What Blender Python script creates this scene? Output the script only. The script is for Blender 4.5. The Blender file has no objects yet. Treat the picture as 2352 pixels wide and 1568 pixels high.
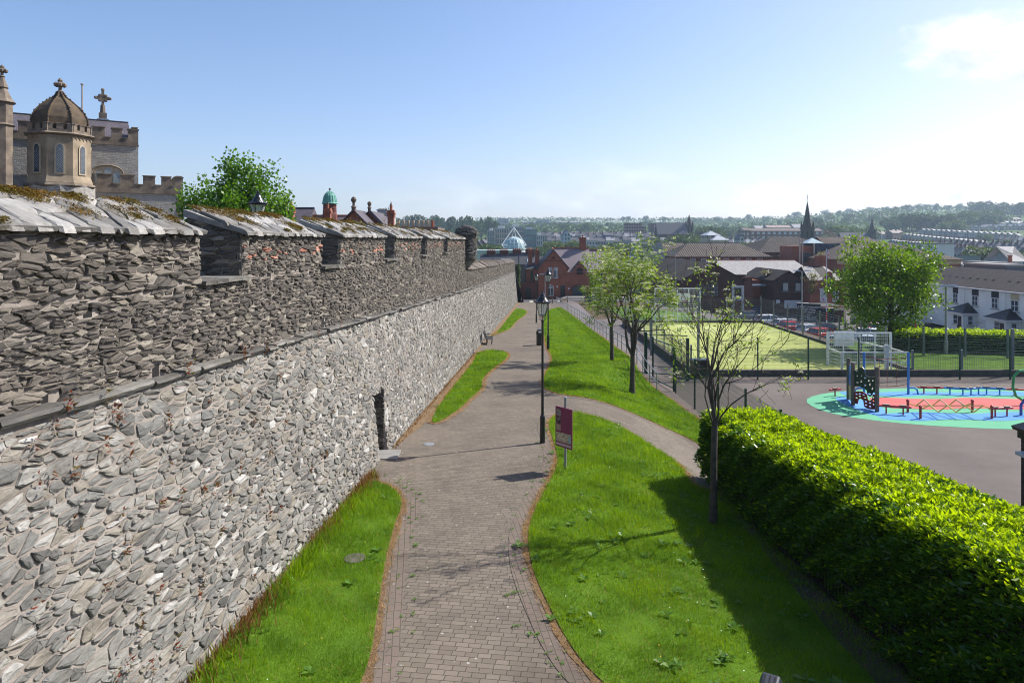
import bpy, math, random
import numpy as np
from mathutils import Vector, Matrix, geometry
PI = math.pi
F, CX, VH = 683.0, 512.0, 240.3      # focal length in px of a 1024 px wide frame, centre column, horizon row
SC = bpy.context.scene
COL = SC.collection
R = random.Random(7)

def at(u, v, y):
    """point seen at full-frame photo pixel (u, v) when it stands y metres ahead of the eye"""
    return Vector(((u / 4 - CX) / F * y, y, -(v / 4 - VH) / F * y))
def lerp(a, b, t): return a + (b - a) * t
def sst(a, b, x):
    t = min(1.0, max(0.0, (x - a) / (b - a))); return t * t * (3 - 2 * t)
def interp(x, tab):
    if x <= tab[0][0]: return tab[0][1]
    for (x0, y0), (x1, y1) in zip(tab, tab[1:]):
        if x <= x1: return y0 + (y1 - y0) * (x - x0) / (x1 - x0)
    return tab[-1][1]

# ------------------------------------------------------------------ terrain
ZIN = -3.42                                    # level inside the town wall
def WX(y): return -4.72 + 0.049 * y            # foot of the town wall
def SZ(y):                                     # string course of the wall
    return -1.55 - 0.0376 * y if y < 49.7 else -3.42 - 0.0271 * (y - 49.7)
def PZ(y): return -5.45 - 0.0435 * min(y, 129.0)
TL = [(150, -13), (300, -13), (450, -10), (600, -5), (900, 4), (1300, 20), (1800, 46), (2200, 64), (2500, 60), (3200, 40)]
TR = [(150, -13), (300, -13.2), (500, -9), (600, -3.5), (750, 6), (900, 17), (1100, 34), (1300, 50), (1500, 64), (1900, 84), (2200, 96), (2500, 90), (3200, 60)]
def TZ(x, y):
    k = sst(.30, .62, x / max(y, 1))
    return lerp(interp(y, TL), interp(y, TR), k)
def GZ(x, y):
    w = WX(y)
    if y < 125 and x < w - .55: return ZIN
    p = PZ(y)
    d0 = lerp(68.5, 53.0, sst(24, 27, x))
    r = lerp(-8.0, lerp(-10.2, -12.6, sst(17, 40, x)), sst(d0, d0 + 14, y))
    xs = lerp(5.6, 2.6, sst(15, 24, y)); xs = lerp(xs, 7.6, sst(34, 44, y))
    xe = lerp(8.3, 9.6, sst(34, 44, y))
    z = lerp(p, r, sst(xs, xe, x))
    if y > 100: z = lerp(z, TZ(x, y), sst(118, 175, y))
    return z
def ground_at(u, v, off=0.0):
    """where the view through photo pixel (u, v) meets the terrain"""
    k = -(v / 4 - VH) / F; kx = (u / 4 - CX) / F
    y = 4.0
    while y < 400:
        if k * y < GZ(kx * y, y) + off: break
        y += .25
    lo, hi = y - .25, y
    for _ in range(18):
        m = (lo + hi) / 2
        if k * m < GZ(kx * m, m) + off: hi = m
        else: lo = m
    return Vector((kx * lo, lo, GZ(kx * lo, lo)))
def gd(u, v): return ground_at(u * 1.7415, v * 1.7415)   # same, for pixels of the 2352 px view

# ------------------------------------------------------------------ materials
MATS = {}
def nd(t, typ, ins=None, **props):
    n = t.nodes.new(typ)
    for k, v in props.items(): setattr(n, k, v)
    for k, v in (ins or {}).items():
        s = n.inputs[k]
        if isinstance(v, bpy.types.NodeSocket): t.links.new(v, s)
        elif isinstance(v, bpy.types.Node): t.links.new(v.outputs[0], s)
        else:
            if s.type == 'RGBA' and len(v) == 3: v = (*v, 1)
            s.default_value = v
    return n
def newmat(name):
    m = bpy.data.materials.new(name); m.use_nodes = True
    t = m.node_tree; t.nodes.clear()
    out = t.nodes.new('ShaderNodeOutputMaterial')
    MATS[name] = m
    return m, t, out
def ramp(t, fac, stops, interpolation='LINEAR'):
    r = nd(t, 'ShaderNodeValToRGB', {'Fac': fac}); e = r.color_ramp; e.interpolation = interpolation
    while len(e.elements) < len(stops): e.elements.new(.5)
    for el, (p, c) in zip(e.elements, stops):
        el.position = p; el.color = (*c, 1) if len(c) == 3 else c
    return r.outputs['Color']
def mixc(t, fac, a, b, mode='MIX'):
    n = nd(t, 'ShaderNodeMix', data_type='RGBA', blend_type=mode)
    for i, v in ((0, fac), (6, a), (7, b)):
        s = n.inputs[i]
        if isinstance(v, bpy.types.NodeSocket): t.links.new(v, s)
        elif i == 0: s.default_value = v
        else: s.default_value = (*v, 1) if len(v) == 3 else v
    return n.outputs[2]
def math_(t, op, a, b=None, c=None):
    n = nd(t, 'ShaderNodeMath', operation=op)
    for i, v in enumerate((a, b, c)):
        if v is None: continue
        if isinstance(v, bpy.types.NodeSocket): t.links.new(v, n.inputs[i])
        else: n.inputs[i].default_value = v
    return n.outputs[0]
def objco(t): return nd(t, 'ShaderNodeTexCoord').outputs['Object']
def noise(t, vec, scale, detail=4, rough=.55):
    return nd(t, 'ShaderNodeTexNoise', {'Vector': vec, 'Scale': scale, 'Detail': detail, 'Roughness': rough}).outputs['Fac']
def island(t): return nd(t, 'ShaderNodeNewGeometry').outputs['Random Per Island']
def scaled(t, vec, s):
    return nd(t, 'ShaderNodeVectorMath', {0: vec, 1: s}, operation='MULTIPLY').outputs[0]
def bump(t, h, strength=.5, dist=.02):
    return nd(t, 'ShaderNodeBump', {'Height': h, 'Strength': strength, 'Distance': dist}).outputs[0]
def pbsdf(t, out, col, rough=.8, normal=None, metal=0, spec=.4, **extra):
    ins = {'Base Color': col, 'Roughness': rough, 'Metallic': metal, 'Specular IOR Level': spec}
    if normal is not None: ins['Normal'] = normal
    ins.update(extra)
    b = nd(t, 'ShaderNodeBsdfPrincipled', ins)
    t.links.new(b.outputs[0], out.inputs[0]); return b
def facevec(t):
    """(run along the face, height) in metres, whichever way an upright or pitched face looks"""
    tc = nd(t, 'ShaderNodeTexCoord')
    o = nd(t, 'ShaderNodeSeparateXYZ', {0: tc.outputs['Object']}); n = nd(t, 'ShaderNodeSeparateXYZ', {0: tc.outputs['Normal']})
    sel = math_(t, 'GREATER_THAN', math_(t, 'ABSOLUTE', n.outputs[0]), math_(t, 'ABSOLUTE', n.outputs[1]))
    h = math_(t, 'ADD', math_(t, 'MULTIPLY', o.outputs[0], math_(t, 'SUBTRACT', 1.0, sel)), math_(t, 'MULTIPLY', o.outputs[1], sel))
    return nd(t, 'ShaderNodeCombineXYZ', {0: h, 1: o.outputs[2]}).outputs[0], h, tc.outputs['Object']

def plain(name, c, c2=None, sc=2.0, rough=.75, bp=0., bsc=30., metal=0., spec=.4):
    if name in MATS: return MATS[name]
    m, t, out = newmat(name); co = objco(t)
    c2 = c2 or tuple(x * .78 for x in c)
    f = noise(t, co, sc, 5)
    col = ramp(t, f, [(.3, c2), (.7, c)])
    nrm = bump(t, noise(t, co, bsc, 3), bp, .02) if bp else None
    pbsdf(t, out, col, rough, nrm, metal, spec); return m
def brickmat(name, c1, c2, mortar, w=.225, h=.075, stain=(.03, .02, .018), amount=.5, wall=True):
    if name in MATS: return MATS[name]
    m, t, out = newmat(name); v, hh, co = facevec(t)
    b = nd(t, 'ShaderNodeTexBrick', {'Vector': v, 'Color1': c1, 'Color2': c2, 'Mortar': mortar, 'Scale': 1.0, 'Mortar Size': .008,
        'Mortar Smooth': .2, 'Bias': 0.0, 'Brick Width': w, 'Row Height': h})
    f = noise(t, co, .55, 6, .65)
    col = mixc(t, math_(t, 'MULTIPLY', ramp(t, f, [(.45, (0, 0, 0)), (.7, (1, 1, 1))]), amount), b.outputs[0], stain)
    col = mixc(t, .35, col, ramp(t, noise(t, co, 5, 4), [(.3, (.5, .5, .5)), (.7, (1.25, 1.2, 1.2))]), 'MULTIPLY')
    pbsdf(t, out, col, .88, bump(t, b.outputs['Fac'], -.4, .01)); return m
def roofmat(name, c1, c2, w=.3, h=.14, rough=.55, stain=(.03, .03, .03), amount=.4, spec=.5):
    if name in MATS: return MATS[name]
    m, t, out = newmat(name); v, hh, co = facevec(t)
    b = nd(t, 'ShaderNodeTexBrick', {'Vector': v, 'Color1': c1, 'Color2': c2, 'Mortar': tuple(x * .35 for x in c2), 'Scale': 1.0,
        'Mortar Size': .012, 'Mortar Smooth': .1, 'Brick Width': w, 'Row Height': h})
    f = ramp(t, noise(t, co, .7, 6, .7), [(.45, (0, 0, 0)), (.72, (1, 1, 1))])
    col = mixc(t, math_(t, 'MULTIPLY', f, amount), b.outputs[0], stain)
    pbsdf(t, out, col, max(rough, .68), bump(t, b.outputs['Fac'], -.5, .02), spec=.25); return m
def corrmat(name, c1, c2, pitch=.3, rough=.7):
    if name in MATS: return MATS[name]
    m, t, out = newmat(name); v, hh, co = facevec(t)
    s = math_(t, 'SINE', math_(t, 'MULTIPLY', hh, 2 * PI / pitch))
    f = noise(t, co, .5, 6, .7); g = noise(t, scaled(t, co, (9, 9, .6)), 1.0, 3)
    col = mixc(t, ramp(t, f, [(.4, (0, 0, 0)), (.65, (1, 1, 1))]), c1, c2)
    col = mixc(t, .5, col, ramp(t, g, [(.3, (.55, .55, .55)), (.7, (1.3, 1.3, 1.3))]), 'MULTIPLY')
    pbsdf(t, out, col, max(rough, .85), bump(t, s, 1.0, .05), spec=.15); return m
def leafmat(name, c1, c2, trans=.45, tcol=None, rough=.45, spec=.4, patch=None):
    """leaves: every leaf its own shade between c1 and c2, light shining through"""
    if name in MATS: return MATS[name]
    m, t, out = newmat(name)
    col = mixc(t, island(t), c1, c2)
    if patch:
        f = noise(t, objco(t), patch[0], 4)
        col = mixc(t, ramp(t, f, [(.4, (0, 0, 0)), (.62, (1, 1, 1))]), col, patch[1])
    b = nd(t, 'ShaderNodeBsdfPrincipled', {'Base Color': col, 'Roughness': rough, 'Specular IOR Level': spec})
    tc = mixc(t, 1.0, col, tcol or (1.5, 1.35, .6), 'MULTIPLY')
    tr = nd(t, 'ShaderNodeBsdfTranslucent', {'Color': tc})
    mx = nd(t, 'ShaderNodeMixShader', {0: trans, 1: b.outputs[0], 2: tr.outputs[0]})
    t.links.new(mx.outputs[0], out.inputs[0]); return m
def glassmat(name, c=(.03, .04, .05), rough=.08):
    if name in MATS: return MATS[name]
    m, t, out = newmat(name)
    pbsdf(t, out, mixc(t, noise(t, objco(t), 1.3, 3), c, tuple(x * 1.8 for x in c)), rough, spec=.8); return m
def clearglass(name, tint=(.8, .85, .85), cover=.35):
    if name in MATS: return MATS[name]
    m, t, out = newmat(name)
    g = nd(t, 'ShaderNodeBsdfPrincipled', {'Base Color': tint, 'Roughness': .15, 'Specular IOR Level': .6})
    tr = nd(t, 'ShaderNodeBsdfTransparent', {'Color': tint})
    f = math_(t, 'MULTIPLY', ramp(t, noise(t, objco(t), 6, 4), [(.3, (.4, .4, .4)), (.8, (1, 1, 1))]), cover)
    mx = nd(t, 'ShaderNodeMixShader', {0: f, 1: tr.outputs[0], 2: g.outputs[0]})
    t.links.new(mx.outputs[0], out.inputs[0]); return m

# ------------------------------------------------------------------ objects
def tag(o, label=None, cat=None, group=None, kind=None):
    for k, v in (('label', label), ('category', cat), ('group', group), ('kind', kind)):
        if v: o[k] = v
    return o
def thing(name, label, cat, loc=(0, 0, 0), rz=0.0, group=None):
    o = bpy.data.objects.new(name, None); COL.objects.link(o)
    o.empty_display_size = .3
    o.location = loc; o.rotation_euler = (0, 0, rz)
    return tag(o, label, cat, group)
def dup(root, loc=None, rz=None, label=None, scale=None):
    r = root.copy(); COL.objects.link(r)
    if loc is not None: r.location = loc
    if rz is not None: r.rotation_euler = (0, 0, rz)
    if scale is not None: r.scale = scale if hasattr(scale, '__len__') else (scale,) * 3
    if label: r['label'] = label
    for ch in list(root.children):
        c = ch.copy(); COL.objects.link(c); c.parent = r
        for g in list(ch.children):
            d = g.copy(); COL.objects.link(d); d.parent = c
    return r
class MB:
    def __init__(s): s.v = []; s.f = []; s.m = []
    def add(s, vs, fs, mi=0):
        b = len(s.v); s.v.extend([tuple(x) for x in vs]); s.f.extend([tuple(i + b for i in f) for f in fs]); s.m.extend([mi] * len(fs))
        return s
    def box(s, x0, x1, y0, y1, z0, z1, mi=0, tf=None):
        vs = [Vector((x, y, z)) for z in (z0, z1) for x, y in ((x0, y0), (x1, y0), (x1, y1), (x0, y1))]
        if tf: vs = [tf @ q for q in vs]
        return s.add(vs, [(3, 2, 1, 0), (4, 5, 6, 7), (0, 1, 5, 4), (1, 2, 6, 5), (2, 3, 7, 6), (3, 0, 4, 7)], mi)
    def bar(s, a, b, w, h=None, mi=0):
        """square bar from a to b"""
        a, b = Vector(a), Vector(b); h = h or w; d = (b - a).normalized()
        up = Vector((0, 0, 1)) if abs(d.z) < .95 else Vector((0, 1, 0))
        x = d.cross(up).normalized() * w / 2; z = x.cross(d).normalized() * h / 2
        vs = [p + i * x + j * z for p in (a, b) for i, j in ((-1, -1), (1, -1), (1, 1), (-1, 1))]
        return s.add(vs, [(0, 1, 2, 3), (7, 6, 5, 4), (0, 4, 5, 1), (1, 5, 6, 2), (2, 6, 7, 3), (3, 7, 4, 0)], mi)
    def tube(s, pts, r, n=6, mi=0, cap=True):
        pts = [Vector(p) for p in pts]; rs = r if hasattr(r, '__len__') else [r] * len(pts)
        vs = []; fs = []; x = None
        for i, p in enumerate(pts):
            d = (pts[min(i + 1, len(pts) - 1)] - pts[max(i - 1, 0)])
            d = d.normalized() if d.length > 1e-9 else Vector((0, 0, 1))
            if x is None:
                x = d.cross(Vector((0, 0, 1)) if abs(d.z) < .9 else Vector((1, 0, 0))).normalized()
            else:
                x = (x - d * x.dot(d))
                x = x.normalized() if x.length > 1e-6 else d.orthogonal().normalized()
            y = d.cross(x)
            vs += [p + (x * math.cos(2 * PI * k / n) + y * math.sin(2 * PI * k / n)) * rs[i] for k in range(n)]
        for i in range(len(pts) - 1):
            for k in range(n):
                a, b = i * n + k, i * n + (k + 1) % n
                fs.append((a, b, b + n, a + n))
        if cap: fs += [tuple(range(n))[::-1], tuple(range((len(pts) - 1) * n, len(pts) * n))]
        return s.add(vs, fs, mi)
    def lathe(s, prof, n=12, c=(0, 0, 0), ph=0.0, mi=0, sx=1.0, sy=1.0):
        vs = []; fs = []
        for r, z in prof:
            vs += [(c[0] + sx * r * math.cos(ph + 2 * PI * k / n), c[1] + sy * r * math.sin(ph + 2 * PI * k / n), c[2] + z) for k in range(n)]
        for i in range(len(prof) - 1):
            for k in range(n):
                a, b = i * n + k, i * n + (k + 1) % n
                fs.append((a, b, b + n, a + n))
        fs += [tuple(range(n))[::-1], tuple(range((len(prof) - 1) * n, len(prof) * n))]
        return s.add(vs, fs, mi)
    def prism(s, poly, d, tf=None, mi=0):
        """polygon in local (x, z) extruded along +y by d"""
        n = len(poly)
        vs = [Vector((x, 0, z)) for x, z in poly] + [Vector((x, d, z)) for x, z in poly]
        if tf: vs = [tf @ q for q in vs]
        return s.add(vs, [tuple(range(n)), tuple(range(2 * n - 1, n - 1, -1))] + [(i, i + n, (i + 1) % n + n, (i + 1) % n) for i in range(n)], mi)
    def build(s, name, mats, parent=None, smooth=False, world=False):
        vs = s.v
        if world and parent is not None:
            r = parent
            while r.parent: r = r.parent
            mi = r.matrix_basis.inverted(); vs = [mi @ Vector(q) for q in vs]
        me = bpy.data.meshes.new(name); me.from_pydata(vs, [], s.f)
        for m in (mats if isinstance(mats, (list, tuple)) else [mats]): me.materials.append(m)
        if any(s.m): me.polygons.foreach_set('material_index', s.m)
        if smooth: me.polygons.foreach_set('use_smooth', [True] * len(me.polygons))
        me.update()
        o = bpy.data.objects.new(name, me); COL.objects.link(o)
        if parent is not None: o.parent = parent
        return o
def fast_mesh(name, V, Fq, mats, parent=None, smooth=False, mi=None):
    """numpy vertices (n,3) and faces (m,k) -> object"""
    k = Fq.shape[1]
    me = bpy.data.meshes.new(name)
    me.vertices.add(len(V)); me.vertices.foreach_set('co', np.ascontiguousarray(V, dtype=np.float32).ravel())
    me.loops.add(Fq.size); me.loops.foreach_set('vertex_index', np.ascontiguousarray(Fq, dtype=np.int32).ravel())
    me.polygons.add(len(Fq)); me.polygons.foreach_set('loop_start', np.arange(0, Fq.size, k, dtype=np.int32))
    try: me.polygons.foreach_set('loop_total', np.full(len(Fq), k, dtype=np.int32))
    except Exception: pass
    for m in (mats if isinstance(mats, (list, tuple)) else [mats]): me.materials.append(m)
    if mi is not None: me.polygons.foreach_set('material_index', np.ascontiguousarray(mi, dtype=np.int32))
    if smooth: me.polygons.foreach_set('use_smooth', np.ones(len(Fq), dtype=bool))
    me.update(calc_edges=True); me.validate()
    o = bpy.data.objects.new(name, me); COL.objects.link(o)
    if parent is not None: o.parent = parent
    return o
def T3(x, y, z, rz=0.0): return Matrix.Translation((x, y, z)) @ Matrix.Rotation(rz, 4, 'Z')
# ------------------------------------------------------------------ rubble masonry
def hclip(poly, px, py, nx, ny):
    out = []; n = len(poly)
    ds = [(x - px) * nx + (y - py) * ny for x, y in poly]
    for i in range(n):
        a, b = ds[i], ds[(i + 1) % n]
        if a <= 0: out.append(poly[i])
        if (a < 0 < b) or (b < 0 < a):
            t = a / (a - b); p, q = poly[i], poly[(i + 1) % n]
            out.append((p[0] + (q[0] - p[0]) * t, p[1] + (q[1] - p[1]) * t))
    return out
def cells(u0, u1, v0, v1, s, asp, rnd, drop=.16, extra=.12, jit=.34):
    """irregular stone outlines filling a strip; asp flattens them"""
    pts = []; W0, W1 = v0 * asp, v1 * asp; h = s * .92
    j = 0; w = W0 + h * .4
    while w < W1 + h * .2:
        off = (j % 2) * .5 * s + rnd.uniform(-.15, .15) * s; k = 0
        big = rnd.random() < .18
        u = u0 + off * .6
        while u < u1 + s * .3:
            if rnd.random() > drop:
                pts.append((u + rnd.uniform(-jit, jit) * s, w + rnd.uniform(-jit, jit) * h))
                if rnd.random() < extra: pts.append((u + rnd.uniform(-.5, .5) * s, w + rnd.uniform(-.5, .5) * h))
            u += s * rnd.uniform(.8, 1.25) * (1.2 if big else 1)
        w += h * (1.0 if not big else 1.15); j += 1
    g = {}; c = s * 1.1
    for i, p in enumerate(pts): g.setdefault((int(p[0] // c), int(p[1] // c)), []).append(i)
    R0 = s * 1.35
    for i, (x, y) in enumerate(pts):
        cx, cy = int(x // c), int(y // c); nb = []
        for a in range(-2, 3):
            for b in range(-2, 3):
                for k in g.get((cx + a, cy + b), ()):
                    if k != i:
                        q = pts[k]; d = (q[0] - x) ** 2 + (q[1] - y) ** 2
                        if d < 6 * s * s: nb.append((d, q))
        nb.sort(key=lambda t: t[0])
        poly = [(x - R0, y - R0), (x + R0, y - R0), (x + R0, y + R0), (x - R0, y + R0)]
        mr = R0 * 1.42
        for d, q in nb:
            dd = math.sqrt(d)
            if dd / 2 > mr: break
            if dd < 1e-6: continue
            poly = hclip(poly, (x + q[0]) / 2, (y + q[1]) / 2, (q[0] - x) / dd, (q[1] - y) / dd)
            if len(poly) < 3: break
            mr = max(math.hypot(a - x, b - y) for a, b in poly)
        if len(poly) < 3: continue
        poly = hclip(poly, u0, 0, -1, 0); poly = hclip(poly, u1, 0, 1, 0) if len(poly) > 2 else poly
        if len(poly) > 2: yield [(a, b / asp) for a, b in poly]
def parea(p): return .5 * sum(p[i][0] * p[(i + 1) % len(p)][1] - p[(i + 1) % len(p)][0] * p[i][1] for i in range(len(p)))
def stone(mb, poly, to3d, gap, h, lod, rnd, mi=0, tilt=.35, rough=.012, cut=(.12, .3)):
    a = abs(parea(poly))
    if a < .0007: return
    n = len(poly); cx = sum(p[0] for p in poly) / n; cy = sum(p[1] for p in poly) / n
    q = []
    ex = max(abs(x - cx) for x, y in poly); ey = max(abs(y - cy) for x, y in poly)
    kx, ky = max(.4, 1 - gap / max(ex, .02)), max(.4, 1 - gap / max(ey, .02))
    for x, y in poly:                                  # leave the mortar joint
        k = rnd.uniform(.95, 1.03)
        q.append((cx + (x - cx) * k * kx, cy + (y - cy) * k * ky))
    if lod == 0 or (lod == 1 and n < 6):               # knock the corners off
        q2 = []
        for i in range(n):
            p0, p1 = q[i], q[(i + 1) % n]; e = rnd.uniform(*cut)
            q2.append((lerp(p0[0], p1[0], e), lerp(p0[1], p1[1], e)))
            e = 1 - rnd.uniform(*cut)
            q2.append((lerp(p0[0], p1[0], e) + rnd.uniform(-1, 1) * rough * .5, lerp(p0[1], p1[1], e) + rnd.uniform(-1, 1) * rough * .5))
        q = q2; n = len(q)
    tx, ty = rnd.uniform(-tilt, tilt), rnd.uniform(-tilt, tilt)
    vs = [to3d(x, y, -.03) for x, y in q]
    rings = ((1.0, .62), (.84, 1.0)) if lod < 2 else ((.93, 1.0),)
    fs = []
    for ri, (sc, hh) in enumerate(rings):
        for x, y in q:
            dx, dy = (x - cx) * sc, (y - cy) * sc
            z = h * hh + (tx * dx + ty * dy) * min(1, hh) * .5
            if lod == 0: z += rnd.uniform(-1, 1) * rough * .45
            vs.append(to3d(cx + dx, cy + dy, max(z, .002)))
        o = ri * n
        fs += [(o + i, o + (i + 1) % n, o + n + (i + 1) % n, o + n + i) for i in range(n)]
    o = len(rings) * n
    if lod == 0:
        k = rnd.randrange(n)
        vs.append(to3d(cx + (q[k][0] - cx) * .2, cy + (q[k][1] - cy) * .2, h * 1.0 + rnd.uniform(-.3, 1) * rough))
        fs += [(o + i, o + (i + 1) % n, o + n) for i in range(n)]
    else:
        fs.append(tuple(o + i for i in range(n)))
    mb.add(vs, fs, mi)
def lodat(y): return 0 if y < 19 else (1 if y < 40 else 2)

def stonemat(name, tones, spots, lichen, rough=.85, amount=.5, streak=(5, 5, 22)):
    m, t, out = newmat(name); co = objco(t)
    col = ramp(t, island(t), tones)
    g = noise(t, scaled(t, co, streak), 1.0, 5, .7)
    col = mixc(t, .75, col, ramp(t, g, [(.25, (.45, .45, .46)), (.5, (1, 1, 1)), (.78, (1.45, 1.42, 1.38))]), 'MULTIPLY')
    f = noise(t, co, 1.1, 6, .7)
    col = mixc(t, math_(t, 'MULTIPLY', ramp(t, f, [(.5, (0, 0, 0)), (.66, (1, 1, 1))]), amount), col, spots)
    l = noise(t, co, 9, 5, .65)
    col = mixc(t, ramp(t, l, [(.66, (0, 0, 0)), (.71, (.8, .8, .8))]), col, lichen)
    hb = math_(t, 'ADD', g, math_(t, 'MULTIPLY', noise(t, co, 38, 4, .7), .6))
    pbsdf(t, out, col, rough, bump(t, hb, .75, .02), spec=.3); return m
M_low = stonemat('pale_rubble', [(0, (.075, .074, .068)), (.2, (.20, .196, .178)), (.4, (.13, .130, .122)), (.6, (.25, .245, .222)), (.8, (.19, .170, .135)), (.93, (.29, .284, .262)), (1, (.40, .395, .37))],
    (.075, .07, .062), (.045, .035, .022), amount=.6)
M_par = stonemat('dark_rubble', [(0, (.052, .047, .041)), (.3, (.118, .104, .086)), (.6, (.08, .073, .064)), (.85, (.165, .146, .118)), (1, (.25, .23, .19))],
    (.045, .042, .038), (.16, .14, .11), amount=.4)
M_red = stonemat('red_sandstone', [(0, (.30, .13, .09)), (1, (.42, .22, .16))], (.2, .1, .07), (.3, .2, .17), amount=.2)
M_cop = stonemat('coping_slate', [(0, (.13, .125, .115)), (.5, (.23, .222, .205)), (1, (.37, .36, .335))], (.095, .082, .055), (.14, .095, .03), rough=.62, amount=.7, streak=(4, 14, 14))
M_str = stonemat('ledge_slate', [(0, (.075, .072, .066)), (.6, (.13, .125, .112)), (1, (.20, .195, .175))], (.07, .062, .045), (.15, .12, .05), rough=.75, amount=.6, streak=(14, 4, 14))
M_dry = stonemat('stacked_slate', [(0, (.05, .05, .05)), (.6, (.11, .105, .10)), (1, (.2, .19, .18))], (.09, .085, .05), (.16, .13, .06), amount=.5)
def mortarmat():
    m, t, out = newmat('lime_mortar'); co = objco(t)
    col = ramp(t, noise(t, co, 3, 6, .7), [(.3, (.25, .222, .19)), (.7, (.37, .33, .29))])
    col = mixc(t, ramp(t, noise(t, co, 1.3, 6, .7), [(.45, (0, 0, 0)), (.68, (.7, .7, .7))]), col, (.11, .095, .08))
    pbsdf(t, out, col, .95, bump(t, noise(t, co, 60, 5, .75), .9, .02), spec=.1); return m
M_mor = mortarmat()
M_moss = leafmat('moss', (.09, .06, .014), (.20, .115, .025), .15, rough=.9, spec=.1, patch=(2.0, (.10, .085, .018)))

Y0, Y1, YT = 2.0, 117.0, 45.0                  # start, end of the wall; turret
XF = lambda y: WX(y) - .58                     # parapet face
DOOR = (19.55, 20.5, 1.88)
WALL = thing('town_wall', 'long tall grey rubble stone town wall with battlements beside the brick path', 'wall', (WX(20), 20, PZ(20)))
GAPS = [(4.3, 5.6), (10.45, 11.93), (16.1, 17.5), (22.4, 24.0), (28.9, 30.3), (35.4, 36.9)]
SILL, TOPZ, THK = -.66, .15, .95
rs = random.Random(3)

def low3(y, v, h):
    z = PZ(y) + v; k = v / (SZ(y) - PZ(y))
    return (WX(y) - .46 * max(k, -.05) + h, y, z)
mb = MB()
for p in cells(Y0, Y1, -.25, 5.5, .245, 2.3, rs, drop=.36, extra=.6, jit=.44):
    cy = sum(q[0] for q in p) / len(p); cv = sum(q[1] for q in p) / len(p)
    top = SZ(cy) - PZ(cy) - .02
    if cv > top: continue
    p = hclip(p, cy, top, 0, 1)
    if len(p) < 3: continue
    if p and max(q[0] for q in p) > DOOR[0] and min(q[0] for q in p) < DOOR[1] and min(q[1] for q in p) < DOOR[2]:
        if cy < DOOR[0]: p = hclip(p, DOOR[0], 0, 1, 0)
        elif cy > DOOR[1]: p = hclip(p, DOOR[1], 0, -1, 0)
        elif cv > DOOR[2] - .1: p = hclip(p, 0, DOOR[2] - .35 * abs(cy - 20.02), 0, -1)
        else: continue
        if len(p) < 3: continue
    stone(mb, p, low3, rs.uniform(.010, .034), rs.choice((.005, .008, .012, .016, .022, .034)), lodat(cy), rs, rough=.02, tilt=.18, cut=(.08, .28))
face = mb.build('lower_wall', M_low, WALL, world=True)
face['label'] = 'pale grey sloping lower face of rough rubble'

def par3(y, z, h): return (XF(y) + h, y, z)
def onface(u, v):
    y = 5.3 / (.049 + (512 - u / 4) / F); return y, -(v / 4 - VH) / F * y
HOLES = [onface(622, 1481), onface(944, 1395), onface(172, 1610), onface(1075, 1093), onface(1290, 1290), onface(350, 1240)]
def par_hole(y, z):
    w, h = .05 + .003 * y, .05 + .004 * y
    mb.add([par3(y - w, z - h, .004), par3(y + w, z - h, .004), par3(y + w, z + h, .004), par3(y - w, z + h, .004)], [(0, 1, 2, 3)], 1)  # flat near-black quad, its colour standing in for shade inside a weep hole
def t2(y): return -2.03 - .0243 * (y - 46)
mb = MB()
def pstone(mb, p, cy, f3=par3, gap=None, hh=None, mi=0):
    stone(mb, p, f3, gap or rs.uniform(.006, .021), hh or rs.uniform(.010, .055), lodat(cy), rs, mi, tilt=.45, rough=.016, cut=(.03, .14))
for p in cells(Y0, Y1, -5.4, SILL, .205, 3.3, rs, drop=.32, extra=.45, jit=.38):
    cy = sum(q[0] for q in p) / len(p); cv = sum(q[1] for q in p) / len(p)
    lo = SZ(cy) + .06; hi = SILL if cy < YT else t2(cy)
    if cv < lo or cv > hi: continue
    if any(abs(cy - a) < .075 + .004 * a and abs(cv - b) < .06 + .005 * a for a, b in HOLES): continue
    p = hclip(p, cy, lo, 0, -1); p = hclip(p, cy, hi, .0243 if cy > YT else 0, 1) if len(p) > 2 else p
    if len(p) > 2: pstone(mb, p, cy)
for hy_, hz_ in HOLES: par_hole(hy_, hz_)
par = mb.build('parapet', [M_par, plain('hole_shade', (.006, .005, .005))], WALL, world=True); par['label'] = 'dark slaty upper band above the string course'
# mortar and core behind the stones
mb = MB()
ys = [Y0 + (Y1 - Y0) * i / 230 for i in range(231)]
def holes(a, b): return a < DOOR[1] and b > DOOR[0]
ys = sorted(ys + [DOOR[0], DOOR[1]])
for a, b in zip(ys, ys[1:]):
    inside = a >= DOOR[0] - 1e-6 and b <= DOOR[1] + 1e-6
    la, lb = (DOOR[2], DOOR[2]) if inside else (-.3, -.3)
    mb.add([low3(a, la, 0), low3(b, lb, 0), low3(b, SZ(b) - PZ(b), 0), low3(a, SZ(a) - PZ(a), 0)], [(0, 1, 2, 3)])
    ta, tb = (SILL, SILL) if b <= YT else (t2(a), t2(b))
    mb.add([par3(a, SZ(a) - .1, 0), par3(b, SZ(b) - .1, 0), par3(b, tb, 0), par3(a, ta, 0)], [(0, 1, 2, 3)])
    xa, xb = XF(a) - THK, XF(b) - THK
    mb.add([par3(a, ta, 0), par3(b, tb, 0), (xb, b, tb), (xa, a, ta), (xb, b, ZIN - 1), (xa, a, ZIN - 1)], [(0, 1, 2, 3), (3, 2, 4, 5)])
for a in (Y0, Y1):
    mb.add([low3(a, -.3, 0), low3(a, SZ(a) - PZ(a), 0), par3(a, SZ(a), 0), par3(a, t2(a) if a > YT else SILL, 0), (XF(a) - THK, a, t2(a) if a > YT else SILL), (XF(a) - THK, a, PZ(a) - .3)], [(0, 1, 2, 3, 4, 5)])
mb.build('mortar_core', M_mor, WALL, world=True)
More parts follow.
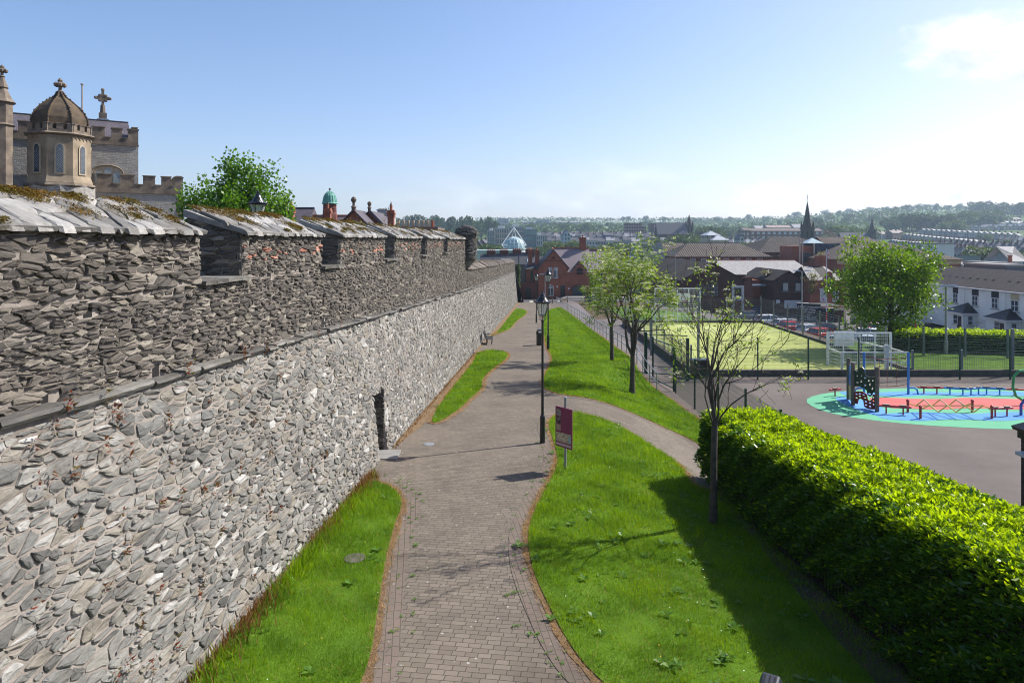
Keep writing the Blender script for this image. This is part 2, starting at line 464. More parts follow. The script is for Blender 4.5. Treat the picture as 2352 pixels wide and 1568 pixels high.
# string course
mb = MB(); y = Y0
while y < Y1:
    w = rs.uniform(.35, .95); e = min(y + w, Y1); pr = rs.uniform(.07, .15); th = rs.uniform(.06, .11)
    a, b = y + .008, e - .008; dz = rs.uniform(-.025, .02)
    xa, xb = WX(a) - .46, WX(b) - .46
    n = 4 if y < 40 else 1; vs = []; fs = []
    for i in range(n + 1):
        t = i / n; yy = lerp(a, b, t); xx = lerp(xa, xb, t); zz = SZ(yy) + dz; q = pr + rs.uniform(-.03, .02)
        vs += [(xx - .18, yy, zz + th), (xx + q * .8, yy, zz + th * .8), (xx + q, yy, zz + th * .35), (xx + q * .7, yy, zz - .01), (xx - .1, yy, zz - .015)]
    for i in range(n):
        fs += [(i * 5 + k, i * 5 + k + 1, i * 5 + k + 6, i * 5 + k + 5) for k in range(4)]
    fs += [(4, 3, 2, 1, 0), tuple(n * 5 + k for k in range(5))]
    mb.add(vs, fs); y = e
mb.build('string_course', M_str, WALL, world=True)['label'] = 'projecting slate ledge sloping down the wall'
# door recess
mb = MB(); a, b, hh = DOOR; d = 1.1
for yy, s in ((a, 1), (b, -1)):
    mb.add([low3(yy, -.3, 0), low3(yy, hh + .05, 0), (WX(yy) - d, yy, PZ(yy) + hh), (WX(yy) - d, yy, PZ(yy) - .3)], [(0, 1, 2, 3)])
mb.add([(WX(a) - d, a, PZ(a) - .3), (WX(b) - d, b, PZ(b) - .3), (WX(b) - d, b, PZ(b) + hh), (WX(a) - d, a, PZ(a) + hh)], [(0, 1, 2, 3)])
mb.add([low3(a, hh, 0), low3(b, hh, 0), (WX(b) - d, b, PZ(b) + hh), (WX(a) - d, a, PZ(a) + hh)], [(0, 1, 2, 3)])
for p in cells(0, d, 0, hh, .22, 2.0, rs):
    stone(mb, p, lambda u, v, h: (WX(b) - .1 - u, b - h, PZ(b) + v), .014, rs.uniform(.02, .05), 1, rs, 1)
dr = mb.build('doorway', [M_mor, M_par], WALL, world=True); dr['label'] = 'narrow dark arched doorway at the foot of the wall'
mb = MB(); mb.box(WX(20) - .6, WX(20) + .42, a + .05, b - .05, PZ(20) - .2, PZ(20) + .07)
mb.build('threshold', plain('threshold_stone', (.24, .235, .22), (.18, .175, .165), 4, .7, .3, 30), WALL, world=True)
# merlons with their slate coping
edges = []
prev = Y0
for g0, g1 in GAPS + [(YT - .3, YT)]:
    if g0 - prev > .6: edges.append((prev, g0))
    prev = g1
slope = (.52 - TOPZ) / THK
for ma, mbb in edges:
    mb = MB()
    for p in cells(ma, mbb, SILL, TOPZ, .205, 3.1, rs, drop=.32, extra=.45, jit=.38):
        cy = sum(q[0] for q in p) / len(p); cv = sum(q[1] for q in p) / len(p)
        if not SILL <= cv <= TOPZ: continue
        p = hclip(p, 0, SILL, 0, -1); p = hclip(p, 0, TOPZ, 0, 1) if len(p) > 2 else p
        red = 0
        if ma > 11 and -.36 < cv < -.1 and rs.random() < .17: red = 1
        if len(p) > 2: pstone(mb, p, cy, mi=red)
    for yy, sg in ((ma, 1), (mbb, -1)):              # jambs
        for p in cells(0, THK, SILL, .5, .24, 2.6, rs):
            cu = sum(q[0] for q in p) / len(p); cv = sum(q[1] for q in p) / len(p)
            if cv > TOPZ + cu * slope - .03 or cv < SILL: continue
            p = hclip(p, cu, TOPZ + cu * slope - .01, -.35, 1); p = hclip(p, 0, SILL, 0, -1) if len(p) > 2 else p
            if len(p) > 2: pstone(mb, p, yy + 6, lambda u, v, h: (XF(yy) - u, yy - sg * h, v), hh=rs.uniform(.015, .045))
    vs = []
    for yy in (ma, mbb):
        x = XF(yy); vs += [(x, yy, SILL - .02), (x, yy, TOPZ), (x - THK, yy, TOPZ + THK * slope), (x - THK, yy, SILL - .02)]
    mb.add(vs, [(0, 1, 2, 3), (7, 6, 5, 4), (0, 4, 5, 1), (1, 5, 6, 2), (2, 6, 7, 3)], 2)
    me = mb.build('merlon', [M_par, M_red, M_mor], WALL, world=True)
    mb = MB()
    def cop3(y, u, h):
        x = XF(y) + .16 - u
        return (x - h * .33, y, TOPZ + .02 + (u - .16) * slope + h)
    yb = mbb
    for p in cells(ma - .06, mbb + .05, 0, THK + .2, .33, .62, rs, drop=.1, extra=.12, jit=.3):
        cu = sum(q[1] for q in p) / len(p); cy = sum(q[0] for q in p) / len(p)
        p = hclip(p, 0, .02 + rs.uniform(-.03, .03), 0, -1); p = hclip(p, 0, THK + .2, 0, 1) if len(p) > 2 else p
        # lean the joints like the photograph's slanting slates
        p = [(min(max(a + .42 * (b - .5), ma - .1), mbb + .06), b) for a, b in p]
        if len(p) > 2 and abs(parea(p)) > .004:
            stone(mb, p, cop3, rs.uniform(.004, .014), rs.uniform(.03, .07), 0 if cy < 24 else 1, rs, tilt=.16, rough=.012)
    vs = []
    for yy in (ma - .05, mbb + .04):
        x = XF(yy); vs += [(x + .1, yy, TOPZ - .05), (x + .12, yy, TOPZ + .0), (x - THK - .05, yy, TOPZ + (THK + .05) * slope + .005), (x - THK - .05, yy, TOPZ + THK * slope - .1)]
    mb.add(vs, [(0, 1, 2, 3), (7, 6, 5, 4), (0, 4, 5, 1), (1, 5, 6, 2), (2, 6, 7, 3), (3, 7, 4, 0)])
    co = mb.build('coping', M_cop, me, world=True)
    # moss cushions along the back edge and in the joints
    N = int((mbb - ma) * (2300 if ma < 18 else 700)); V = []; Q = []
    cl = [(rs.uniform(ma, mbb), rs.uniform(.35, 1.12) if rs.random() < .6 else rs.uniform(.0, .5), rs.uniform(.04, .16)) for _ in range(int((mbb - ma) * 5))]
    cl += [(rs.uniform(ma, mbb), rs.uniform(.98, 1.12), rs.uniform(.06, .2)) for _ in range(int((mbb - ma) * 5))]
    for _ in range(N):
        c = rs.choice(cl); r = c[2]
        y = c[0] + rs.gauss(0, r); u = min(1.14, max(.03, c[1] + rs.gauss(0, r * .55)))
        if not ma - .05 < y < mbb + .05: continue
        P = Vector(cop3(y, u, rs.uniform(.05, .10))); s = rs.uniform(.009, .026)
        d = Vector((rs.uniform(-1, 1), rs.uniform(-1, 1), rs.uniform(-.2, .8))) * s; e = Vector((rs.uniform(-1, 1), rs.uniform(-1, 1), rs.uniform(-.2, .8))) * s
        b0 = len(V); V += [P - d, P + e, P + d]; Q.append((b0, b0 + 1, b0 + 2))
    if Q:
        mi = WALL.matrix_basis.inverted()
        o = fast_mesh('moss', np.array([tuple(mi @ q) for q in V]), np.array(Q), M_moss, me); o['kind'] = 'stuff'
# sills of the crenels
for g0, g1 in GAPS:
    mb = MB(); y = g0 - .04
    while y < g1:
        w = rs.uniform(.35, .6); e = min(y + w, g1 + .05); z = SILL + rs.uniform(.0, .02)
        vs = [(XF(q) + o, q, z + dz) for o, q, dz in ((.13, y + .01, .035), (.14, e - .01, .035), (-THK, e - .01, .05), (-THK, y + .01, .05), (.12, y + .01, -.03), (.12, e - .01, -.03), (-THK, e - .01, -.02), (-THK, y + .01, -.02))]
        mb.add(vs, [(0, 1, 2, 3), (0, 4, 5, 1), (1, 5, 6, 2), (2, 6, 7, 3), (3, 7, 4, 0)]); y = e
    mb.build('crenel_sill', M_str, WALL, world=True)
# coping of the far, lower stretch
mb = MB(); y = YT + .9
while y < Y1 + .1:
    e = min(y + rs.uniform(1.5, 2.4), Y1 + .1); d = rs.uniform(0, .04)
    vs = []
    for q in (y + .06, e - .06):
        x = XF(q); z = t2(q) + d * 3
        vs += [(x + .12, q, z), (x + .1, q, z + .1), (x - .45, q, z + .42), (x - 1.0, q, z + .1), (x - 1.0, q, z)]
    mb.add(vs, [(4, 3, 2, 1, 0), (5, 6, 7, 8, 9)] + [(k, k + 1, k + 6, k + 5) for k in range(4)]); y = e
mb.build('cap_stones', stonemat('brown_cap_stone', [(0, (.06, .048, .038)), (.6, (.10, .082, .065)), (1, (.15, .125, .10))], (.05, .045, .038), (.13, .11, .06)), WALL, world=True)
# round lookout turret
tc = Vector((XF(YT + .6) + .02, YT + .55, 0)); tr = .7
mb = MB()
mb.lathe([(.12, -1.85), (.4, -1.55), (tr - .06, -1.2), (tr - .06, .42)], 20, tc, mi=1)
for p in cells(0, 2 * PI * tr, -1.25, .42, .24, 3.6, rs):
    stone(mb, p, lambda u, v, h: (tc.x + (tr - .05 + h) * math.cos(u / tr), tc.y + (tr - .05 + h) * math.sin(u / tr), v), .01, rs.uniform(.03, .08), 1, rs)
for k, (r, z) in enumerate(((.2, -1.8), (.32, -1.65), (.45, -1.5), (.58, -1.36))): mb.lathe([(r, z), (r + .06, z + .03), (r + .07, z + .13), (r, z + .15)], 14, tc, ph=k)
tu = mb.build('turret', [M_dry, M_mor], WALL, world=True); tu['label'] = 'round corbelled stone turret with a domed top'
mb = MB()
for k in range(9):
    a = k / 9 * PI / 2 * .93; r = (tr + .1) * math.cos(a); z = .40 + .56 * math.sin(a)
    n = 13 + k % 3
    for i in range(n):
        th = 2 * PI * (i + rs.uniform(.1, .9) * .3) / n + k; dr = rs.uniform(-.05, .05); w = 2 * PI / n * .47
        pts = []
        for rr, t, zz in ((r + dr, th - w, z), (r + dr + .02, th + w, z), (r * .55, th + w, z + .04), (r * .55, th - w, z + .04)):
            pts.append((tc.x + rr * math.cos(t), tc.y + rr * math.sin(t), zz))
        tk = rs.uniform(.05, .08)
        mb.add(pts + [(x, y, q + tk) for x, y, q in pts], [(4, 5, 6, 7), (0, 1, 5, 4), (1, 2, 6, 5), (3, 0, 4, 7)])
mb.lathe([(tr, .36), (tr * .9, .6), (tr * .5, .85), (.05, .93)], 14, tc)
mb.build('dome', M_dry, tu, world=True)
EXPO = 0.90
# ------------------------------------------------------------------ ground sheets
def inside(poly, X, Y):
    """numpy point-in-polygon"""
    r = np.zeros(X.shape, bool); n = len(poly)
    for i in range(n):
        x0, y0 = poly[i][:2]; x1, y1 = poly[(i + 1) % n][:2]
        if y0 == y1: continue
        c = ((y0 > Y) != (y1 > Y)) & (X < (x1 - x0) * (Y - y0) / (y1 - y0) + x0)
        r ^= c
    return r
def smoothpoly(p, it=2):
    for _ in range(it):
        q = []
        for i in range(len(p)):
            a, b = p[i], p[(i + 1) % len(p)]
            q += [(lerp(a[0], b[0], .25), lerp(a[1], b[1], .25)), (lerp(a[0], b[0], .75), lerp(a[1], b[1], .75))]
        p = q
    return p
def offsetpoly(p, d):
    """grow a counter-clockwise outline by d"""
    if parea(p) < 0: p = p[::-1]
    n = len(p); out = []
    for i in range(n):
        a, b, c = p[i - 1], p[i], p[(i + 1) % n]
        t = Vector((c[0] - a[0], c[1] - a[1])); t.normalize()
        out.append((b[0] + t.y * d, b[1] - t.x * d))
    return out
def sheet(name, poly, dz, mat, step=.5, kind='structure', zf=GZ, label=None, rag=0.0):
    if parea(poly) < 0: poly = poly[::-1]
    e = []
    for i in range(len(poly)):
        a, b = poly[i], poly[(i + 1) % len(poly)]; L = math.hypot(b[0] - a[0], b[1] - a[1])
        k = max(1, int(L / step))
        e += [(lerp(a[0], b[0], j / k), lerp(a[1], b[1], j / k)) for j in range(k)]
    if rag: e = [(x + R.uniform(-rag, rag), y + R.uniform(-rag, rag)) for x, y in e]
    xs = [q[0] for q in e]; ys = [q[1] for q in e]
    gx = np.arange(min(xs), max(xs), step); gy = np.arange(min(ys), max(ys), step)
    X, Y = np.meshgrid(gx, gy); X = X.ravel(); Y = Y.ravel()
    k = inside(offsetpoly(poly, -step * .35), X, Y)
    pts = [Vector(q) for q in e] + [Vector((x, y)) for x, y in zip(X[k], Y[k])]
    n = len(e)
    r = geometry.delaunay_2d_cdt(pts, [(i, (i + 1) % n) for i in range(n)], [], 1, 1e-5)
    vs = [(q.x, q.y, zf(q.x, q.y) + dz) for q in r[0]]
    me = bpy.data.meshes.new(name); me.from_pydata(vs, [], [tuple(f) for f in r[2]]); me.materials.append(mat)
    me.polygons.foreach_set('use_smooth', [True] * len(me.polygons)); me.update()
    o = bpy.data.objects.new(name, me); COL.objects.link(o); o['kind'] = kind
    if label: o['label'] = label
    return o
def dpoly(pts): return [tuple(gd(*p)[:2]) for p in pts]

def groundmat():
    m, t, out = newmat('ground_soil'); co = objco(t)
    s = nd(t, 'ShaderNodeSeparateXYZ', {0: co})
    col = ramp(t, noise(t, co, .9, 6), [(.3, (.06, .045, .03)), (.7, (.11, .085, .055))])
    far = ramp(t, noise(t, co, .012, 6, .6), [(.35, (.045, .075, .022)), (.5, (.07, .12, .03)), (.65, (.05, .07, .03))])
    k = ramp(t, math_(t, 'DIVIDE', s.outputs[1], 300.0), [(.45, (0, 0, 0)), (.62, (1, 1, 1))])
    col = mixc(t, k, col, far)
    pbsdf(t, out, col, .95, bump(t, noise(t, co, 14, 5), .5, .03), spec=.1); return m
def axis(lo, hi, fine0, fine1, fs, grow=1.18):
    a = list(np.arange(fine0, fine1 + 1e-6, fs)); s = fs
    while a[-1] < hi: s *= grow; a.append(a[-1] + s)
    s = fs; b = [fine0]
    while b[-1] > lo: s *= grow; b.append(b[-1] - s)
    return b[:0:-1] + a
gx = [max(-3600, min(5100, q)) for q in axis(-2900, 4200, -8, 12, .4)]; gy = [max(-600, min(3600, q)) for q in axis(-400, 3000, 2, 52, .4)]
V = np.array([(x, y, GZ(x, y)) for y in gy for x in gx]); nx = len(gx)
# a crisp step at the inner face of the wall
Fq = np.array([(j * nx + i, j * nx + i + 1, (j + 1) * nx + i + 1, (j + 1) * nx + i) for j in range(len(gy) - 1) for i in range(nx - 1)])
g = fast_mesh('ground', V, Fq, groundmat(), smooth=True); g['kind'] = 'structure'

def pavermat(name, c1, c2, mort, w, h, rot, weed=.35):
    m, t, out = newmat(name); co = objco(t)
    mp = nd(t, 'ShaderNodeMapping', {'Vector': co, 'Rotation': (0, 0, rot)}).outputs[0]
    wob = nd(t, 'ShaderNodeTexNoise', {'Vector': co, 'Scale': 1.7, 'Detail': 2}).outputs['Color']
    mp = nd(t, 'ShaderNodeVectorMath', {0: mp, 1: scaled(t, wob, (.05, .03, 0))}, operation='ADD').outputs[0]
    b = nd(t, 'ShaderNodeTexBrick', {'Vector': mp, 'Color1': c1, 'Color2': c2, 'Mortar': mort, 'Scale': 1.0, 'Mortar Size': .0065, 'Mortar Smooth': .25,
        'Brick Width': w, 'Row Height': h, 'Bias': .05}, offset=.43, squash=1.25, squash_frequency=3)
    col = b.outputs[0]
    big = noise(t, co, .5, 6, .65)
    col = mixc(t, .8, col, ramp(t, big, [(.3, (.72, .70, .69)), (.5, (1, 1, 1)), (.72, (1.28, 1.24, 1.2))]), 'MULTIPLY')
    col = mixc(t, .5, col, ramp(t, noise(t, co, 90, 3, .8), [(.3, (.6, .6, .6)), (.7, (1.35, 1.35, 1.35))]), 'MULTIPLY')
    li = noise(t, co, 7.5, 3, .5)                                   # pale lichen discs
    vo = nd(t, 'ShaderNodeTexVoronoi', {'Vector': co, 'Scale': 5.2}).outputs['Distance']
    disc = math_(t, 'MULTIPLY', ramp(t, vo, [(.10, (1, 1, 1)), (.14, (0, 0, 0))]), ramp(t, li, [(.5, (0, 0, 0)), (.56, (1, 1, 1))]))
    col = mixc(t, math_(t, 'MULTIPLY', disc, .75), col, (.38, .37, .34))
    gr = math_(t, 'MULTIPLY', b.outputs['Fac'], ramp(t, noise(t, co, 1.4, 4, .7), [(.48, (0, 0, 0)), (.62, (1, 1, 1))]))
    col = mixc(t, math_(t, 'MULTIPLY', gr, weed), col, (.05, .075, .015))
    pbsdf(t, out, col, .9, bump(t, math_(t, 'SUBTRACT', math_(t, 'MULTIPLY', noise(t, co, 60, 3), .25), b.outputs['Fac']), .8, .012), spec=.25); return m
M_pave = pavermat('brick_pavers', (.124, .105, .084), (.164, .139, .112), (.062, .054, .043), .19, .118, math.radians(8))
M_edge = pavermat('edging_bricks', (.152, .118, .096), (.140, .116, .096), (.088, .074, .06), .21, .11, math.radians(82), .8)
def tarmat(name, c, joint=False):
    m, t, out = newmat(name); co = objco(t)
    col = ramp(t, noise(t, co, .35, 7, .65), [(.3, tuple(x * .8 for x in c)), (.7, tuple(x * 1.18 for x in c))])
    col = mixc(t, .6, col, ramp(t, noise(t, co, 120, 2, .8), [(.3, (.6, .6, .6)), (.72, (1.5, 1.5, 1.5))]), 'MULTIPLY')
    if joint:
        mp = nd(t, 'ShaderNodeMapping', {'Vector': co, 'Rotation': (0, 0, .16)}).outputs[0]
        b = nd(t, 'ShaderNodeTexBrick', {'Vector': mp, 'Scale': 1.0, 'Mortar Size': .018, 'Mortar Smooth': .5, 'Brick Width': 60.0, 'Row Height': 2.4})
        col = mixc(t, math_(t, 'MULTIPLY', b.outputs['Fac'], .45), col, tuple(x * .45 for x in c))
    pbsdf(t, out, col, .9, bump(t, noise(t, co, 150, 2, .8), .5, .006), spec=.25); return m
M_tar = tarmat('playground_tarmac', (.118, .100, .090), True)
M_tarp = tarmat('ramp_tarmac', (.13, .115, .112))
M_road = tarmat('road_asphalt', (.075, .075, .08))
M_soil = plain('bare_soil', (.10, .07, .045), (.055, .04, .028), 3, .95, .8, 25)
def deadmat():
    m, t, out = newmat('dead_grass_strip'); co = objco(t)
    col = ramp(t, noise(t, co, 6, 6, .7), [(.3, (.10, .07, .04)), (.5, (.19, .13, .075)), (.7, (.27, .19, .115))])
    pbsdf(t, out, col, .95, bump(t, noise(t, co, 40, 5, .8), .9, .03), spec=.1); return m
M_dead = deadmat()
def turfmat():
    m, t, out = newmat('turf_under'); co = objco(t)
    col = ramp(t, noise(t, co, 1.6, 6), [(.3, (.05, .10, .008)), (.55, (.08, .16, .012)), (.75, (.11, .18, .02))])
    pbsdf(t, out, col, .9, bump(t, noise(t, co, 30, 4), .7, .03), spec=.1); return m
M_turf = turfmat()

# outlines read off the photograph (2352 px view), dropped on the terrain
LN1 = [(845, 1560), (868, 1400), (885, 1290), (905, 1210), (926, 1160), (912, 1128), (868, 1108), (845, 1112)]
lawn_near = dpoly(LN1) + [(WX(16) + .12, 16.0), (WX(12) + .12, 12.0), (WX(3) + .1, 3.0), (-1.5, 3.0), (-2.2, 6.2)]
LN2 = [(985, 982), (1045, 950), (1085, 912), (1108, 893), (1106, 872), (1128, 850), (1168, 822), (1163, 807), (1118, 803), (1090, 815)]
lawn_mid = dpoly(LN2) + [(WX(42) + .45, 42), (WX(34) + .45, 34), (WX(27) + .45, 27)]
LN3 = [(1128, 770), (1172, 757), (1184, 738), (1211, 720), (1208, 711), (1186, 708)]
lawn_far = dpoly(LN3) + [(WX(88) + .5, 88), (WX(70) + .5, 70), (WX(56) + .5, 56)]
LNR = [(1375, 1568), (1310, 1490), (1260, 1395), (1222, 1310), (1210, 1230), (1232, 1165), (1268, 1100), (1284, 1060), (1270, 1010), (1258, 975), (1272, 955), (1310, 948), (1360, 955), (1450, 992), (1530, 1048), (1572, 1090), (1600, 1128)]
lawn_right = dpoly(LNR) + [(5.25, 16.6), (5.35, 10), (5.5, 3), (1.6, 3), (2.7, 6.4)]
LNU = [(1248, 893), (1245, 875), (1262, 843), (1270, 822), (1256, 797), (1250, 772), (1245, 745), (1252, 712), (1283, 706)]
lawn_up = dpoly(LNU) + [(7.25, 100), (7.25, 60), (7.3, 45), (7.4, 38), (8.0, 34), (8.3, 30.0)] + dpoly([(1585, 948), (1625, 985)]) + [(8.6, 20.6)] + dpoly([(1612, 1022), (1545, 990), (1455, 950), (1375, 921), (1290, 908)])
corr = [(WX(1) - .3, 1), (WX(116) - .3, 116), (10.5, 116), (9.9, 60), (9.6, 42), (9.4, 20), (5.6, 15), (5.6, 1)]
sheet('path', corr, .022, M_pave, .5)
LAWNS = []
for nm, p in (('near', lawn_near), ('mid', lawn_mid), ('far', lawn_far), ('right', lawn_right), ('up', lawn_up)):
    p = smoothpoly(p, 2)
    if parea(p) < 0: p = p[::-1]
    LAWNS.append((nm, p))
    if nm in ('near', 'right', 'up'):
        sheet('path_edging', offsetpoly(p, .40), .030, M_edge, .5)
    sheet('lawn_verge', offsetpoly(p, .10 if nm in ('near', 'right', 'up') else .22), .038, M_dead, .25, rag=.06)
    sheet('lawn', p, .05, M_turf, .4)
# dirt foot of the wall
sheet('wall_foot_soil', [(WX(y) - .1, y) for y in (21, 30, 45, 60, 80, 116)] + [(WX(y) + (.34 + .1 * math.sin(y * 3)), y) for y in (116, 95, 80, 70, 60, 52)] + [(WX(47) + .15, 47)] + [(WX(y) + .36 + .12 * math.sin(y * 5), y) for y in (42, 38, 34, 30, 27, 24)] + [(WX(21) + .08, 21)], .034, M_dead, .4)
# soil under the hedge, tarmac
sheet('hedge_soil', [(4.95, 3), (4.75, 10), (4.9, 15), (4.95, 17.4), (5.6, 19.3), (8.9, 19.3), (8.9, 3)], .056, M_soil, .4)
tar = [(6.4, 19.2), (8.5, 20.4)] + dpoly([(1632, 990), (1592, 952)]) + [(8.45, 30), (8.15, 34), (7.55, 38.5), (7.35, 60), (7.35, 113), (10.6, 113), (10.9, 42.2), (60, 42.2), (60, 3), (8.6, 3)]
sheet('tarmac', tar, .03, M_tar, .7)
sheet('ramp_path', [(7.35, 39), (7.35, 113), (10.7, 113), (10.85, 42.4), (9.0, 40)], .045, M_tarp, .6)
# ------------------------------------------------------------------ plants
nr = np.random.default_rng(11)
M_grass = leafmat('grass_blades', (.085, .19, .004), (.20, .34, .010), .5, (1.7, 1.45, .5), rough=.5, spec=.25, patch=(.9, (.075, .165, .008)))
M_grassd = leafmat('dead_grass', (.30, .17, .07), (.42, .29, .14), .3, rough=.8, spec=.1)
M_rust = leafmat('rusty_dock', (.12, .05, .02), (.24, .14, .06), .3, rough=.8, spec=.1)
M_weed = leafmat('weed_leaf', (.06, .15, .012), (.12, .24, .03), .4, rough=.4)
M_yel = plain('yellow_petal', (.75, .5, .02), (.6, .35, .01), 20)
M_white = plain('white_petal', (.8, .8, .75), (.7, .7, .65), 20)
def zs(X, Y): return np.array([GZ(a, b) for a, b in zip(X, Y)])
def blades(P, h, w, lean, rng=nr):
    """one triangle per blade rooted at P (n,3)"""
    n = len(P); a = rng.uniform(0, 2 * PI, n); b = rng.uniform(0, 2 * PI, n)
    d = np.stack([np.cos(a), np.sin(a), np.zeros(n)], 1) * (w * .5)[:, None]
    t = np.stack([np.cos(b) * lean, np.sin(b) * lean, np.ones(n)], 1) * h[:, None]
    V = np.empty((n * 3, 3)); V[0::3] = P - d; V[1::3] = P + d; V[2::3] = P + t
    return V, np.arange(n * 3).reshape(n, 3)
def scatter(poly, dens, y0=None, y1=None):
    xs = [q[0] for q in poly]; ys = [q[1] for q in poly]; X = []; Y = []
    y = min(ys) if y0 is None else y0; yend = max(ys) if y1 is None else y1
    x0, x1 = min(xs), max(xs)
    while y < yend:
        s = max(.5, y * .04); n = int((x1 - x0) * s * dens(y))
        a = nr.uniform(x0, x1, n); b = nr.uniform(y, y + s, n); k = inside(poly, a, b)
        X.append(a[k]); Y.append(b[k]); y += s
    return np.concatenate(X), np.concatenate(Y)
def clump(X, Y): return (np.sin(X * 3.1 + 1.3 * np.sin(Y * 2.3)) + np.sin(Y * 4.1 + 2 * np.sin(X * 1.7)) + np.sin(X * 9 + Y * 7)) / 3
for nm, poly in LAWNS:
    X, Y = scatter(poly, lambda y: 2600 if y < 12 else 2600 * (12 / y) ** 1.75, y0=max(5.5, min(q[1] for q in poly)))
    # keep a ragged fringe: blades also spill a little over the verge
    P = np.stack([X, Y, zs(X, Y) + .045], 1); n = len(P); c = clump(X, Y)
    k = np.maximum(1, Y / 11)
    h = nr.uniform(.025, .085, n) * (1 + .6 * c) * np.where(nr.random(n) < .08, 1.7, 1) * np.minimum(k, 1.7); w = nr.uniform(.004, .008, n) * k * 1.1
    V, Q = blades(P, h, w, nr.uniform(.1, .75, n))
    o = fast_mesh('grass', V, Q, M_grass); o['kind'] = 'stuff'
for nm, poly in LAWNS:                         # straw-coloured and taller blades mixed in
    X, Y = scatter(poly, lambda y: 170 * (9 / max(9, y)) ** 1.6 , y0=max(5.5, min(q[1] for q in poly)), y1=60)
    k_ = clump(X * .6 + 5, Y * .6) + nr.normal(0, .4, len(X)) > .1; X = X[k_]; Y = Y[k_]
    P = np.stack([X, Y, zs(X, Y) + .045], 1); n = len(P); k = np.maximum(1, Y / 11)
    V, Q = blades(P, nr.uniform(.04, .1, n), nr.uniform(.004, .008, n) * k, nr.uniform(.4, 1.3, n)); fast_mesh('straw_grass', V, Q, M_grassd)['kind'] = 'stuff'
# dead fringe along the lawns
V = []; Q = 0
allP = []
for nm, poly in LAWNS:
    p = offsetpoly(poly, .05)
    for i in range(len(p)):
        a, b = p[i], p[(i + 1) % len(p)]; L = math.hypot(b[0] - a[0], b[1] - a[1]); my = (a[1] + b[1]) / 2
        if my < 6 or my > 60: continue
        n = int(L * (260 if my < 20 else 70))
        for _ in range(n):
            t = R.random(); x, y = lerp(a[0], b[0], t) + R.gauss(0, .06), lerp(a[1], b[1], t) + R.gauss(0, .06)
            allP.append((x, y, GZ(x, y) + .035))
P = np.array(allP); n = len(P); k = np.maximum(1, P[:, 1] / 11)
V, Q = blades(P, nr.uniform(.02, .06, n), nr.uniform(.006, .012, n) * k, nr.uniform(.4, 2.2, n))
fast_mesh('dead_grass', V, Q, M_grassd)['kind'] = 'stuff'
# rank growth at the foot of the wall
P = []; H = []; P2 = []; H2 = []
for _ in range(4200):
    y = R.uniform(7.2, 18.2) if R.random() < .8 else R.uniform(20.8, 44)
    lush = math.sin(y * 1.9) + math.sin(y * .77 + 1)
    x = WX(y) + abs(R.gauss(0, .17 if y < 19 else .1)) + .03
    if R.random() < .5 + .3 * lush or y > 19: P2.append((x, y, GZ(x, y) + .03)); H2.append(R.uniform(.05, .26 if y < 19 else .12) * (1.3 if R.random() < .1 else 1))
    else: P.append((x + .1, y, GZ(x, y) + .03)); H.append(R.uniform(.08, .30))
for (p, h, m, nmx, lean) in ((P, H, M_grass, 'rank_grass', 1.0), (P2, H2, M_rust, 'dead_stalks', .6)):
    n = len(p); V, Q = blades(np.array(p), np.array(h), nr.uniform(.012, .03, n), nr.uniform(.1, lean, n))
    fast_mesh(nmx, V, Q, m)['kind'] = 'stuff'
# small plants rooted in the wall
V = []; Q = []
for _ in range(85):
    low = R.random() < .8
    y = 6.3 + abs(R.gauss(0, 4.5)) if R.random() < .75 else R.uniform(8, 45)
    if low: v = R.uniform(.3, SZ(y) - PZ(y) - .1); c = Vector(low3(y, v, .03))
    else: c = Vector((WX(y) - .36, y, SZ(y) + .1))
    for _ in range(R.randint(6, 22)):
        L = R.uniform(.025, .075); d = Vector((R.uniform(.2, 1), R.uniform(-.9, .9), R.uniform(-.6, 1))).normalized() * L
        q = c + Vector((R.uniform(0, .04), R.gauss(0, .04), R.gauss(0, .06))); s = d.cross(Vector((R.random(), R.random(), R.random()))).normalized() * L * .22
        b = len(V); V += [q - s, q + s, q + d]; Q.append((b, b + 1, b + 2))
fast_mesh('wall_weeds', np.array(V), np.array(Q), leafmat('red_wall_plant', (.20, .03, .02), (.10, .10, .02), .3))['kind'] = 'stuff'
def rosette(V, Q, M, c, n, L, w, up, mi, rng=R):
    for k in range(n):
        a = 2 * PI * k / n + rng.uniform(-.4, .4); l = L * rng.uniform(.6, 1.1); u = up * rng.uniform(.3, 1.3)
        d = Vector((math.cos(a), math.sin(a), u)).normalized(); s = Vector((-math.sin(a), math.cos(a), rng.uniform(-.25, .25)))
        p1 = c + d * l * .55; p2 = c + Vector((d.x, d.y, d.z * .6)) * l
        b = len(V); V += [c, p1 + s * l * w, p2, p1 - s * l * w]; Q.append((b, b + 1, b + 2, b + 3)); M.append(mi)
V = []; Q = []; M = []
for nm, poly in LAWNS:
    if nm not in ('near', 'right', 'up', 'mid'): continue
    X, Y = scatter(poly, lambda y: (2.2 if nm == 'right' else 1.0) if y < 30 else .3, y0=max(6, min(q[1] for q in poly)))
    for x, y in zip(X, Y):
        g = R.random()
        for _ in range(R.randint(1, 5) if g < .5 else 1):
            xx, yy = x + R.gauss(0, .15), y + R.gauss(0, .15)
            c = Vector((xx, yy, GZ(xx, yy) + .06))
            rosette(V, Q, M, c, R.randint(4, 8), R.uniform(.05, .17), R.uniform(.14, .26), R.uniform(.3, 1.0), 0)
    X, Y = scatter(poly, lambda y: 1.7 if y < 34 else .5, y0=max(6, min(q[1] for q in poly)))
    for x, y in zip(X, Y):
        c = Vector((x, y, GZ(x, y) + R.uniform(.08, .12))); s = R.uniform(.008, .015) * max(1, y / 16)
        rosette(V, Q, M, c, 5, s, .5, .2, 1 if R.random() < .45 else 2)
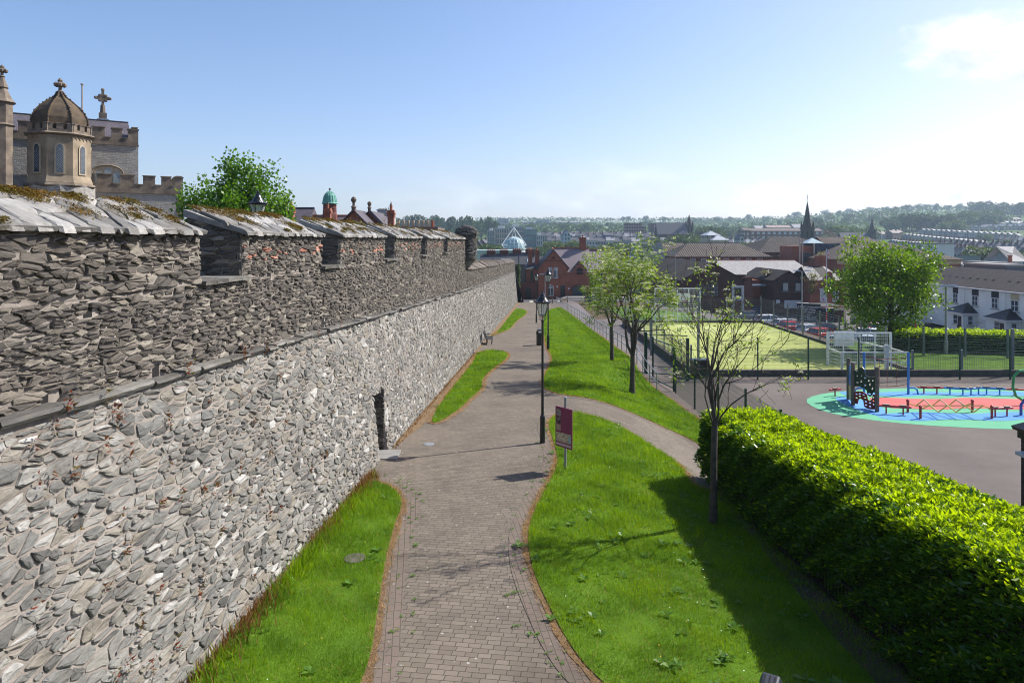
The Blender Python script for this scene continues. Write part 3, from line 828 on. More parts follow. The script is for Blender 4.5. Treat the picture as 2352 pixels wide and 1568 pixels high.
fast_mesh('lawn_weeds', np.array(V), np.array(Q), [M_weed, M_yel, M_white], mi=np.array(M))['kind'] = 'stuff'
V = []; Q = []; M = []                         # weeds in the paving joints
for _ in range(520):
    nm, poly = R.choice([l for l in LAWNS if l[0] in ('near', 'right', 'right', 'up')])
    p = offsetpoly(poly, R.uniform(.2, .62)); i = R.randrange(len(p)); x, y = p[i]
    if y < 6.5 or y > 36 or x > 5 or x < WX(y) + .1: continue
    x += R.gauss(0, .05); y += R.gauss(0, .05)
    rosette(V, Q, M, Vector((x, y, GZ(x, y) + .035)), R.randint(4, 9), R.uniform(.03, .075), .16, R.uniform(.2, .9), 0)
fast_mesh('paving_weeds', np.array(V), np.array(Q), [M_weed], mi=np.array(M))['kind'] = 'stuff'

# ------------------------------------------------------------------ hedges
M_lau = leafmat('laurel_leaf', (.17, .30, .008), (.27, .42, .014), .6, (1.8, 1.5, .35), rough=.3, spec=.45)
M_lau2 = leafmat('laurel_leaf_dark', (.03, .10, .008), (.07, .17, .012), .4, (1.5, 1.3, .4), rough=.28, spec=.5)  # darker leaf, mostly on the flanks and ends
M_core = plain('hedge_core_stems', (.012, .02, .006), (.02, .016, .01), 6, .95)  # for the stems and the solid core added inside to block light
def leafcards(P, D, L, W, rng=nr):
    """pointed leaves: base P, unit direction D, folded along the midrib"""
    n = len(P); r = rng.normal(size=(n, 3)); S = np.cross(D, r); S /= np.linalg.norm(S, axis=1)[:, None] + 1e-9
    Nn = np.cross(S, D)
    V = np.empty((n, 4, 3)); L = L[:, None]; W = W[:, None]
    V[:, 0] = P; V[:, 1] = P + D * L * .5 + S * W * .5 + Nn * W * .18; V[:, 2] = P + D * L - Nn * L * .10; V[:, 3] = P + D * L * .5 - S * W * .5 + Nn * W * .18
    return V.reshape(-1, 3), np.arange(n * 4).reshape(n, 4)
def hedge(name, label, path, hfun, wd, dens, L, mats, core, sides=(1, 1)):
    """path: (x, y) centre line; hfun(t) height; leaves over top, both flanks and ends"""
    seg = [(Vector(a), Vector(b)) for a, b in zip(path, path[1:])]
    tot = sum((b - a).length for a, b in seg)
    def pos(s):
        for a, b in seg:
            l = (b - a).length
            if s <= l or (a, b) == seg[-1]: d = (b - a) / l; return a + d * s, d
            s -= l
    t = thing(name, label, 'hedge', (*path[len(path) // 2], GZ(*path[len(path) // 2])))
    Ps = []; Ds = []; mi = []
    def bulge(s, k): return .05 * math.sin(s * 1.4 + k) + .05 * math.sin(s * 5.3 + 2 * k) + .05 * math.sin(s * 11 + k)
    n = int(tot * dens * (wd + 2 * 1.8))
    for _ in range(n):
        s = R.uniform(0, tot); c, d = pos(s); nx, ny = d.y, -d.x; h = hfun(s / tot)
        q = R.random() * (wd + h * (sides[0] + sides[1]))
        dep = abs(R.gauss(0, .07))
        if q < wd:
            u = q - wd / 2; e = abs(u) / (wd / 2); z = h - .20 * e ** 9 + bulge(s, u) * .7 + bulge(u * 2.3, s) * .5 - dep
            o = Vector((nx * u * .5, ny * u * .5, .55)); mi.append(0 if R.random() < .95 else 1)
        else:
            sg = 1 if q - wd < h * sides[0] else -1
            z = R.uniform(.22, h) if R.random() < .93 else R.uniform(.05, .3); u = sg * (wd / 2 + bulge(s * .9 + z, z * 2 + sg) - dep - .25 * max(0, z / h - .86) / .14 - .18 * max(0, .3 - z))
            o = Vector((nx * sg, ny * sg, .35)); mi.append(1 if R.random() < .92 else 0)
        x, y = c.x + nx * u, c.y + ny * u
        Ps.append((x, y, GZ(x, y) * 0 + GZ(c.x, c.y) + z)); v = o + Vector((R.gauss(0, .8), R.gauss(0, .8), R.gauss(0, .45))); Ds.append(tuple(v.normalized()))
    for s, sg in ((0, -1), (tot, 1)):
        c, d = pos(s); nx, ny = d.y, -d.x; h = hfun(s / tot)
        for _ in range(int(wd * h * dens)):
            u = R.uniform(-wd / 2, wd / 2); z = R.uniform(.2, h - .05); k = sg * (.06 + bulge(u, z) - abs(R.gauss(0, .06)))
            Ps.append((c.x + nx * u + d.x * k, c.y + ny * u + d.y * k, GZ(c.x, c.y) + z))
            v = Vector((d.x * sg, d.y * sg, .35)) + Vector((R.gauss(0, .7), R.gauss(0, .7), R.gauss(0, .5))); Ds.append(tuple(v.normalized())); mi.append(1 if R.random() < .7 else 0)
    P = np.array(Ps); D = np.array(Ds); k = len(P)
    V, Q = leafcards(P, D, nr.uniform(.7, 1.2, k) * L, nr.uniform(.33, .46, k) * L)
    V -= np.array(t.location)
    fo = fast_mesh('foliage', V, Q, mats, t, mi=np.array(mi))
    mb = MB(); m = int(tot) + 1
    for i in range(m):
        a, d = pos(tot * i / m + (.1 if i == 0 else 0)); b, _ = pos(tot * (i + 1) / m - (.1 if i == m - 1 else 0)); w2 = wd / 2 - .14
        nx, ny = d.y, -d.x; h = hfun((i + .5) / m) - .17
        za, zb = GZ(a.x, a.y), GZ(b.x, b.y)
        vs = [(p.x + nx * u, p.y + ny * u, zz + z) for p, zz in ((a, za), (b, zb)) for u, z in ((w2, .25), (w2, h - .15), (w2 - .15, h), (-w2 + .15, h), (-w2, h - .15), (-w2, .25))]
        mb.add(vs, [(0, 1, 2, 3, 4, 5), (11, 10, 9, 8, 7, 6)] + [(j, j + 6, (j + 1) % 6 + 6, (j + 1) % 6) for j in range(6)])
    for s in np.arange(.2, tot, .45):
        c, d = pos(s); mb.tube([(c.x, c.y, GZ(c.x, c.y) - .05), (c.x + R.uniform(-.1, .1), c.y, GZ(c.x, c.y) + .5)], .03, 5)
    mb.build('stems', core, t, world=True)  # mesh also holds the added light-blocking core
    return t
hx = [(6.45, 2.5), (6.35, 8), (6.2, 13), (6.0, 18.0)]
def GH(x, y): return PZ(y) - .02
_GZ = GZ
def GZ(x, y): return PZ(y) if (4.5 < x < 8.2 and y < 18.6) else _GZ(x, y)      # the hedge stands level with the lawn
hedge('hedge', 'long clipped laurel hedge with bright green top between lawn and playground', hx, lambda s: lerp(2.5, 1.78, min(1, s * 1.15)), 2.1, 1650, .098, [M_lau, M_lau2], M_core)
GZ = _GZ
def shift(z): return z
hedge('hedge', 'bright green hedge behind the white goal, in front of the white houses', [(27.5, 50.5), (33, 49.2), (44, 47.5)], lambda s: 1.45, 2.4, 330, .19, [M_lau, M_lau2], M_core, (1, 1))
# low iron railing along the lawn side of the near hedge
t = thing('hedge_railing', 'low dark iron railing half hidden under the laurel hedge', 'railing', (5.25, 10, PZ(10)))
mb = MB(); rl = [(5.33, 4), (5.28, 10), (5.1, 15.2)]
def rx(y): return interp(y, [(q[1], q[0]) for q in rl])
for y in np.arange(4.0, 15.3, .11): mb.bar((rx(y), y, PZ(y)), (rx(y), y, PZ(y) + .55), .014)
for z in (.12, .5): mb.bar((rx(4), 4, PZ(4) + z), (rx(10), 10, PZ(10) + z), .03); mb.bar((rx(10), 10, PZ(10) + z), (rx(15.2), 15.2, PZ(15.2) + z), .03)
mb.build('bars', plain('black_iron', (.012, .012, .013), (.02, .018, .016), 5, .5), t, world=True)

# ------------------------------------------------------------------ trees
M_bark = plain('grey_bark', (.105, .09, .072), (.045, .038, .03), 9, .95, .9, 40)
M_bark2 = plain('dark_bark', (.07, .058, .048), (.035, .03, .026), 9, .95, .8, 30)
def grow(wood, tips, p, d, L, r, lvl, rnd, up=.25, spread=.75, kids=(3, 5), seg=4, nside=5, shrink=(.5, .72), wob=.22):
    pts = [Vector(p)]; rr = [r]; dd = Vector(d).normalized(); step = L / seg
    for i in range(seg):
        dd = (dd + Vector((rnd.gauss(0, wob), rnd.gauss(0, wob), rnd.gauss(0, wob) + up * .35))).normalized()
        pts.append(pts[-1] + dd * step); rr.append(lerp(r, r * (.55 if lvl else .3), (i + 1) / seg))
    wood.append((pts, rr, nside if lvl else 3))
    if lvl == 0:
        for q in pts[1:]: tips.append((q, dd.copy()))
        return
    n = rnd.randint(*kids)
    for k in range(n):
        t = rnd.uniform(.3, 1.0) if k else 1.0
        i = min(seg - 1, int(t * seg)); q = pts[i].lerp(pts[i + 1], min(1, t * seg - i)); base = (pts[i + 1] - pts[i]).normalized()
        a = rnd.uniform(0, 2 * PI); o = base.orthogonal().normalized(); s = base.cross(o)
        ang = rnd.uniform(.5, 1.15) * spread * (1 if k else .4)
        nd_ = base * math.cos(ang) + (o * math.cos(a) + s * math.sin(a)) * math.sin(ang)
        grow(wood, tips, q, nd_, L * rnd.uniform(*shrink), max(rr[i] * .62, .004), lvl - 1, rnd, up, spread, kids, max(3, seg - 1), max(3, nside - 1), shrink, wob)
def fit(wood, tips, z0, box):
    """squeeze everything above z0 into box = (x0, x1, y0, y1, ztop) around the trunk"""
    xs = [q.x for q, _ in tips]; ys = [q.y for q, _ in tips]; zz = [q.z for q, _ in tips]
    pc = lambda a, f: sorted(a)[int(f * (len(a) - 1))]
    mx = max(abs(pc(xs, .03)), 1e-3), max(pc(xs, .97), 1e-3); my = max(abs(pc(ys, .03)), 1e-3), max(pc(ys, .97), 1e-3); mz = pc(zz, .985)
    def f(q):
        if q.z < z0: k = max(0, min(1, q.z / z0)) if z0 > 0 else 0
        else: k = 1
        x = q.x * (box[0] / mx[0] if q.x < 0 else box[1] / mx[1]) ; y = q.y * (box[2] / my[0] if q.y < 0 else box[3] / my[1])
        x = max(-box[0] * 1.06, min(box[1] * 1.06, x)); y = max(-box[2] * 1.06, min(box[3] * 1.06, y))
        z = q.z if q.z < z0 else z0 + (q.z - z0) * (box[4] - z0) / (mz - z0)
        return Vector((lerp(q.x, x, k), lerp(q.y, y, k), z))
    return [([f(q) for q in p], r, n) for p, r, n in wood], [(f(q), d) for q, d in tips]
def foliage(name, tips, per, size, ratio, mat, parent, rnd, spreadr=.18, droop=.1, up=.2):
    P = []; D = []
    for q, d in tips:
        for _ in range(per if isinstance(per, int) else rnd.randint(*per)):
            o = Vector((rnd.gauss(0, 1), rnd.gauss(0, 1), rnd.gauss(0, .8))); o.normalize()
            P.append(q + o * spreadr * rnd.random() ** .5); D.append((o * 1.0 + Vector((0, 0, up)) + Vector((rnd.gauss(0, .4), rnd.gauss(0, .4), rnd.gauss(0, .4) - droop))).normalized())
    n = len(P); V, Q = leafcards(np.array([tuple(q) for q in P]), np.array([tuple(q) for q in D]), nr.uniform(.65, 1.2, n) * size, nr.uniform(.8, 1.2, n) * size * ratio)
    return fast_mesh(name, V, Q, mat, parent)
def wood_mesh(wood, mat, parent, thin=.0):
    mb = MB()
    for p, r, n in wood: mb.tube(p, [max(x, thin) for x in r], n, cap=False)
    return mb.build('trunk', mat, parent, smooth=True)
def blossoms(tips, n, size, mat, parent, rnd, per=26):
    V = []; Q = []
    for q, d in rnd.sample(tips, min(n, len(tips))):
        c = q + Vector((rnd.gauss(0, .03), rnd.gauss(0, .03), size * .4))
        s0 = size * rnd.uniform(.6, 1.15)
        for _ in range(per):
            a = rnd.uniform(0, 2 * PI); rr = s0 * rnd.random() ** .5
            p = c + Vector((rr * math.cos(a), rr * math.sin(a), .35 * s0 * (1 - (rr / s0) ** 2) + rnd.uniform(-.01, .01)))
            s = s0 * .3; u = Vector((rnd.uniform(-1, 1), rnd.uniform(-1, 1), rnd.uniform(-.4, .4))) * s; w = Vector((rnd.uniform(-1, 1), rnd.uniform(-1, 1), rnd.uniform(-.4, .4))) * s
            b = len(V); V += [p - u, p + w, p + u]; Q.append((b, b + 1, b + 2))
    return fast_mesh('blossom', np.array([tuple(q) for q in V]), np.array(Q), mat, parent)
M_row = leafmat('rowan_leaf', (.10, .19, .02), (.22, .34, .04), .52, (1.5, 1.35, .5), rough=.45)
M_blo = leafmat('rowan_blossom', (.62, .60, .42), (.80, .80, .66), .35, (1.05, 1.05, .8), rough=.8, spec=.1)
def rowan(label, x, y, H, split, limbs, r0, box, seed, per, leaf, nblo, lv=3, kids=(2, 4), spread=.8, keep=1.0, thin=.006, spreadr=.2, bsz=.15, lr=(.42, .6)):
    rnd = random.Random(seed); t = thing('rowan_tree', label, 'tree', (x, y, GZ(x, y) - .03), 0, 'rowan trees along the path')
    wood = []; tips = []
    pts = [Vector((0, 0, 0)), Vector((rnd.uniform(-.03, .03), 0, split * .35)), Vector((rnd.uniform(-.05, .05), 0, split * .7)), Vector((rnd.uniform(-.05, .05), .02, split))]
    wood.append((pts, [r0 * 1.35, r0, r0 * .93, r0 * .88], 9))
    for k in range(limbs):
        a = 2 * PI * k / limbs + rnd.uniform(-.4, .4); e = rnd.uniform(.25, .85) if k else .05
        z = split * rnd.uniform(.86, 1.0); p = Vector((pts[-1].x, .02, z))
        grow(wood, tips, p, (math.cos(a) * e, math.sin(a) * e, 1), (H - split) * rnd.uniform(.42, .6), r0 * rnd.uniform(*lr) if k else r0 * .7, lv, rnd, .16, spread, kids)
    wood, tips = fit(wood, tips, split, (*box, H))
    wood_mesh(wood, M_bark, t, thin)
    tl = [q for q in tips if rnd.random() < keep]
    c = foliage('crown', tl, per, leaf, .36, M_row, t, rnd, spreadr)
    blossoms(tl, nblo, bsz, M_blo, t, rnd).name = 'blossom'
    return t
rowan('leafy rowan tree in white blossom, nearer of the two by the tubular railing', 5.95, 33.8, 7.5, 2.0, 7, .13, (1.75, 2.05, 1.8, 1.8), 5, (5, 9), .17, 460, spreadr=.22)
rowan('slimmer rowan tree in white blossom, farther of the two by the tubular railing', 6.0, 41.0, 6.6, 2.2, 6, .11, (1.7, 1.55, 1.6, 1.6), 9, (5, 9), .18, 330, spreadr=.22)
rowan('nearly bare young rowan with sparse leaves at the end of the laurel hedge', 4.3, 14.6, 5.75, 2.35, 7, .075, (1.2, 1.55, 1.1, 1.1), 27, (3, 6), .09, 60, lv=3, kids=(3, 4), spread=.72, keep=.2, bsz=.085, lr=(.26, .42), thin=.005, spreadr=.09)
M_map = leafmat('maple_leaf', (.06, .14, .012), (.16, .27, .02), .45, (1.7, 1.5, .45), rough=.4, patch=(.35, (.07, .16, .012)))
def bigtree(name, label, x, y, z, H, split, limbs, r0, box, seed, per, leaf, mat, bark, lv=3, kids=(3, 4), spread=.85, spreadr=.35, group=None, e=(.35, 1.5), fill=0):
    rnd = random.Random(seed); t = thing(name, label, 'tree', (x, y, z), 0, group)
    wood = []; tips = []; top = H * .62
    pts = [Vector((rnd.gauss(0, .06) * (i > 0), rnd.gauss(0, .06) * (i > 0), top * i / 6)) for i in range(7)]
    wood.append((pts, [r0 * lerp(1.25, .35, i / 6) for i in range(7)], 9))
    for k in range(limbs):
        f = (k + .5) / limbs; zz = lerp(split, top, f ** 1.2); a = k * 2.4 + rnd.uniform(-.3, .3); ee = lerp(e[1], e[0], f)
        grow(wood, tips, (pts[3].x, pts[3].y, zz), (math.cos(a) * ee, math.sin(a) * ee, 1), lerp(.36, .26, f) * H, r0 * lerp(.5, .28, f), lv, rnd, .15, spread, kids)
    wood, tips = fit(wood, tips, split, (*box, H))
    if fill:                                           # outer sprays that round the crown off
        zc0, zc1 = split * 1.0, H; cz, rz_ = (zc0 + zc1) / 2, (zc1 - zc0) / 2
        for _ in range(fill):
            d = Vector((rnd.gauss(0, 1), rnd.gauss(0, 1), rnd.gauss(0, 1))).normalized(); th = math.atan2(d.y, d.x)
            k = (.62 + .38 * rnd.random() ** .6) * (1 + .10 * math.sin(5 * th + 4 * d.z) + .08 * math.sin(9 * d.z + 3 * th)) * (1 - .12 * max(0, d.z))
            tips.append((Vector((d.x * k * (box[0] if d.x < 0 else box[1]), d.y * k * (box[2] if d.y < 0 else box[3]), cz + d.z * k * rz_)), d))
    wood_mesh(wood, bark, t); foliage('crown', tips, per, leaf, .75, mat, t, rnd, spreadr)
    return t
bigtree('maple_tree', 'large round-crowned maple tree beside the white houses, behind the goal', 26.3, 47.6, GZ(26.3, 47.6) - .05, 7.75, 1.75, 13, .21, (3.2, 3.1, 3.0, 3.0), 4, (4, 7), .20, M_map, M_bark2, lv=3, kids=(3, 4), spreadr=.4, fill=1300)
M_syc = leafmat('elder_leaf', (.05, .15, .012), (.12, .25, .02), .45, (1.5, 1.35, .45), rough=.4)
bigtree('bushy_tree', 'bright green bushy tree rising behind the wall beside the castle', 1.05 / 683 * 0 + (236 - 512) / 683 * 29, 29, ZIN, 6.6, 2.4, 11, .12, (2.0, 2.1, 1.8, 1.8), 8, (6, 10), .15, M_syc, M_bark2, lv=2, kids=(5, 7), spreadr=.28, fill=120)
# ------------------------------------------------------------------ things beside the path
M_blk = plain('black_paint', (.010, .011, .014), (.016, .017, .02), 8, .28, .1, 60, spec=.6)
M_galv = plain('galvanised_steel', (.36, .38, .40), (.26, .28, .30), 12, .42, .1, 50, metal=.5)
M_pane = clearglass('lantern_glass', (.85, .88, .84), .45)
LG = 'black lamp posts along the town wall'
def lamp(label, loc, H=4.8, sc=1.0):
    t = thing('street_lamp', label, 'street lamp', loc, .3, LG); t.scale = (sc,) * 3
    mb = MB(); mb.lathe([(.10, -.1), (.10, .02), (.085, .05), (.078, .75), (.085, .8), (.078, .86), (.05, .92)], 14); mb.build('base', M_blk, t, smooth=False)
    z = H - .92
    mb = MB(); mb.lathe([(.046, .9), (.040, 2.2), (.036, z - .06), (.05, z - .05), (.05, z), (.02, z + .02)], 12); mb.lathe([(.012, z), (.012, z + .17)], 6); mb.build('column', M_blk, t)
    mb = MB()
    for k in range(4):
        a = k * PI / 2 + PI / 4; c, s = math.cos(a), math.sin(a)
        mb.tube([(c * r, s * r, z + h) for r, h in ((.03, -.03), (.05, .0), (.11, .05), (.10, .11), (.06, .09), (.1, .15), (.125, .17))], .0085, 5)
    mb.build('bracket', M_blk, t)
    g0, g1, r0, r1 = z + .17, z + .55, .115, .215
    mb = MB(); n = 6
    for k in range(n):
        a = 2 * PI * k / n; mb.bar((r0 * math.cos(a), r0 * math.sin(a), g0), (r1 * math.cos(a), r1 * math.sin(a), g1), .016)
    mb.lathe([(r0 - .02, g0 - .015), (r0 + .012, g0 - .015), (r0 + .015, g0 + .012), (r0 - .02, g0 + .012)], 6); mb.lathe([(r1 - .01, g1 - .01), (r1 + .02, g1 - .01), (r1 + .035, g1 + .02), (r1 - .01, g1 + .03)], 24)
    fr = mb.build('lantern', M_blk, t)
    mb = MB(); vs = [((r - .006) * math.cos(2 * PI * k / n), (r - .006) * math.sin(2 * PI * k / n), h) for r, h in ((r0, g0 + .005), (r1, g1 - .005)) for k in range(n)]
    mb.add(vs, [(k, (k + 1) % n, n + (k + 1) % n, n + k) for k in range(n)]); mb.build('glass', M_pane, fr)
    mb = MB(); h = g1
    mb.lathe([(r1 + .035, h + .005), (r1 + .045, h + .03), (r1 - .02, h + .055), (.15, h + .12), (.115, h + .175), (.12, h + .19), (.095, h + .205), (.08, h + .235), (.07, h + .27), (.075, h + .28), (.045, h + .30), (.02, h + .315), (.035, h + .335), (.03, h + .355), (.012, h + .37), (.018, h + .385), (.003, h + .42)], 20)
    for k in range(6):                                  # little scrolls round the brim
        a = 2 * PI * (k + .5) / 6; c, s = math.cos(a), math.sin(a); r = r1 + .03
        mb.tube([(c * r - s * q, s * r + c * q, h + w) for q, w in ((-.08, .03), (-.06, .06), (-.03, .05), (0, .085), (.03, .05), (.06, .06), (.08, .03))], .009, 5)
    mb.build('roof', M_blk, t, smooth=False)
    return t
l1 = lamp('black lantern post nearest the pink sign, tall in the middle of the view', (.96, 21.5, GZ(.96, 21.5)), 4.8)
p = ground_at(1259 * 1.7415, 803 * 1.7415); L2 = dup(l1, p, 1.1, 'black lantern post on the grass beside the litter bin', p.y * 81.4 / F / 4.8)
p = ground_at(1232 * 1.7415, 741 * 1.7415); dup(l1, p, .7, 'farthest black lantern post, on the left side of the two distant ones', p.y * 50.5 / F / 4.8)
dup(l1, ((258 - 512) / F * 19, 19, ZIN), .5, 'black lantern rising behind the battlements in front of the bushy tree')
q = dup(l1, ((355.5 - 512) / F * 45, 45, ZIN), .2, 'black lantern of which only the roof shows over the coping', .985)

# pink information board on a steel post
pl = Vector((1.45, 18.57, GZ(1.45, 18.57)))
t = thing('information_sign', 'pink tourist information board on a grey post at the lawn corner', 'sign', pl)
mb = MB(); mb.tube([(0, 0, -.1), (0, 0, 2.0)], .04, 12); mb.lathe([(.042, 1.98), (.042, 2.01), (.01, 2.02)], 12); mb.build('post', M_galv, t)
pa = math.atan2(-.44, .385); w, z0, z1 = .62, .66, 1.74; off = Vector((-.05, -.05, 0))
tf = Matrix.Translation(Vector((-.045, -.075, 0))) @ Matrix.Rotation(pa, 4, 'Z')
mb = MB(); mb.box(-w / 2, w / 2, -.012, .012, z0, z1, 0, tf); pn = mb.build('panel', plain('magenta_panel', (.20, .022, .085), (.17, .02, .075), 3, .4), t)
def slab(name, x0, x1, a, b, m, d=.0155, parent=None):
    mb = MB(); mb.box(x0, x1, -d, -.011, a, b, 0, tf); return mb.build(name, m, parent or pn)
def photomat(name, cs):
    m, tt, out = newmat(name); f = noise(tt, objco(tt), 14, 4, .6); pbsdf(tt, out, ramp(tt, f, [(.3 + .4 * i / (len(cs) - 1), c) for i, c in enumerate(cs)]), .5); return m
slab('photo_print', -.27, -.11, 1.50, 1.67, photomat('photo_a', [(.02, .02, .02), (.25, .22, .2), (.3, .3, .32)]))
slab('photo_print', -.27, -.11, 1.28, 1.475, photomat('photo_b', [(.03, .02, .015), (.05, .03, .03), (.4, .38, .36)]))
slab('photo_print', -.27, -.11, 1.10, 1.262, photomat('photo_c', [(.25, .12, .06), (.35, .25, .15), (.2, .3, .5)]))
mp = slab('town_map', -.28, .28, .80, 1.05, photomat('map_print', [(.50, .42, .30), (.62, .53, .38), (.25, .18, .15), (.62, .54, .4)]))
slab('map_river', .19, .262, .82, 1.02, plain('map_blue', (.25, .45, .52), None, 5), .0165, pn)
slab('caption_strip', -.28, .28, .70, .765, plain('caption_pale', (.55, .42, .45), None, 9))

# litter bin
p = Vector(((539.9 - 512) / F * 49.6, 49.6, 0)); p.z = GZ(p.x, p.y)
t = thing('litter_bin', 'black round-topped litter bin by the edge of the brick path', 'bin', p)
mb = MB(); mb.lathe([(.23, -.05), (.23, .05), (.26, .08), (.26, .82), (.28, .83), (.28, .88), (.24, .9)], 18)
b_ = mb.build('body', M_blk, t)
mb = MB()                                              # hood with a round mouth on each side
for k in range(14):
    a0, a1 = PI * k / 14, PI * (k + 1) / 14
    o0, o1 = (.28 * math.cos(a0), .9 + .30 * math.sin(a0)), (.28 * math.cos(a1), .9 + .30 * math.sin(a1))
    i0, i1 = (.13 * math.cos(a0 * 2 - PI / 2), 1.0 + .13 * math.sin(a0 * 2 - PI / 2)), (.13 * math.cos(a1 * 2 - PI / 2), 1.0 + .13 * math.sin(a1 * 2 - PI / 2))
    for y in (-.24, .24):
        mb.add([(o0[0], y, o0[1]), (o1[0], y, o1[1]), (.6 * o1[0], y, .9 + .6 * (o1[1] - .9)), (.6 * o0[0], y, .9 + .6 * (o0[1] - .9))], [(0, 1, 2, 3)])
    mb.add([(o0[0], -.24, o0[1]), (o1[0], -.24, o1[1]), (o1[0], .24, o1[1]), (o0[0], .24, o0[1])], [(0, 1, 2, 3)])
mb.lathe([(.2, .9), (.2, .95)], 14); mb.build('hood', M_blk, t)
mb = MB(); mb.tube([(.12 * math.cos(a), -.245, 1.03 + .12 * math.sin(a)) for a in [2 * PI * i / 16 for i in range(17)]], .016, 5); mb.build('mouth_ring', plain('pale_rim', (.5, .5, .45), None, 5), t)

# bench against the wall
by = 50.6; bx = WX(by) + .15
t = thing('bench', 'black metal bench with its back to the town wall', 'bench', (bx, by, GZ(bx + .5, by)))
mb = MB()
for i in range(6): mb.bar((.2 + i * .085, -.8, .45 + .012 * (i - 2) ** 2 * .2), (.2 + i * .085, .8, .45 + .012 * (i - 2) ** 2 * .2), .07, .03)
mb.build('seat', M_blk, t); mb = MB()
for i in range(5): mb.bar((.12 - i * .028, -.8, .56 + i * .085), (.12 - i * .028, .8, .56 + i * .085), .03, .07)
mb.build('backrest', M_blk, t)
for y in (-.6, .6):
    mb = MB(); mb.tube([(.6, y, 0), (.6, y, .3), (.66, y, .44)], .03, 6); mb.tube([(.25, y, 0), (.22, y, .4), (.0, y, .92)], .03, 6); mb.tube([(.66, y, .44), (.2, y, .42)], .03, 6); mb.tube([(.64, y, .62), (.3, y, .66), (.1, y, .66)], .022, 6); mb.build('leg', M_blk, t)
# manhole cover and a flat stone by the path
t = thing('manhole_cover', 'small pale round cover set in the brick path near the wall door', 'cover', gd(985, 1021)); t.location.z += .024
mb = MB(); mb.lathe([(.17, 0), (.17, .012), (.14, .016)], 18); mb.build('lid', M_galv, t)
t = thing('manhole_cover', 'grey round cover in bare ground on the near grass by the wall', 'cover', gd(815, 1288)); t.location.z += .05
mb = MB(); mb.lathe([(.2, 0), (.2, .02), (.17, .024)], 18); mb.build('lid', plain('concrete_lid', (.13, .12, .10), (.08, .07, .05)), t)

# tubular railing along the grass
def tubular(label, line, n, h=1.05, name='tubular_railing'):
    t = thing(name, label, 'railing', (*line[0], GZ(*line[0])))
    def pos(f):
        s = f * (len(line) - 1); i = min(int(s), len(line) - 2); a, b = line[i], line[i + 1]; k = s - i
        return lerp(a[0], b[0], k), lerp(a[1], b[1], k)
    P = [pos(i / n) for i in range(n + 1)]
    for i, (x, y) in enumerate(P):
        z = GZ(x, y); mb = MB(); mb.tube([(x, y, z - .1), (x, y, z + h)], .032, 6)
        for q in (h, h * .52): mb.lathe([(.0, -.05), (.035, -.035), (.05, 0), (.035, .035), (.0, .05)], 8, (x, y, z + q))
        mb.build('post', M_galv, t, world=True)
    for q in (h, h * .52):
        mb = MB(); mb.tube([(x, y, GZ(x, y) + q) for x, y in P], .034, 6); mb.build('rail', M_galv, t, world=True)
    return t
tubular('long tubular steel railing with ball joints along the top of the grass', [(7.55, 35.6), (7.4, 60), (7.3, 85), (7.35, 113)], 40)
tubular('second tubular railing, beyond the ramp by the dark red cabinet', [(13.2, 104), (13.6, 92), (14.6, 82)], 12)
# bollards at the end of the path
def bollard(label, u, v, y):
    t = thing('bollard', label, 'bollard', at(u, v, y), 0, 'black bollards at the road end'); t.location.z = max(t.location.z, GZ(t.location.x, y)) if False else GZ(t.location.x, y) - .02
    mb = MB(); mb.lathe([(.075, 0), (.075, .85), (.085, .87), (.085, .93), (.07, 1.02), (.02, 1.06)], 10); mb.lathe([(.0775, .70), (.0775, .78)], 10, mi=1); mb.build('post', [M_blk, plain('white_band', (.6, .6, .6))], t)
for lab, u, v, y in (('black bollard at the foot of the wall end', 2086, 1212, 114), ('black bollard left of the tubular railing end', 2209, 1219, 112), ('black bollard behind the end of the tubular railing', 2243, 1221, 113), ('black bollard right of the railing end, before the red brick steps', 2269, 1222, 112)): bollard(lab, u, v, y)
# grey column light by the road
def columnlight(label, loc, h, arm, double=False, r=.06):
    t = thing('lamp_column', label, 'street light', loc)
    mb = MB(); mb.lathe([(r * 1.5, -.1), (r * 1.5, .9), (r, 1.0), (r * .75, h)], 10); mb.build('column', M_galv, t)
    for s in ((-1, 1) if double else (-1,)):
        mb = MB(); mb.tube([(0, 0, h - .05), (s * arm, 0, h + .05)], .03, 6); mb.add([(s * arm + s * x, y, h + z) for x, y, z in ((-.1, -.13, 0), (.75, -.13, .02), (.75, .13, .02), (-.1, .13, 0), (-.05, -.09, .16), (.6, -.07, .13), (.6, .07, .13), (-.05, .09, .16))], [(0, 1, 2, 3), (4, 7, 6, 5), (0, 4, 5, 1), (1, 5, 6, 2), (2, 6, 7, 3), (3, 7, 4, 0)]); mb.build('lamp_head', M_galv, t)
    return t
q = at(2180, 1180, 108); columnlight('slim grey street light behind the lantern posts, before the red brick gable', (q.x, 108, GZ(q.x, 108)), at(2180, 1097, 108).z - GZ(q.x, 108), .15)
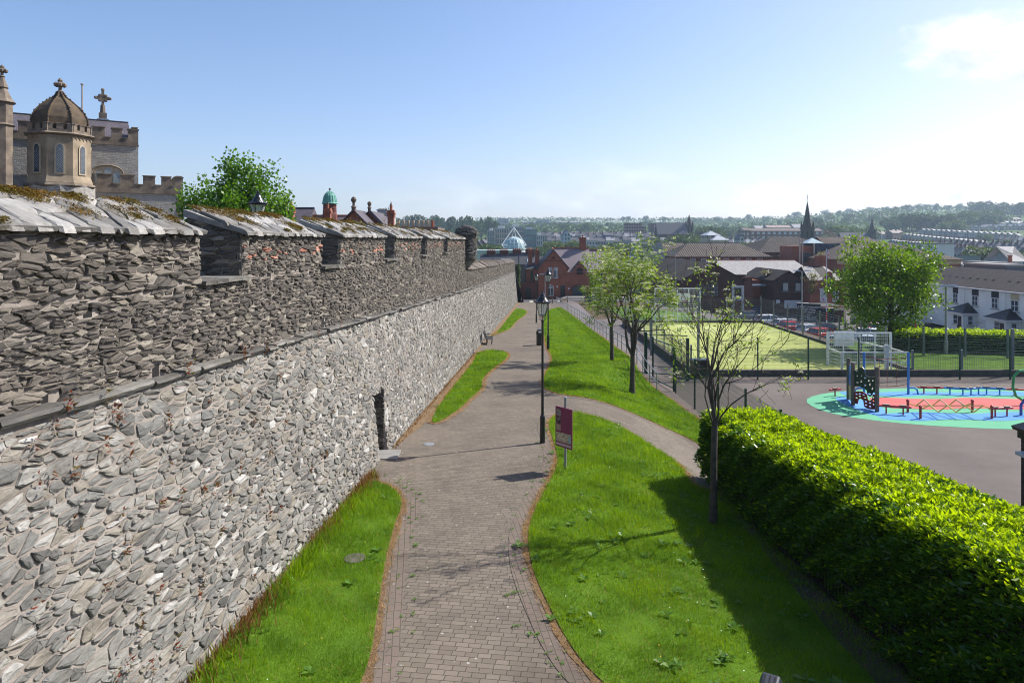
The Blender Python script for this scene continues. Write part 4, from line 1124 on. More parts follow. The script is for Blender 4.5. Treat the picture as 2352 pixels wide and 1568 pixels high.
# brick pier with a cap at the right edge, bin top below us
t = thing('gate_pier', 'dark brick gate pier with a slate cap at the right edge', 'pier', (9.73, 12.4, -8.1))
px_, py_ = 9.73, 12.4; zt = -(434 - VH) / F * py_
mb = MB(); mb.box(-.28, .28, -.28, .28, 0, zt + 8.1); mb.build('shaft', brickmat('dark_brick', (.06, .035, .03), (.085, .05, .04), (.09, .08, .075)), t)
mb = MB(); hz = zt + 8.1; mb.add([(x, y, hz + z) for z, k in ((0, .37), (.06, .39)) for x, y in ((-k, -k), (k, -k), (k, k), (-k, k))] + [(0, 0, hz + .34)], [(3, 2, 1, 0), (0, 1, 5, 4), (1, 2, 6, 5), (2, 3, 7, 6), (3, 0, 4, 7), (4, 5, 8), (5, 6, 8), (6, 7, 8), (7, 4, 8)])
mb.box(-.32, .32, -.32, .32, hz - .14, hz - .004); mb.build('cap', plain('black_slate_cap', (.02, .02, .022), (.035, .033, .033), 6, .4), t)
mb = MB(); mb.box(-.45, -.285, -.2, .2, hz - .42, hz - .36); mb.build('bracket_plate', plain('white_metal', (.7, .7, .7)), t)
q = at(3085, 2690, 7.1)
t = thing('flood_light', 'dark grey vented lamp housing just below the viewpoint', 'light', q, -.5)
mb = MB(); V8 = [(-.11, -.22, -.2), (.11, -.22, -.2), (.11, .0, -.24), (-.11, .0, -.24), (-.085, -.16, .0), (.085, -.16, .0), (.085, .02, -.03), (-.085, .02, -.03)]
V8 = [(-.115, -.3, -.28), (.115, -.3, -.28), (.125, .06, -.12), (-.125, .06, -.12), (-.075, -.26, -.06), (.075, -.26, -.06), (.085, .0, .0), (-.085, .0, .0)]
mb.add(V8, [(3, 2, 1, 0), (4, 5, 6, 7), (0, 1, 5, 4), (1, 2, 6, 5), (2, 3, 7, 6), (3, 0, 4, 7)]); hb = mb.build('housing', plain('grey_plastic', (.032, .038, .05), (.026, .03, .04), 20, .45), t)
bv = hb.modifiers.new('soft', 'BEVEL'); bv.width = .018; bv.segments = 3
mb = MB()
for x in (-.045, 0, .045): mb.bar((x * 1.0, -.235, -.053), (x * 1.1, -.03, -.004), .012, .01)
mb.build('vent_slots', plain('slot_black', (.004, .004, .005)), t)
mb = MB(); mb.tube([(0, -.1, -.25), (0, -.1, -1.0)], .03, 8); mb.lathe([(.1, -1.0), (.1, -.97)], 10, (0, -.1, 0)); mb.build('bracket', M_blk, t)

# ------------------------------------------------------------------ castle-like hall behind the wall
M_ash = plain('sooty_ashlar', (.235, .19, .14), (.08, .065, .052), 1.6, .85, .35, 12)
def rubblewall(name, w=.42, h=.13, c=((.38, .37, .34), (.26, .26, .25), (.30, .27, .22))):
    m, t, out = newmat(name); v, hh, co = facevec(t)
    wob = nd(t, 'ShaderNodeTexNoise', {'Vector': co, 'Scale': 3.0, 'Detail': 3}).outputs['Color']
    v = nd(t, 'ShaderNodeVectorMath', {0: v, 1: scaled(t, wob, (.14, .12, 0))}, operation='ADD').outputs[0]
    b = nd(t, 'ShaderNodeTexBrick', {'Vector': v, 'Color1': c[0], 'Color2': c[1], 'Mortar': (.33, .31, .28), 'Scale': 1.0, 'Mortar Size': .014, 'Mortar Smooth': .3, 'Brick Width': w, 'Row Height': h}, squash=.7, squash_frequency=2)
    col = mixc(t, ramp(t, noise(t, co, 2.2, 5, .7), [(.4, (0, 0, 0)), (.7, (.8, .8, .8))]), b.outputs[0], c[2])
    col = mixc(t, .5, col, ramp(t, noise(t, scaled(t, co, (3, 3, 12)), 1, 4, .7), [(.25, (.45, .45, .45)), (.7, (1.3, 1.3, 1.3))]), 'MULTIPLY')
    pbsdf(t, out, col, .9, bump(t, math_(t, 'SUBTRACT', noise(t, co, 9, 4), b.outputs['Fac']), .8, .04)); return m
M_ru = rubblewall('squared_rubble')
M_slate = roofmat('purple_slate', (.085, .075, .09), (.115, .10, .115), .28, .2, .5)
M_lead = plain('lead_sheet', (.22, .27, .34), (.16, .20, .26), 5, .5)
M_dark = glassmat('dark_glass')
A = math.radians(33); O = Vector((-31.8, 50, ZIN))
CAS = thing('castle_hall', 'castle-like stone hall with battlements and an octagonal turret', 'building', O, A)
H = lambda z: z - ZIN
def battlement(mb, x0, x1, y, zb, zsill, ztop, spans, th=.35, cap=.07):
    """merlons with weathered caps along local x"""
    mb.box(x0, x1, y, y + th, H(zb), H(zsill)); mb.box(x0 - .04, x1 + .04, y - .07, y - .002, H(zb) - .12, H(zb))
    e = x0
    for a, b in spans:
        if a > e: mb.box(e + .002, a - .002, y - .05, y + th + .04, H(zsill) + .001, H(zsill) + .07)
        mb.box(a, b, y, y + th, H(zsill), H(ztop) - cap); mb.box(a - .05, b + .05, y - .06, y + th + .06, H(ztop) - cap + .001, H(ztop)); e = b
def battside(mb, x, y0, y1, zb, zsill, ztop, spans, th=.35, cap=.07):
    mb.box(x - th, x - .003, y0, y1, H(zb), H(zsill))
    for a, b in spans: mb.box(x - th, x - .003, a, b, H(zsill), H(ztop) - cap); mb.box(x - th - .05, x + .05, a - .05, b + .05, H(ztop) - cap + .001, H(ztop))
# main block set back, lower range in front
mb = MB(); mb.box(-16, 4.0, 1.2, 10, 0, H(7.4)); mb.build('main_block', M_ru, CAS)
mb = MB(); mb.box(-16, 7.0, 0, 1.197, 0, H(3.7)); mb.box(4.0, 7.0, 1.2, 8, 0, H(3.7)); mb.build('lower_range', M_ru, CAS)
mb = MB()
for i in range(14):                                    # corner stones
    z = .4 + i * .5
    if H(3.7) > z + .45: mb.box(6.72 if i % 2 else 6.55, 7.03, -.03, .3 if i % 2 else .5, z, z + .48)
    if z > H(4.2) and z < H(7.2): mb.box(3.72 if i % 2 else 3.5, 4.03, 1.17, 1.5, z, z + .48)
mb.build('quoins', M_ash, CAS)
mb = MB(); sp = [(-.1, .55), (1.25, 2.2), (2.85, 3.8), (4.45, 5.3), (5.85, 6.1), (6.35, 7.0)]
sp = [(-.2, .45), (1.2, 2.15), (2.75, 3.65), (4.25, 5.05), (5.5, 6.15), (6.4, 7.0)]
battlement(mb, -.2, 7.0, -.03, 3.72, 4.25, 5.0, sp); battside(mb, 7.0, .33, 7.5, 3.72, 4.3, 5.15, [(.9, 1.7), (2.4, 3.2), (3.9, 4.7), (5.4, 6.2)])
mb.build('lower_parapet', M_ash, CAS)
mb = MB(); battlement(mb, -16, 4.0, 1.17, 7.42, 7.85, 8.65, [(-14.8, -13.9), (-13.2, -12.3), (-11.6, -10.7), (-10, -9.1), (-8.4, -7.5), (-6.8, -5.9), (-5.2, -4.3), (-3.6, -2.7), (-.35, .45), (1.15, 2.05), (2.6, 3.35), (3.45, 4.0)][:-1] + [(3.3 + .25, 4.0)] if False else [(-14.8, -13.9), (-13.2, -12.3), (-11.6, -10.7), (-10, -9.1), (-8.4, -7.5), (-6.8, -5.9), (-5.2, -4.3), (-3.6, -2.7), (-1.8, -1.0), (-.35, .4), (.95, 1.75), (2.2, 2.9), (3.3, 4.0)])
battside(mb, 4.0, 1.55, 9.5, 7.42, 7.9, 8.95, [(2.2, 3.0), (3.8, 4.6), (5.4, 6.2), (7.0, 7.8)])
mb.build('upper_parapet', M_ash, CAS)
mb = MB(); zr, ze = H(9.75), H(7.6)
mb.add([(-16, 1.6, ze), (3.6, 1.6, ze), (3.6, 5.6, zr), (-16, 5.6, zr), (-16, 9.6, ze), (3.6, 9.6, ze)], [(0, 1, 2, 3), (3, 2, 5, 4), (1, 5, 2), (0, 3, 4)]); mb.bar((-16, 5.6, zr + .03), (3.6, 5.6, zr + .03), .16, .1, 1)
mb.build('roof', [M_slate, plain('ridge_tile', (.03, .03, .035))], CAS)
# three-light arched window
def archpts(w, h, k, n=7, flat=.55):
    """outline of a pointed or low arch of width w, springing at h, rise k"""
    L = [(-w / 2, 0), (-w / 2, h)] + [(-w / 2 * math.cos(PI / 2 * i / n), h + k * math.sin(PI / 2 * i / n) ** (1 if flat else .8)) for i in range(1, n)] + [(0, h + k)]
    return L + [(-x, z) for x, z in L[-2::-1]]
wx = 1.95; wz = H(4.05); wf = MB(); wf.prism([(wx + x * 1.0, wz + z) for x, z in archpts(1.85, 1.1, .55)], .10, T3(0, 1.10, 0))
win = wf.build('arched_window', plain('window_stone', (.42, .36, .26), (.30, .25, .18), 4, .85), CAS)
mb = MB()
for dx, hh in ((-.58, 1.02), (0, 1.3), (.58, 1.02)): mb.prism([(wx + dx + x, wz + .08 + z) for x, z in archpts(.46, hh - .12, .22)], .02, T3(0, 1.075, 0))
mb.build('pane', glassmat('leaded_glass', (.13, .16, .17), .2), win)
mb = MB(); pts = [(wx + x, 1.08, wz + z) for x, z in archpts(2.05, 1.08, .62)][1:-1]; mb.tube([(pts[0][0] - .12, 1.08, pts[0][2])] + pts + [(pts[-1][0] + .12, 1.08, pts[-1][2])], .07, 5); mb.build('hood_mould', M_ash, win)
# octagonal turret
tx, ty = -1.05, -1.6; R8 = 1.95; ph = PI / 8
def ap(r): return r / math.cos(PI / 8)
tw = MB(); tw.lathe([(ap(R8), H(3.8)), (ap(R8) - .0, H(4.0)), (ap(R8 - .14), H(4.45)), (ap(R8 - .14), H(7.3))], 8, (tx, ty, 0), ph)
TW = tw.build('turret', plain('pale_ashlar', (.33, .265, .18), (.17, .135, .092), 1.3, .85, .2, 10), CAS); TW['label'] = 'octagonal stone turret with lancet windows'
mb = MB(); mb.lathe([(ap(R8 + .0), -.2), (ap(R8 - .0), H(3.78))], 16, (tx, ty, 0)); mb.build('turret_base', M_ru, CAS)
mb = MB(); mb.lathe([(ap(R8), H(3.62)), (ap(R8 + .16), H(3.78)), (ap(R8 + .1), H(3.9)), (ap(R8), H(3.93))], 8, (tx, ty, 0), ph); mb.build('base_moulding', M_ash, TW)
mb = MB(); mb.lathe([(ap(R8 - .1), H(7.2)), (ap(R8 + .13), H(7.32)), (ap(R8 + .02), H(7.42)), (ap(R8 - .1), H(7.44))], 8, (tx, ty, 0), ph); mb.build('upper_moulding', M_ash, TW)
mb = MB()
0 and mb.lathe([(ap(R8 - .1), H(7.2)), (ap(R8 + .13), H(7.32)), (ap(R8 + .02), H(7.42)), (ap(R8 - .1), H(7.44))], 8, (tx, ty, 0), ph)
for k in range(8):
    a = ph + (k + .5) * PI / 4 + PI / 8 * 0; n = Vector((math.cos(a), math.sin(a), 0)); s = Vector((-n.y, n.x, 0)); c = Vector((tx, ty, 0)) + n * (R8 - .12)
    for j in range(5):                                 # pendant tracery frieze
        q = c + s * (j - 2) * .3
        mb.tube([q + s * .14 * math.cos(b) + Vector((0, 0, H(6.95) + .16 * math.sin(b))) for b in [PI * i / 6 for i in range(7)]], .035, 4, 1)
        mb.bar(q + Vector((0, 0, H(7.12))), q + Vector((0, 0, H(7.2))), .05, .05, 1)
mb.build('tracery_frieze', [M_ash, MATS['pale_ashlar']], TW)
mb = MB()
for k in range(8):
    a = ph + (k + .5) * PI / 4; n = Vector((math.cos(a), math.sin(a), 0)); tf = Matrix.Translation(Vector((tx, ty, 0)) + n * (R8 - .13)) @ Matrix.Rotation(a + PI / 2, 4, 'Z')
    wd = R8 * .83
    mb.box(-wd / 2, wd / 2, 0, .25, H(7.43), H(7.62), 0, tf)
    for x in (-.62, .0, .62): mb.box(x - .2, x + .2, -.01, .24, H(7.62), H(7.98), 0, tf); mb.box(x - .24, x + .24, -.05, .28, H(7.98), H(8.03), 0, tf)
mb.build('turret_parapet', M_ash, TW)
for k in range(8):
    a = ph + (k + .5) * PI / 4; n = Vector((math.cos(a), math.sin(a), 0))
    tf = Matrix.Translation(Vector((tx, ty, 0)) + n * (R8 - .115)) @ Matrix.Rotation(a + PI / 2, 4, 'Z')
    if n.y > .5: continue
    mb = MB(); o = [(x, H(4.55) + z) for x, z in archpts(.62, 1.75, .38)]; mb.prism(o, .06, tf @ T3(0, -.04, 0)); wi = mb.build('lancet_window', plain('window_stone', (.42, .36, .26)), TW)
    mb = MB(); mb.prism([(x, H(4.66) + z) for x, z in archpts(.40, 1.6, .30)], .02, tf @ T3(0, -.056, 0)); mb.build('pane', M_dark, wi)
    mb = MB()
    for i in range(-9, 14):
        for s in (-1, 1):
            z0 = H(4.66) + i * .17; a0, b0 = (-.19, z0), (.19, z0 + s * .38)
            if s < 0: a0, b0 = (-.19, z0 + .38), (.19, z0)
            if min(a0[1], b0[1]) < H(4.68) or max(a0[1], b0[1]) > H(6.4): continue
            mb.bar(tf @ Vector((a0[0], -.062, a0[1])), tf @ Vector((b0[0], -.062, b0[1])), .012)
    mb.build('lead_lattice', plain('lead_came', (.3, .33, .36)), wi)
dm = MB(); pr = [(R8 - .32, H(7.5)), (R8 - .32, H(7.95)), (R8 - .34, H(8.5)), (1.42, H(8.95)), (1.12, H(9.35)), (.72, H(9.75)), (.36, H(10.05)), (.2, H(10.3)), (.13, H(10.45))]
pr = [(ap(r), H((z - ZIN) * 0 + ZIN) + (z)) if False else (ap(r), z) for r, z in pr]
dm.lathe(pr, 8, (tx, ty, 0), ph); D_ = dm.build('dome', plain('mossy_dome_stone', (.12, .085, .05), (.05, .04, .028), 1.8, .95, .7, 9), TW)
mb = MB(); rr = random.Random(5)
for k in range(8):                                     # crocketed ribs
    a = ph + k * PI / 4; c, s = math.cos(a), math.sin(a)
    mb.tube([(tx + (r + .03) * c, ty + (r + .03) * s, z) for r, z in pr[1:]], .06, 5)
    for i in range(1, len(pr) - 1):
        for f in (0, .5):
            r, z = lerp(pr[i][0], pr[i + 1][0], f), lerp(pr[i][1], pr[i + 1][1], f)
            rr.random() < .8 and mb.lathe([(.02, -.07), (.06, -.03), (.065, .03), (.02, .06)], 6, (tx + (r + .06) * c, ty + (r + .06) * s, z + rr.uniform(-.05, .05)), rr.random())
mb.build('ribs', MATS['mossy_dome_stone'], TW)
def finial(mb, c, s=1.0):
    mb.lathe([(.16 * s, 0), (.2 * s, .05 * s), (.1 * s, .12 * s), (.09 * s, .3 * s), (.2 * s, .42 * s), (.12 * s, .52 * s), (.1 * s, .62 * s), (.15 * s, .72 * s), (.05 * s, .86 * s)], 8, c)
    for k in range(6):
        a = k * PI / 3 + .4; mb.lathe([(.02 * s, -.14 * s), (.13 * s, -.08 * s), (.15 * s, .05 * s), (.04 * s, .15 * s)], 6, (c[0] + .22 * s * math.cos(a), c[1] + .22 * s * math.sin(a), c[2] + .46 * s))
mb = MB(); finial(mb, (tx, ty, H(10.4) if False else pr[-1][1] - .03), 1.15); mb.build('finial', M_ash, TW)
# pinnacled buttress on the left, cross, flagpole
cm = CAS.matrix_basis.inverted()
q = cm @ Vector((-33.6, 45, 0)); mb = MB()
mb.lathe([(.62, 0), (.62, H(7.5)), (.75, H(7.6)), (.62, H(7.72)), (.62, H(9.0)), (.80, H(9.1)), (.62, H(9.3)), (.34, H(9.9)), (.30, H(10.0)), (.38, H(10.08)), (.16, H(10.7)), (.1, H(10.85))], 8, (q.x, q.y, 0), ph); finial(mb, (q.x, q.y, H(10.75)), .95)
mb.build('pinnacle', M_ash, CAS)['label'] = 'tall stone pinnacle cut by the left edge'
q = cm @ Vector((-33.55, 56, 0)); mb = MB()
mb.box(q.x - .42, q.x + .42, q.y - .3, q.y + .3, H(8.6), H(9.95), 1); mb.box(q.x - .28, q.x + .28, q.y - .24, q.y + .24, H(9.95), H(10.45)); mb.lathe([(.2, H(10.45)), (.17, H(11.1))], 8, (q.x, q.y, 0))
mb.box(q.x - .1, q.x + .1, q.y - .08, q.y + .08, H(11.1), H(12.4)); mb.box(q.x - .48, q.x + .48, q.y - .078, q.y + .078, H(11.55), H(11.8))
for a, b in ((-.5, 0), (.5, 0), (0, .68), (-.2, .2), (.2, .2), (-.2, -.2), (.2, -.2)): mb.lathe([(.03, -.13), (.13, -.06), (.13, .06), (.03, .13)], 6, (q.x + a, q.y, H(11.68) + b))
mb.build('gable_cross', [M_ash, M_lead], CAS)['label'] = 'carved stone cross on a lead-clad base'
t = thing('flagpole', 'bare thin flagpole on the slate roof of the castle-like hall', 'flagpole', (-36.5, 58, 5))
mb = MB(); mb.lathe([(.07, 0), (.06, 8.2), (.13, 8.22), (.13, 8.3), (.02, 8.34)], 8); mb.build('pole', plain('worn_pole', (.34, .29, .26)), t)
# low dark crenellated wall left of the turret
mb = MB(); mb.box(-9, -3.0, -.6, -.2, 0, H(4.6)); mb.box(-9, -4.0, -.6, -.2, H(4.6), H(5.3)); mb.build('side_wall', M_ru, CAS)

# ------------------------------------------------------------------ roofs showing over the battlements
M_rb = brickmat('red_brick', (.27, .07, .037), (.34, .10, .05), (.19, .15, .12), stain=(.07, .03, .022), amount=.45)
M_rbd = brickmat('deep_red_brick', (.12, .034, .024), (.16, .05, .032), (.10, .08, .065), stain=(.05, .02, .018), amount=.55)
M_terra = plain('terracotta', (.38, .12, .06), (.26, .09, .05), 6, .8)
M_cop2 = plain('verdigris', (.14, .36, .29), (.09, .27, .22), 3, .65)
M_buff = plain('buff_pot', (.48, .38, .26), (.36, .28, .2), 6)
def chimney_mb(mb, x, y, z0, z1, w, d, pots=1, mp=1, cowl=True):
    mb.box(x - w / 2, x + w / 2, y - d / 2, y + d / 2, z0, z1 - .42); mb.box(x - w / 2 - .05, x + w / 2 + .05, y - d / 2 - .05, y + d / 2 + .05, z1 - .55, z1 - .44)
    mb.box(x - w / 2 - .09, x + w / 2 + .09, y - d / 2 - .09, y + d / 2 + .09, z1 - .415, z1 - .22); mb.box(x - w / 2 - .03, x + w / 2 + .03, y - d / 2 - .03, y + d / 2 + .03, z1 - .218, z1)
    for k in range(pots):
        px = x + (k - (pots - 1) / 2) * (w / max(pots, 1)) * .95
        mb.lathe([(.13, z1), (.12, z1 + .3), (.15, z1 + .33), (.13, z1 + .4)], 10, (px, y, 0), mi=mp)
        if cowl: mb.lathe([(.1, z1 + .4), (.015, z1 + .72)], 6, (px, y, 0), mi=2)
CM = [M_rb, M_terra, plain('cowl_wire', (.08, .07, .065)), M_buff]
def wp(u, v, y): return at(1100 + u / 2.24, 740 + v / 2.24, y)
q = wp(105, 195, 60); t = thing('chimney_stack', 'broad red brick chimney with three pots beside the bushy tree', 'chimney', (q.x, 60, ZIN))
mb = MB(); chimney_mb(mb, 0, 0, 0, q.z - ZIN, 1.25, .6, 3); mb.build('stack', CM, t)
q = wp(1040, 222, 58); t = thing('chimney_stack', 'tall narrow red brick chimney with one pot over the battlements', 'chimney', (q.x, 58, ZIN))
mb = MB(); chimney_mb(mb, 0, 0, 0, q.z - ZIN, .52, .45, 1); mb.build('stack', CM, t)
# long slate-roofed hall with a green cupola
b = wp(180, 262, 72); t = thing('school_hall', 'long slate-roofed brick hall with a green domed cupola', 'building', (b.x, 72, ZIN))
zr = b.z - ZIN; e = wp(700, 262, 72).x - b.x
mb = MB(); mb.box(-3, e, 0, 9, 0, zr - 2.4); mb.build('wall', M_rb, t)
mb = MB(); mb.add([(-3.3, -.4, zr - 2.5), (e, -.4, zr - 2.5), (e, 4.5, zr), (-3.3, 4.5, zr), (e, 9.4, zr - 2.5), (-3.3, 9.4, zr - 2.5)], [(0, 1, 2, 3), (3, 2, 4, 5), (0, 3, 5), (1, 4, 2)]); mb.bar((-3.3, 4.5, zr + .05), (e, 4.5, zr + .05), .2, .2, 1); mb.build('roof', [M_slate, M_terra], t)
r2 = wp(350, 205, 77); zz = r2.z - ZIN; x1 = r2.x - b.x
mb = MB(); mb.add([(x1 - 4.6, 2.6, zr - .9), (x1, 2.6, zr - .9), (x1, 5.2, zz), (x1 - 4.6, 5.2, zz), (x1, 7.8, zr - .9), (x1 - 4.6, 7.8, zr - .9)], [(0, 1, 2, 3), (3, 2, 4, 5), (0, 3, 5), (1, 4, 2)]); mb.bar((x1 - 4.6, 5.2, zz + .04), (x1, 5.2, zz + .04), .16, .16); mb.build('upper_roof', M_slate, t)
cp = wp(460, 160, 74); cx_, cz = cp.x - b.x, cp.z - ZIN
cu = MB(); cu.lathe([(.86, zr - 1), (.80, zr + .1), (.74, zr + .35), (.70, cz)], 8, (cx_, 3.4, 0), PI / 8)
CU = cu.build('cupola', plain('louvre_red', (.15, .045, .03), (.10, .03, .022), 5), t)
mb = MB()
for k in range(8):
    a = k * PI / 4; n = Vector((math.cos(a), math.sin(a), 0)); s = Vector((-n.y, n.x, 0))
    for j in range(4): c = Vector((cx_, 3.4, zr + .55 + j * .27)) + n * .68; mb.bar(c - s * .22, c + s * .22, .1, .05)
mb.build('louvre', MATS['louvre_red'], CU)
mb = MB(); mb.lathe([(.86, cz - .02), (.88, cz + .05), (.77, cz + .16), (.71, cz + .5), (.62, cz + .9), (.42, cz + 1.18), (.2, cz + 1.36), (.05, cz + 1.43)], 16, (cx_, 3.4, 0))
for k in range(16):
    a = 2 * PI * k / 16; mb.tube([(cx_ + r * math.cos(a), 3.4 + r * math.sin(a), cz + z) for r, z in ((.79, .16), (.73, .5), (.63, .9), (.43, 1.19), (.2, 1.37))], .018, 4)
mb.lathe([(.04, cz + 1.42), (.04, cz + 1.5), (.12, cz + 1.58), (.12, cz + 1.66), (.02, cz + 1.75)], 8, (cx_, 3.4, 0), mi=1); mb.build('dome', [M_cop2, plain('finial_dark', (.05, .05, .045))], CU)
q = wp(460, 205, 66); mb = MB(); chimney_mb(mb, q.x - b.x, -6 + .5, 0, q.z - ZIN, .6, .5, 1); mb.build('chimney', CM, t)
# gabled block with ball finials
g = wp(705, 225, 62); t = thing('gabled_house', 'brick gabled house with stone ball finials behind the parapet', 'building', (g.x, 62, ZIN))
zg = g.z - ZIN; hw = 2.1
mb = MB(); mb.prism([(-hw, 0), (hw, 0), (hw, zg - 2.2), (0, zg), (-hw, zg - 2.2)], 7); mb.build('wall', M_rb, t)
mb = MB()
for s in (-1, 1): mb.add([(0, -.25, zg + .12), (s * (hw + .2), -.25, zg - 2.2), (s * (hw + .2), 7.2, zg - 2.2), (0, 7.2, zg + .12), (0, -.25, zg - .02), (s * (hw + .2), -.25, zg - 2.36)], [(0, 1, 2, 3), (0, 4, 5, 1)])
mb.build('roof', M_slate, t)
mb = MB(); mb.lathe([(.2, zg - .1), (.2, zg + .25), (.28, zg + .3), (.12, zg + .45), (.12, zg + .7), (.24, zg + .85), (.26, zg + 1.0), (.15, zg + 1.2), (.03, zg + 1.25)], 10); mb.build('finial', plain('dark_stone', (.12, .085, .065)), t)
g2 = wp(846, 235, 66); t = thing('gabled_house', 'second brick gabled house, right of the one with the bigger ball finial', 'building', (g2.x, 66, ZIN)); zg = g2.z - ZIN
mb = MB(); mb.prism([(-2.4, 0), (3.4, 0), (3.4, zg - 3.6), (0, zg), (-2.4, zg - 2.5)], 7); mb.build('wall', M_rb, t)
mb = MB()
mb.add([(0, -.25, zg + .1), (3.8, -.25, zg - 3.8), (3.8, 7, zg - 3.8), (0, 7, zg + .1)], [(0, 1, 2, 3)]); mb.add([(0, -.25, zg + .1), (-2.6, -.25, zg - 2.6), (-2.6, 7, zg - 2.6), (0, 7, zg + .1)], [(0, 1, 2, 3)]); mb.bar((0, -.27, zg + .1), (3.8, -.27, zg - 3.8), .12, .25); mb.build('roof', M_slate, t)
mb = MB(); mb.lathe([(.15, zg), (.15, zg + .3), (.22, zg + .35), (.1, zg + .5), (.2, zg + .7), (.2, zg + .85), (.03, zg + 1.0)], 10); mb.build('finial', MATS['dark_stone'], t)
# pale rendered stack with a row of pots and copper pinnacles
c = wp(960, 215, 90); t = thing('chimney_block', 'pale rendered chimney block with pots beside green copper spikes', 'chimney', (c.x, 90, ZIN)); zc = c.z - ZIN
mb = MB(); mb.box(-.62, .62, 0, 1.2, 0, zc - .2); mb.box(-.72, .72, -.1, 1.3, zc - .2, zc); mb.box(.63, 1.6, 0, 1.2, 0, zc - 1.0); mb.box(.73, 1.7, -.1, 1.3, zc - 1.0, zc - .85)
for k in range(6): mb.lathe([(.08, zc), (.07, zc + .14), (.085, zc + .16)], 8, (-.52 + k * .2, .6, 0), mi=1)
mb.build('stack', [plain('pale_render', (.40, .41, .42), (.30, .31, .32), 1.5), M_buff], t)
t = thing('copper_spires', 'cluster of small green copper spikes beside the pale chimney block', 'roof', (c.x - .6, 96, ZIN)); mb = MB()
for k in range(4): mb.lathe([(.3, zc - 2), (.25, zc - .6), (.14, zc - .2), (.02, zc + .45)], 6, (k * .34 - .75, (k % 2) * .5, k * .1 - .1))
mb.build('spire', M_cop2, t)
# slate roof with a row of pots at the end
a0, a1 = wp(1085, 375, 82), wp(1312, 378, 82); t = thing('slate_house', 'low slate-roofed house with a long row of chimney pots', 'building', (a0.x, 82, ZIN)); zr = a0.z - ZIN; L_ = a1.x - a0.x
mb = MB(); mb.box(-3, L_ + 2, 0, 8, 0, zr - 2.2); mb.build('wall', M_rb, t)
mb = MB(); mb.add([(-3, -.3, zr - 2.4), (L_, -.3, zr - 2.4), (L_, 4, zr), (-1, 4, zr), (L_, 8.3, zr - 2.4), (-3, 8.3, zr - 2.4)], [(0, 1, 2, 3), (3, 2, 4, 5), (0, 3, 5), (1, 4, 2)]); mb.box(L_ + .05, L_ + 2, -.3, 8, zr - 2.4, zr - .02, 1); mb.build('roof', [M_slate, plain('brown_slab', (.16, .12, .10))], t)
mb = MB(); mb.box(-.9, 4.6, 4.4, 5.2, zr - .4, zr + .12); [mb.lathe([(.2, 0), (.17, .65), (.21, .7), (.19, .8)], 8, (-.5 + k * .62, 4.8, zr + .12), mi=3 if k < 7 else 1) for k in range(8)]; mb.build('chimney', CM, t)
# leafless shrubby growth on the parapet walk
bigtree('scrubby_tree', 'thin-leaved scrubby tree behind the battlements between the chimneys', wp(840, 300, 40).x, 40, ZIN, 4.6, 2.6, 9, .05, (1.5, 1.6, 1.0, 1.0), 33, (1, 3), .10, leafmat('dusty_leaf', (.12, .13, .05), (.22, .22, .10), .35), M_bark2, lv=2, kids=(4, 6), spreadr=.2)
# ------------------------------------------------------------------ playground
M_grn = plain('green_coated_steel', (.008, .055, .035), (.006, .04, .026), 8, .4)
M_blu = plain('blue_gloss', (.03, .20, .55), (.025, .16, .45), 5, .3)
M_redp = plain('red_gloss', (.45, .035, .035), (.36, .03, .03), 5, .3)
M_yelp = plain('yellow_gloss', (.68, .40, .06), (.55, .32, .05), 5, .3)
M_wood = plain('weathered_timber', (.20, .165, .13), (.10, .08, .062), 8, .9, .6, 20)
M_grip = plain('wooden_tread', (.30, .25, .18), (.2, .165, .12), 8, .7)
ZP = -8.0
def wetpour(name, c):
    m, t, out = newmat(name); co = objco(t)
    col = mixc(t, .5, c, ramp(t, noise(t, co, 90, 2, .8), [(.3, (.7, .7, .7)), (.7, (1.3, 1.3, 1.3))]), 'MULTIPLY')
    col = mixc(t, .5, col, ramp(t, noise(t, co, .8, 5), [(.3, (.8, .8, .8)), (.7, (1.15, 1.15, 1.15))]), 'MULTIPLY')
    pbsdf(t, out, col, .92, bump(t, noise(t, co, 140, 2, .8), .4, .006), spec=.2); return m
def ellip(cx, cy, a, b, n=40, p=2.3, wav=0, k=5):
    o = []
    for i in range(n):
        t = 2 * PI * i / n; c, s = math.cos(t), math.sin(t); w = 1 + wav * math.sin(k * t + 1)
        o.append((cx + a * w * math.copysign(abs(c) ** (2 / p), c), cy + b * w * math.copysign(abs(s) ** (2 / p), s)))
    return o
FL = lambda x, y: ZP
sheet('play_surface', ellip(24.2, 32.9, 9.75, 4.15), .036, wetpour('green_wetpour', (.12, .37, .22)), .8, zf=FL, label='green rubber safety surface of the playground')
def band(x0, x1, y0, y1, amp, n=18, ph=0):
    a = [(lerp(x0, x1, i / n), y0 + amp * math.sin(i * 1.35 + ph)) for i in range(n + 1)]; b = [(lerp(x1, x0, i / n), y1 + amp * math.sin(i * 1.1 + ph * 2)) for i in range(n + 1)]
    return smoothpoly(a + b, 1)
M_wb = wetpour('blue_wetpour', (.10, .27, .55))
sheet('play_surface_blue', band(17.2, 31, 35.1, 36.0, .16), .041, M_wb, .8, zf=FL); sheet('play_surface_blue', band(16.6, 30, 30.35, 31.6, .18, ph=2), .041, M_wb, .8, zf=FL)
sheet('play_surface_blue', ellip(16.9, 33, .75, 1.9, 20, 2, .1, 3), .0412, M_wb, .8, zf=FL)
sheet('play_surface_red', band(17.9, 32, 32.35, 34.5, .16, ph=1), .046, wetpour('red_wetpour', (.50, .13, .12)), .8, zf=FL)
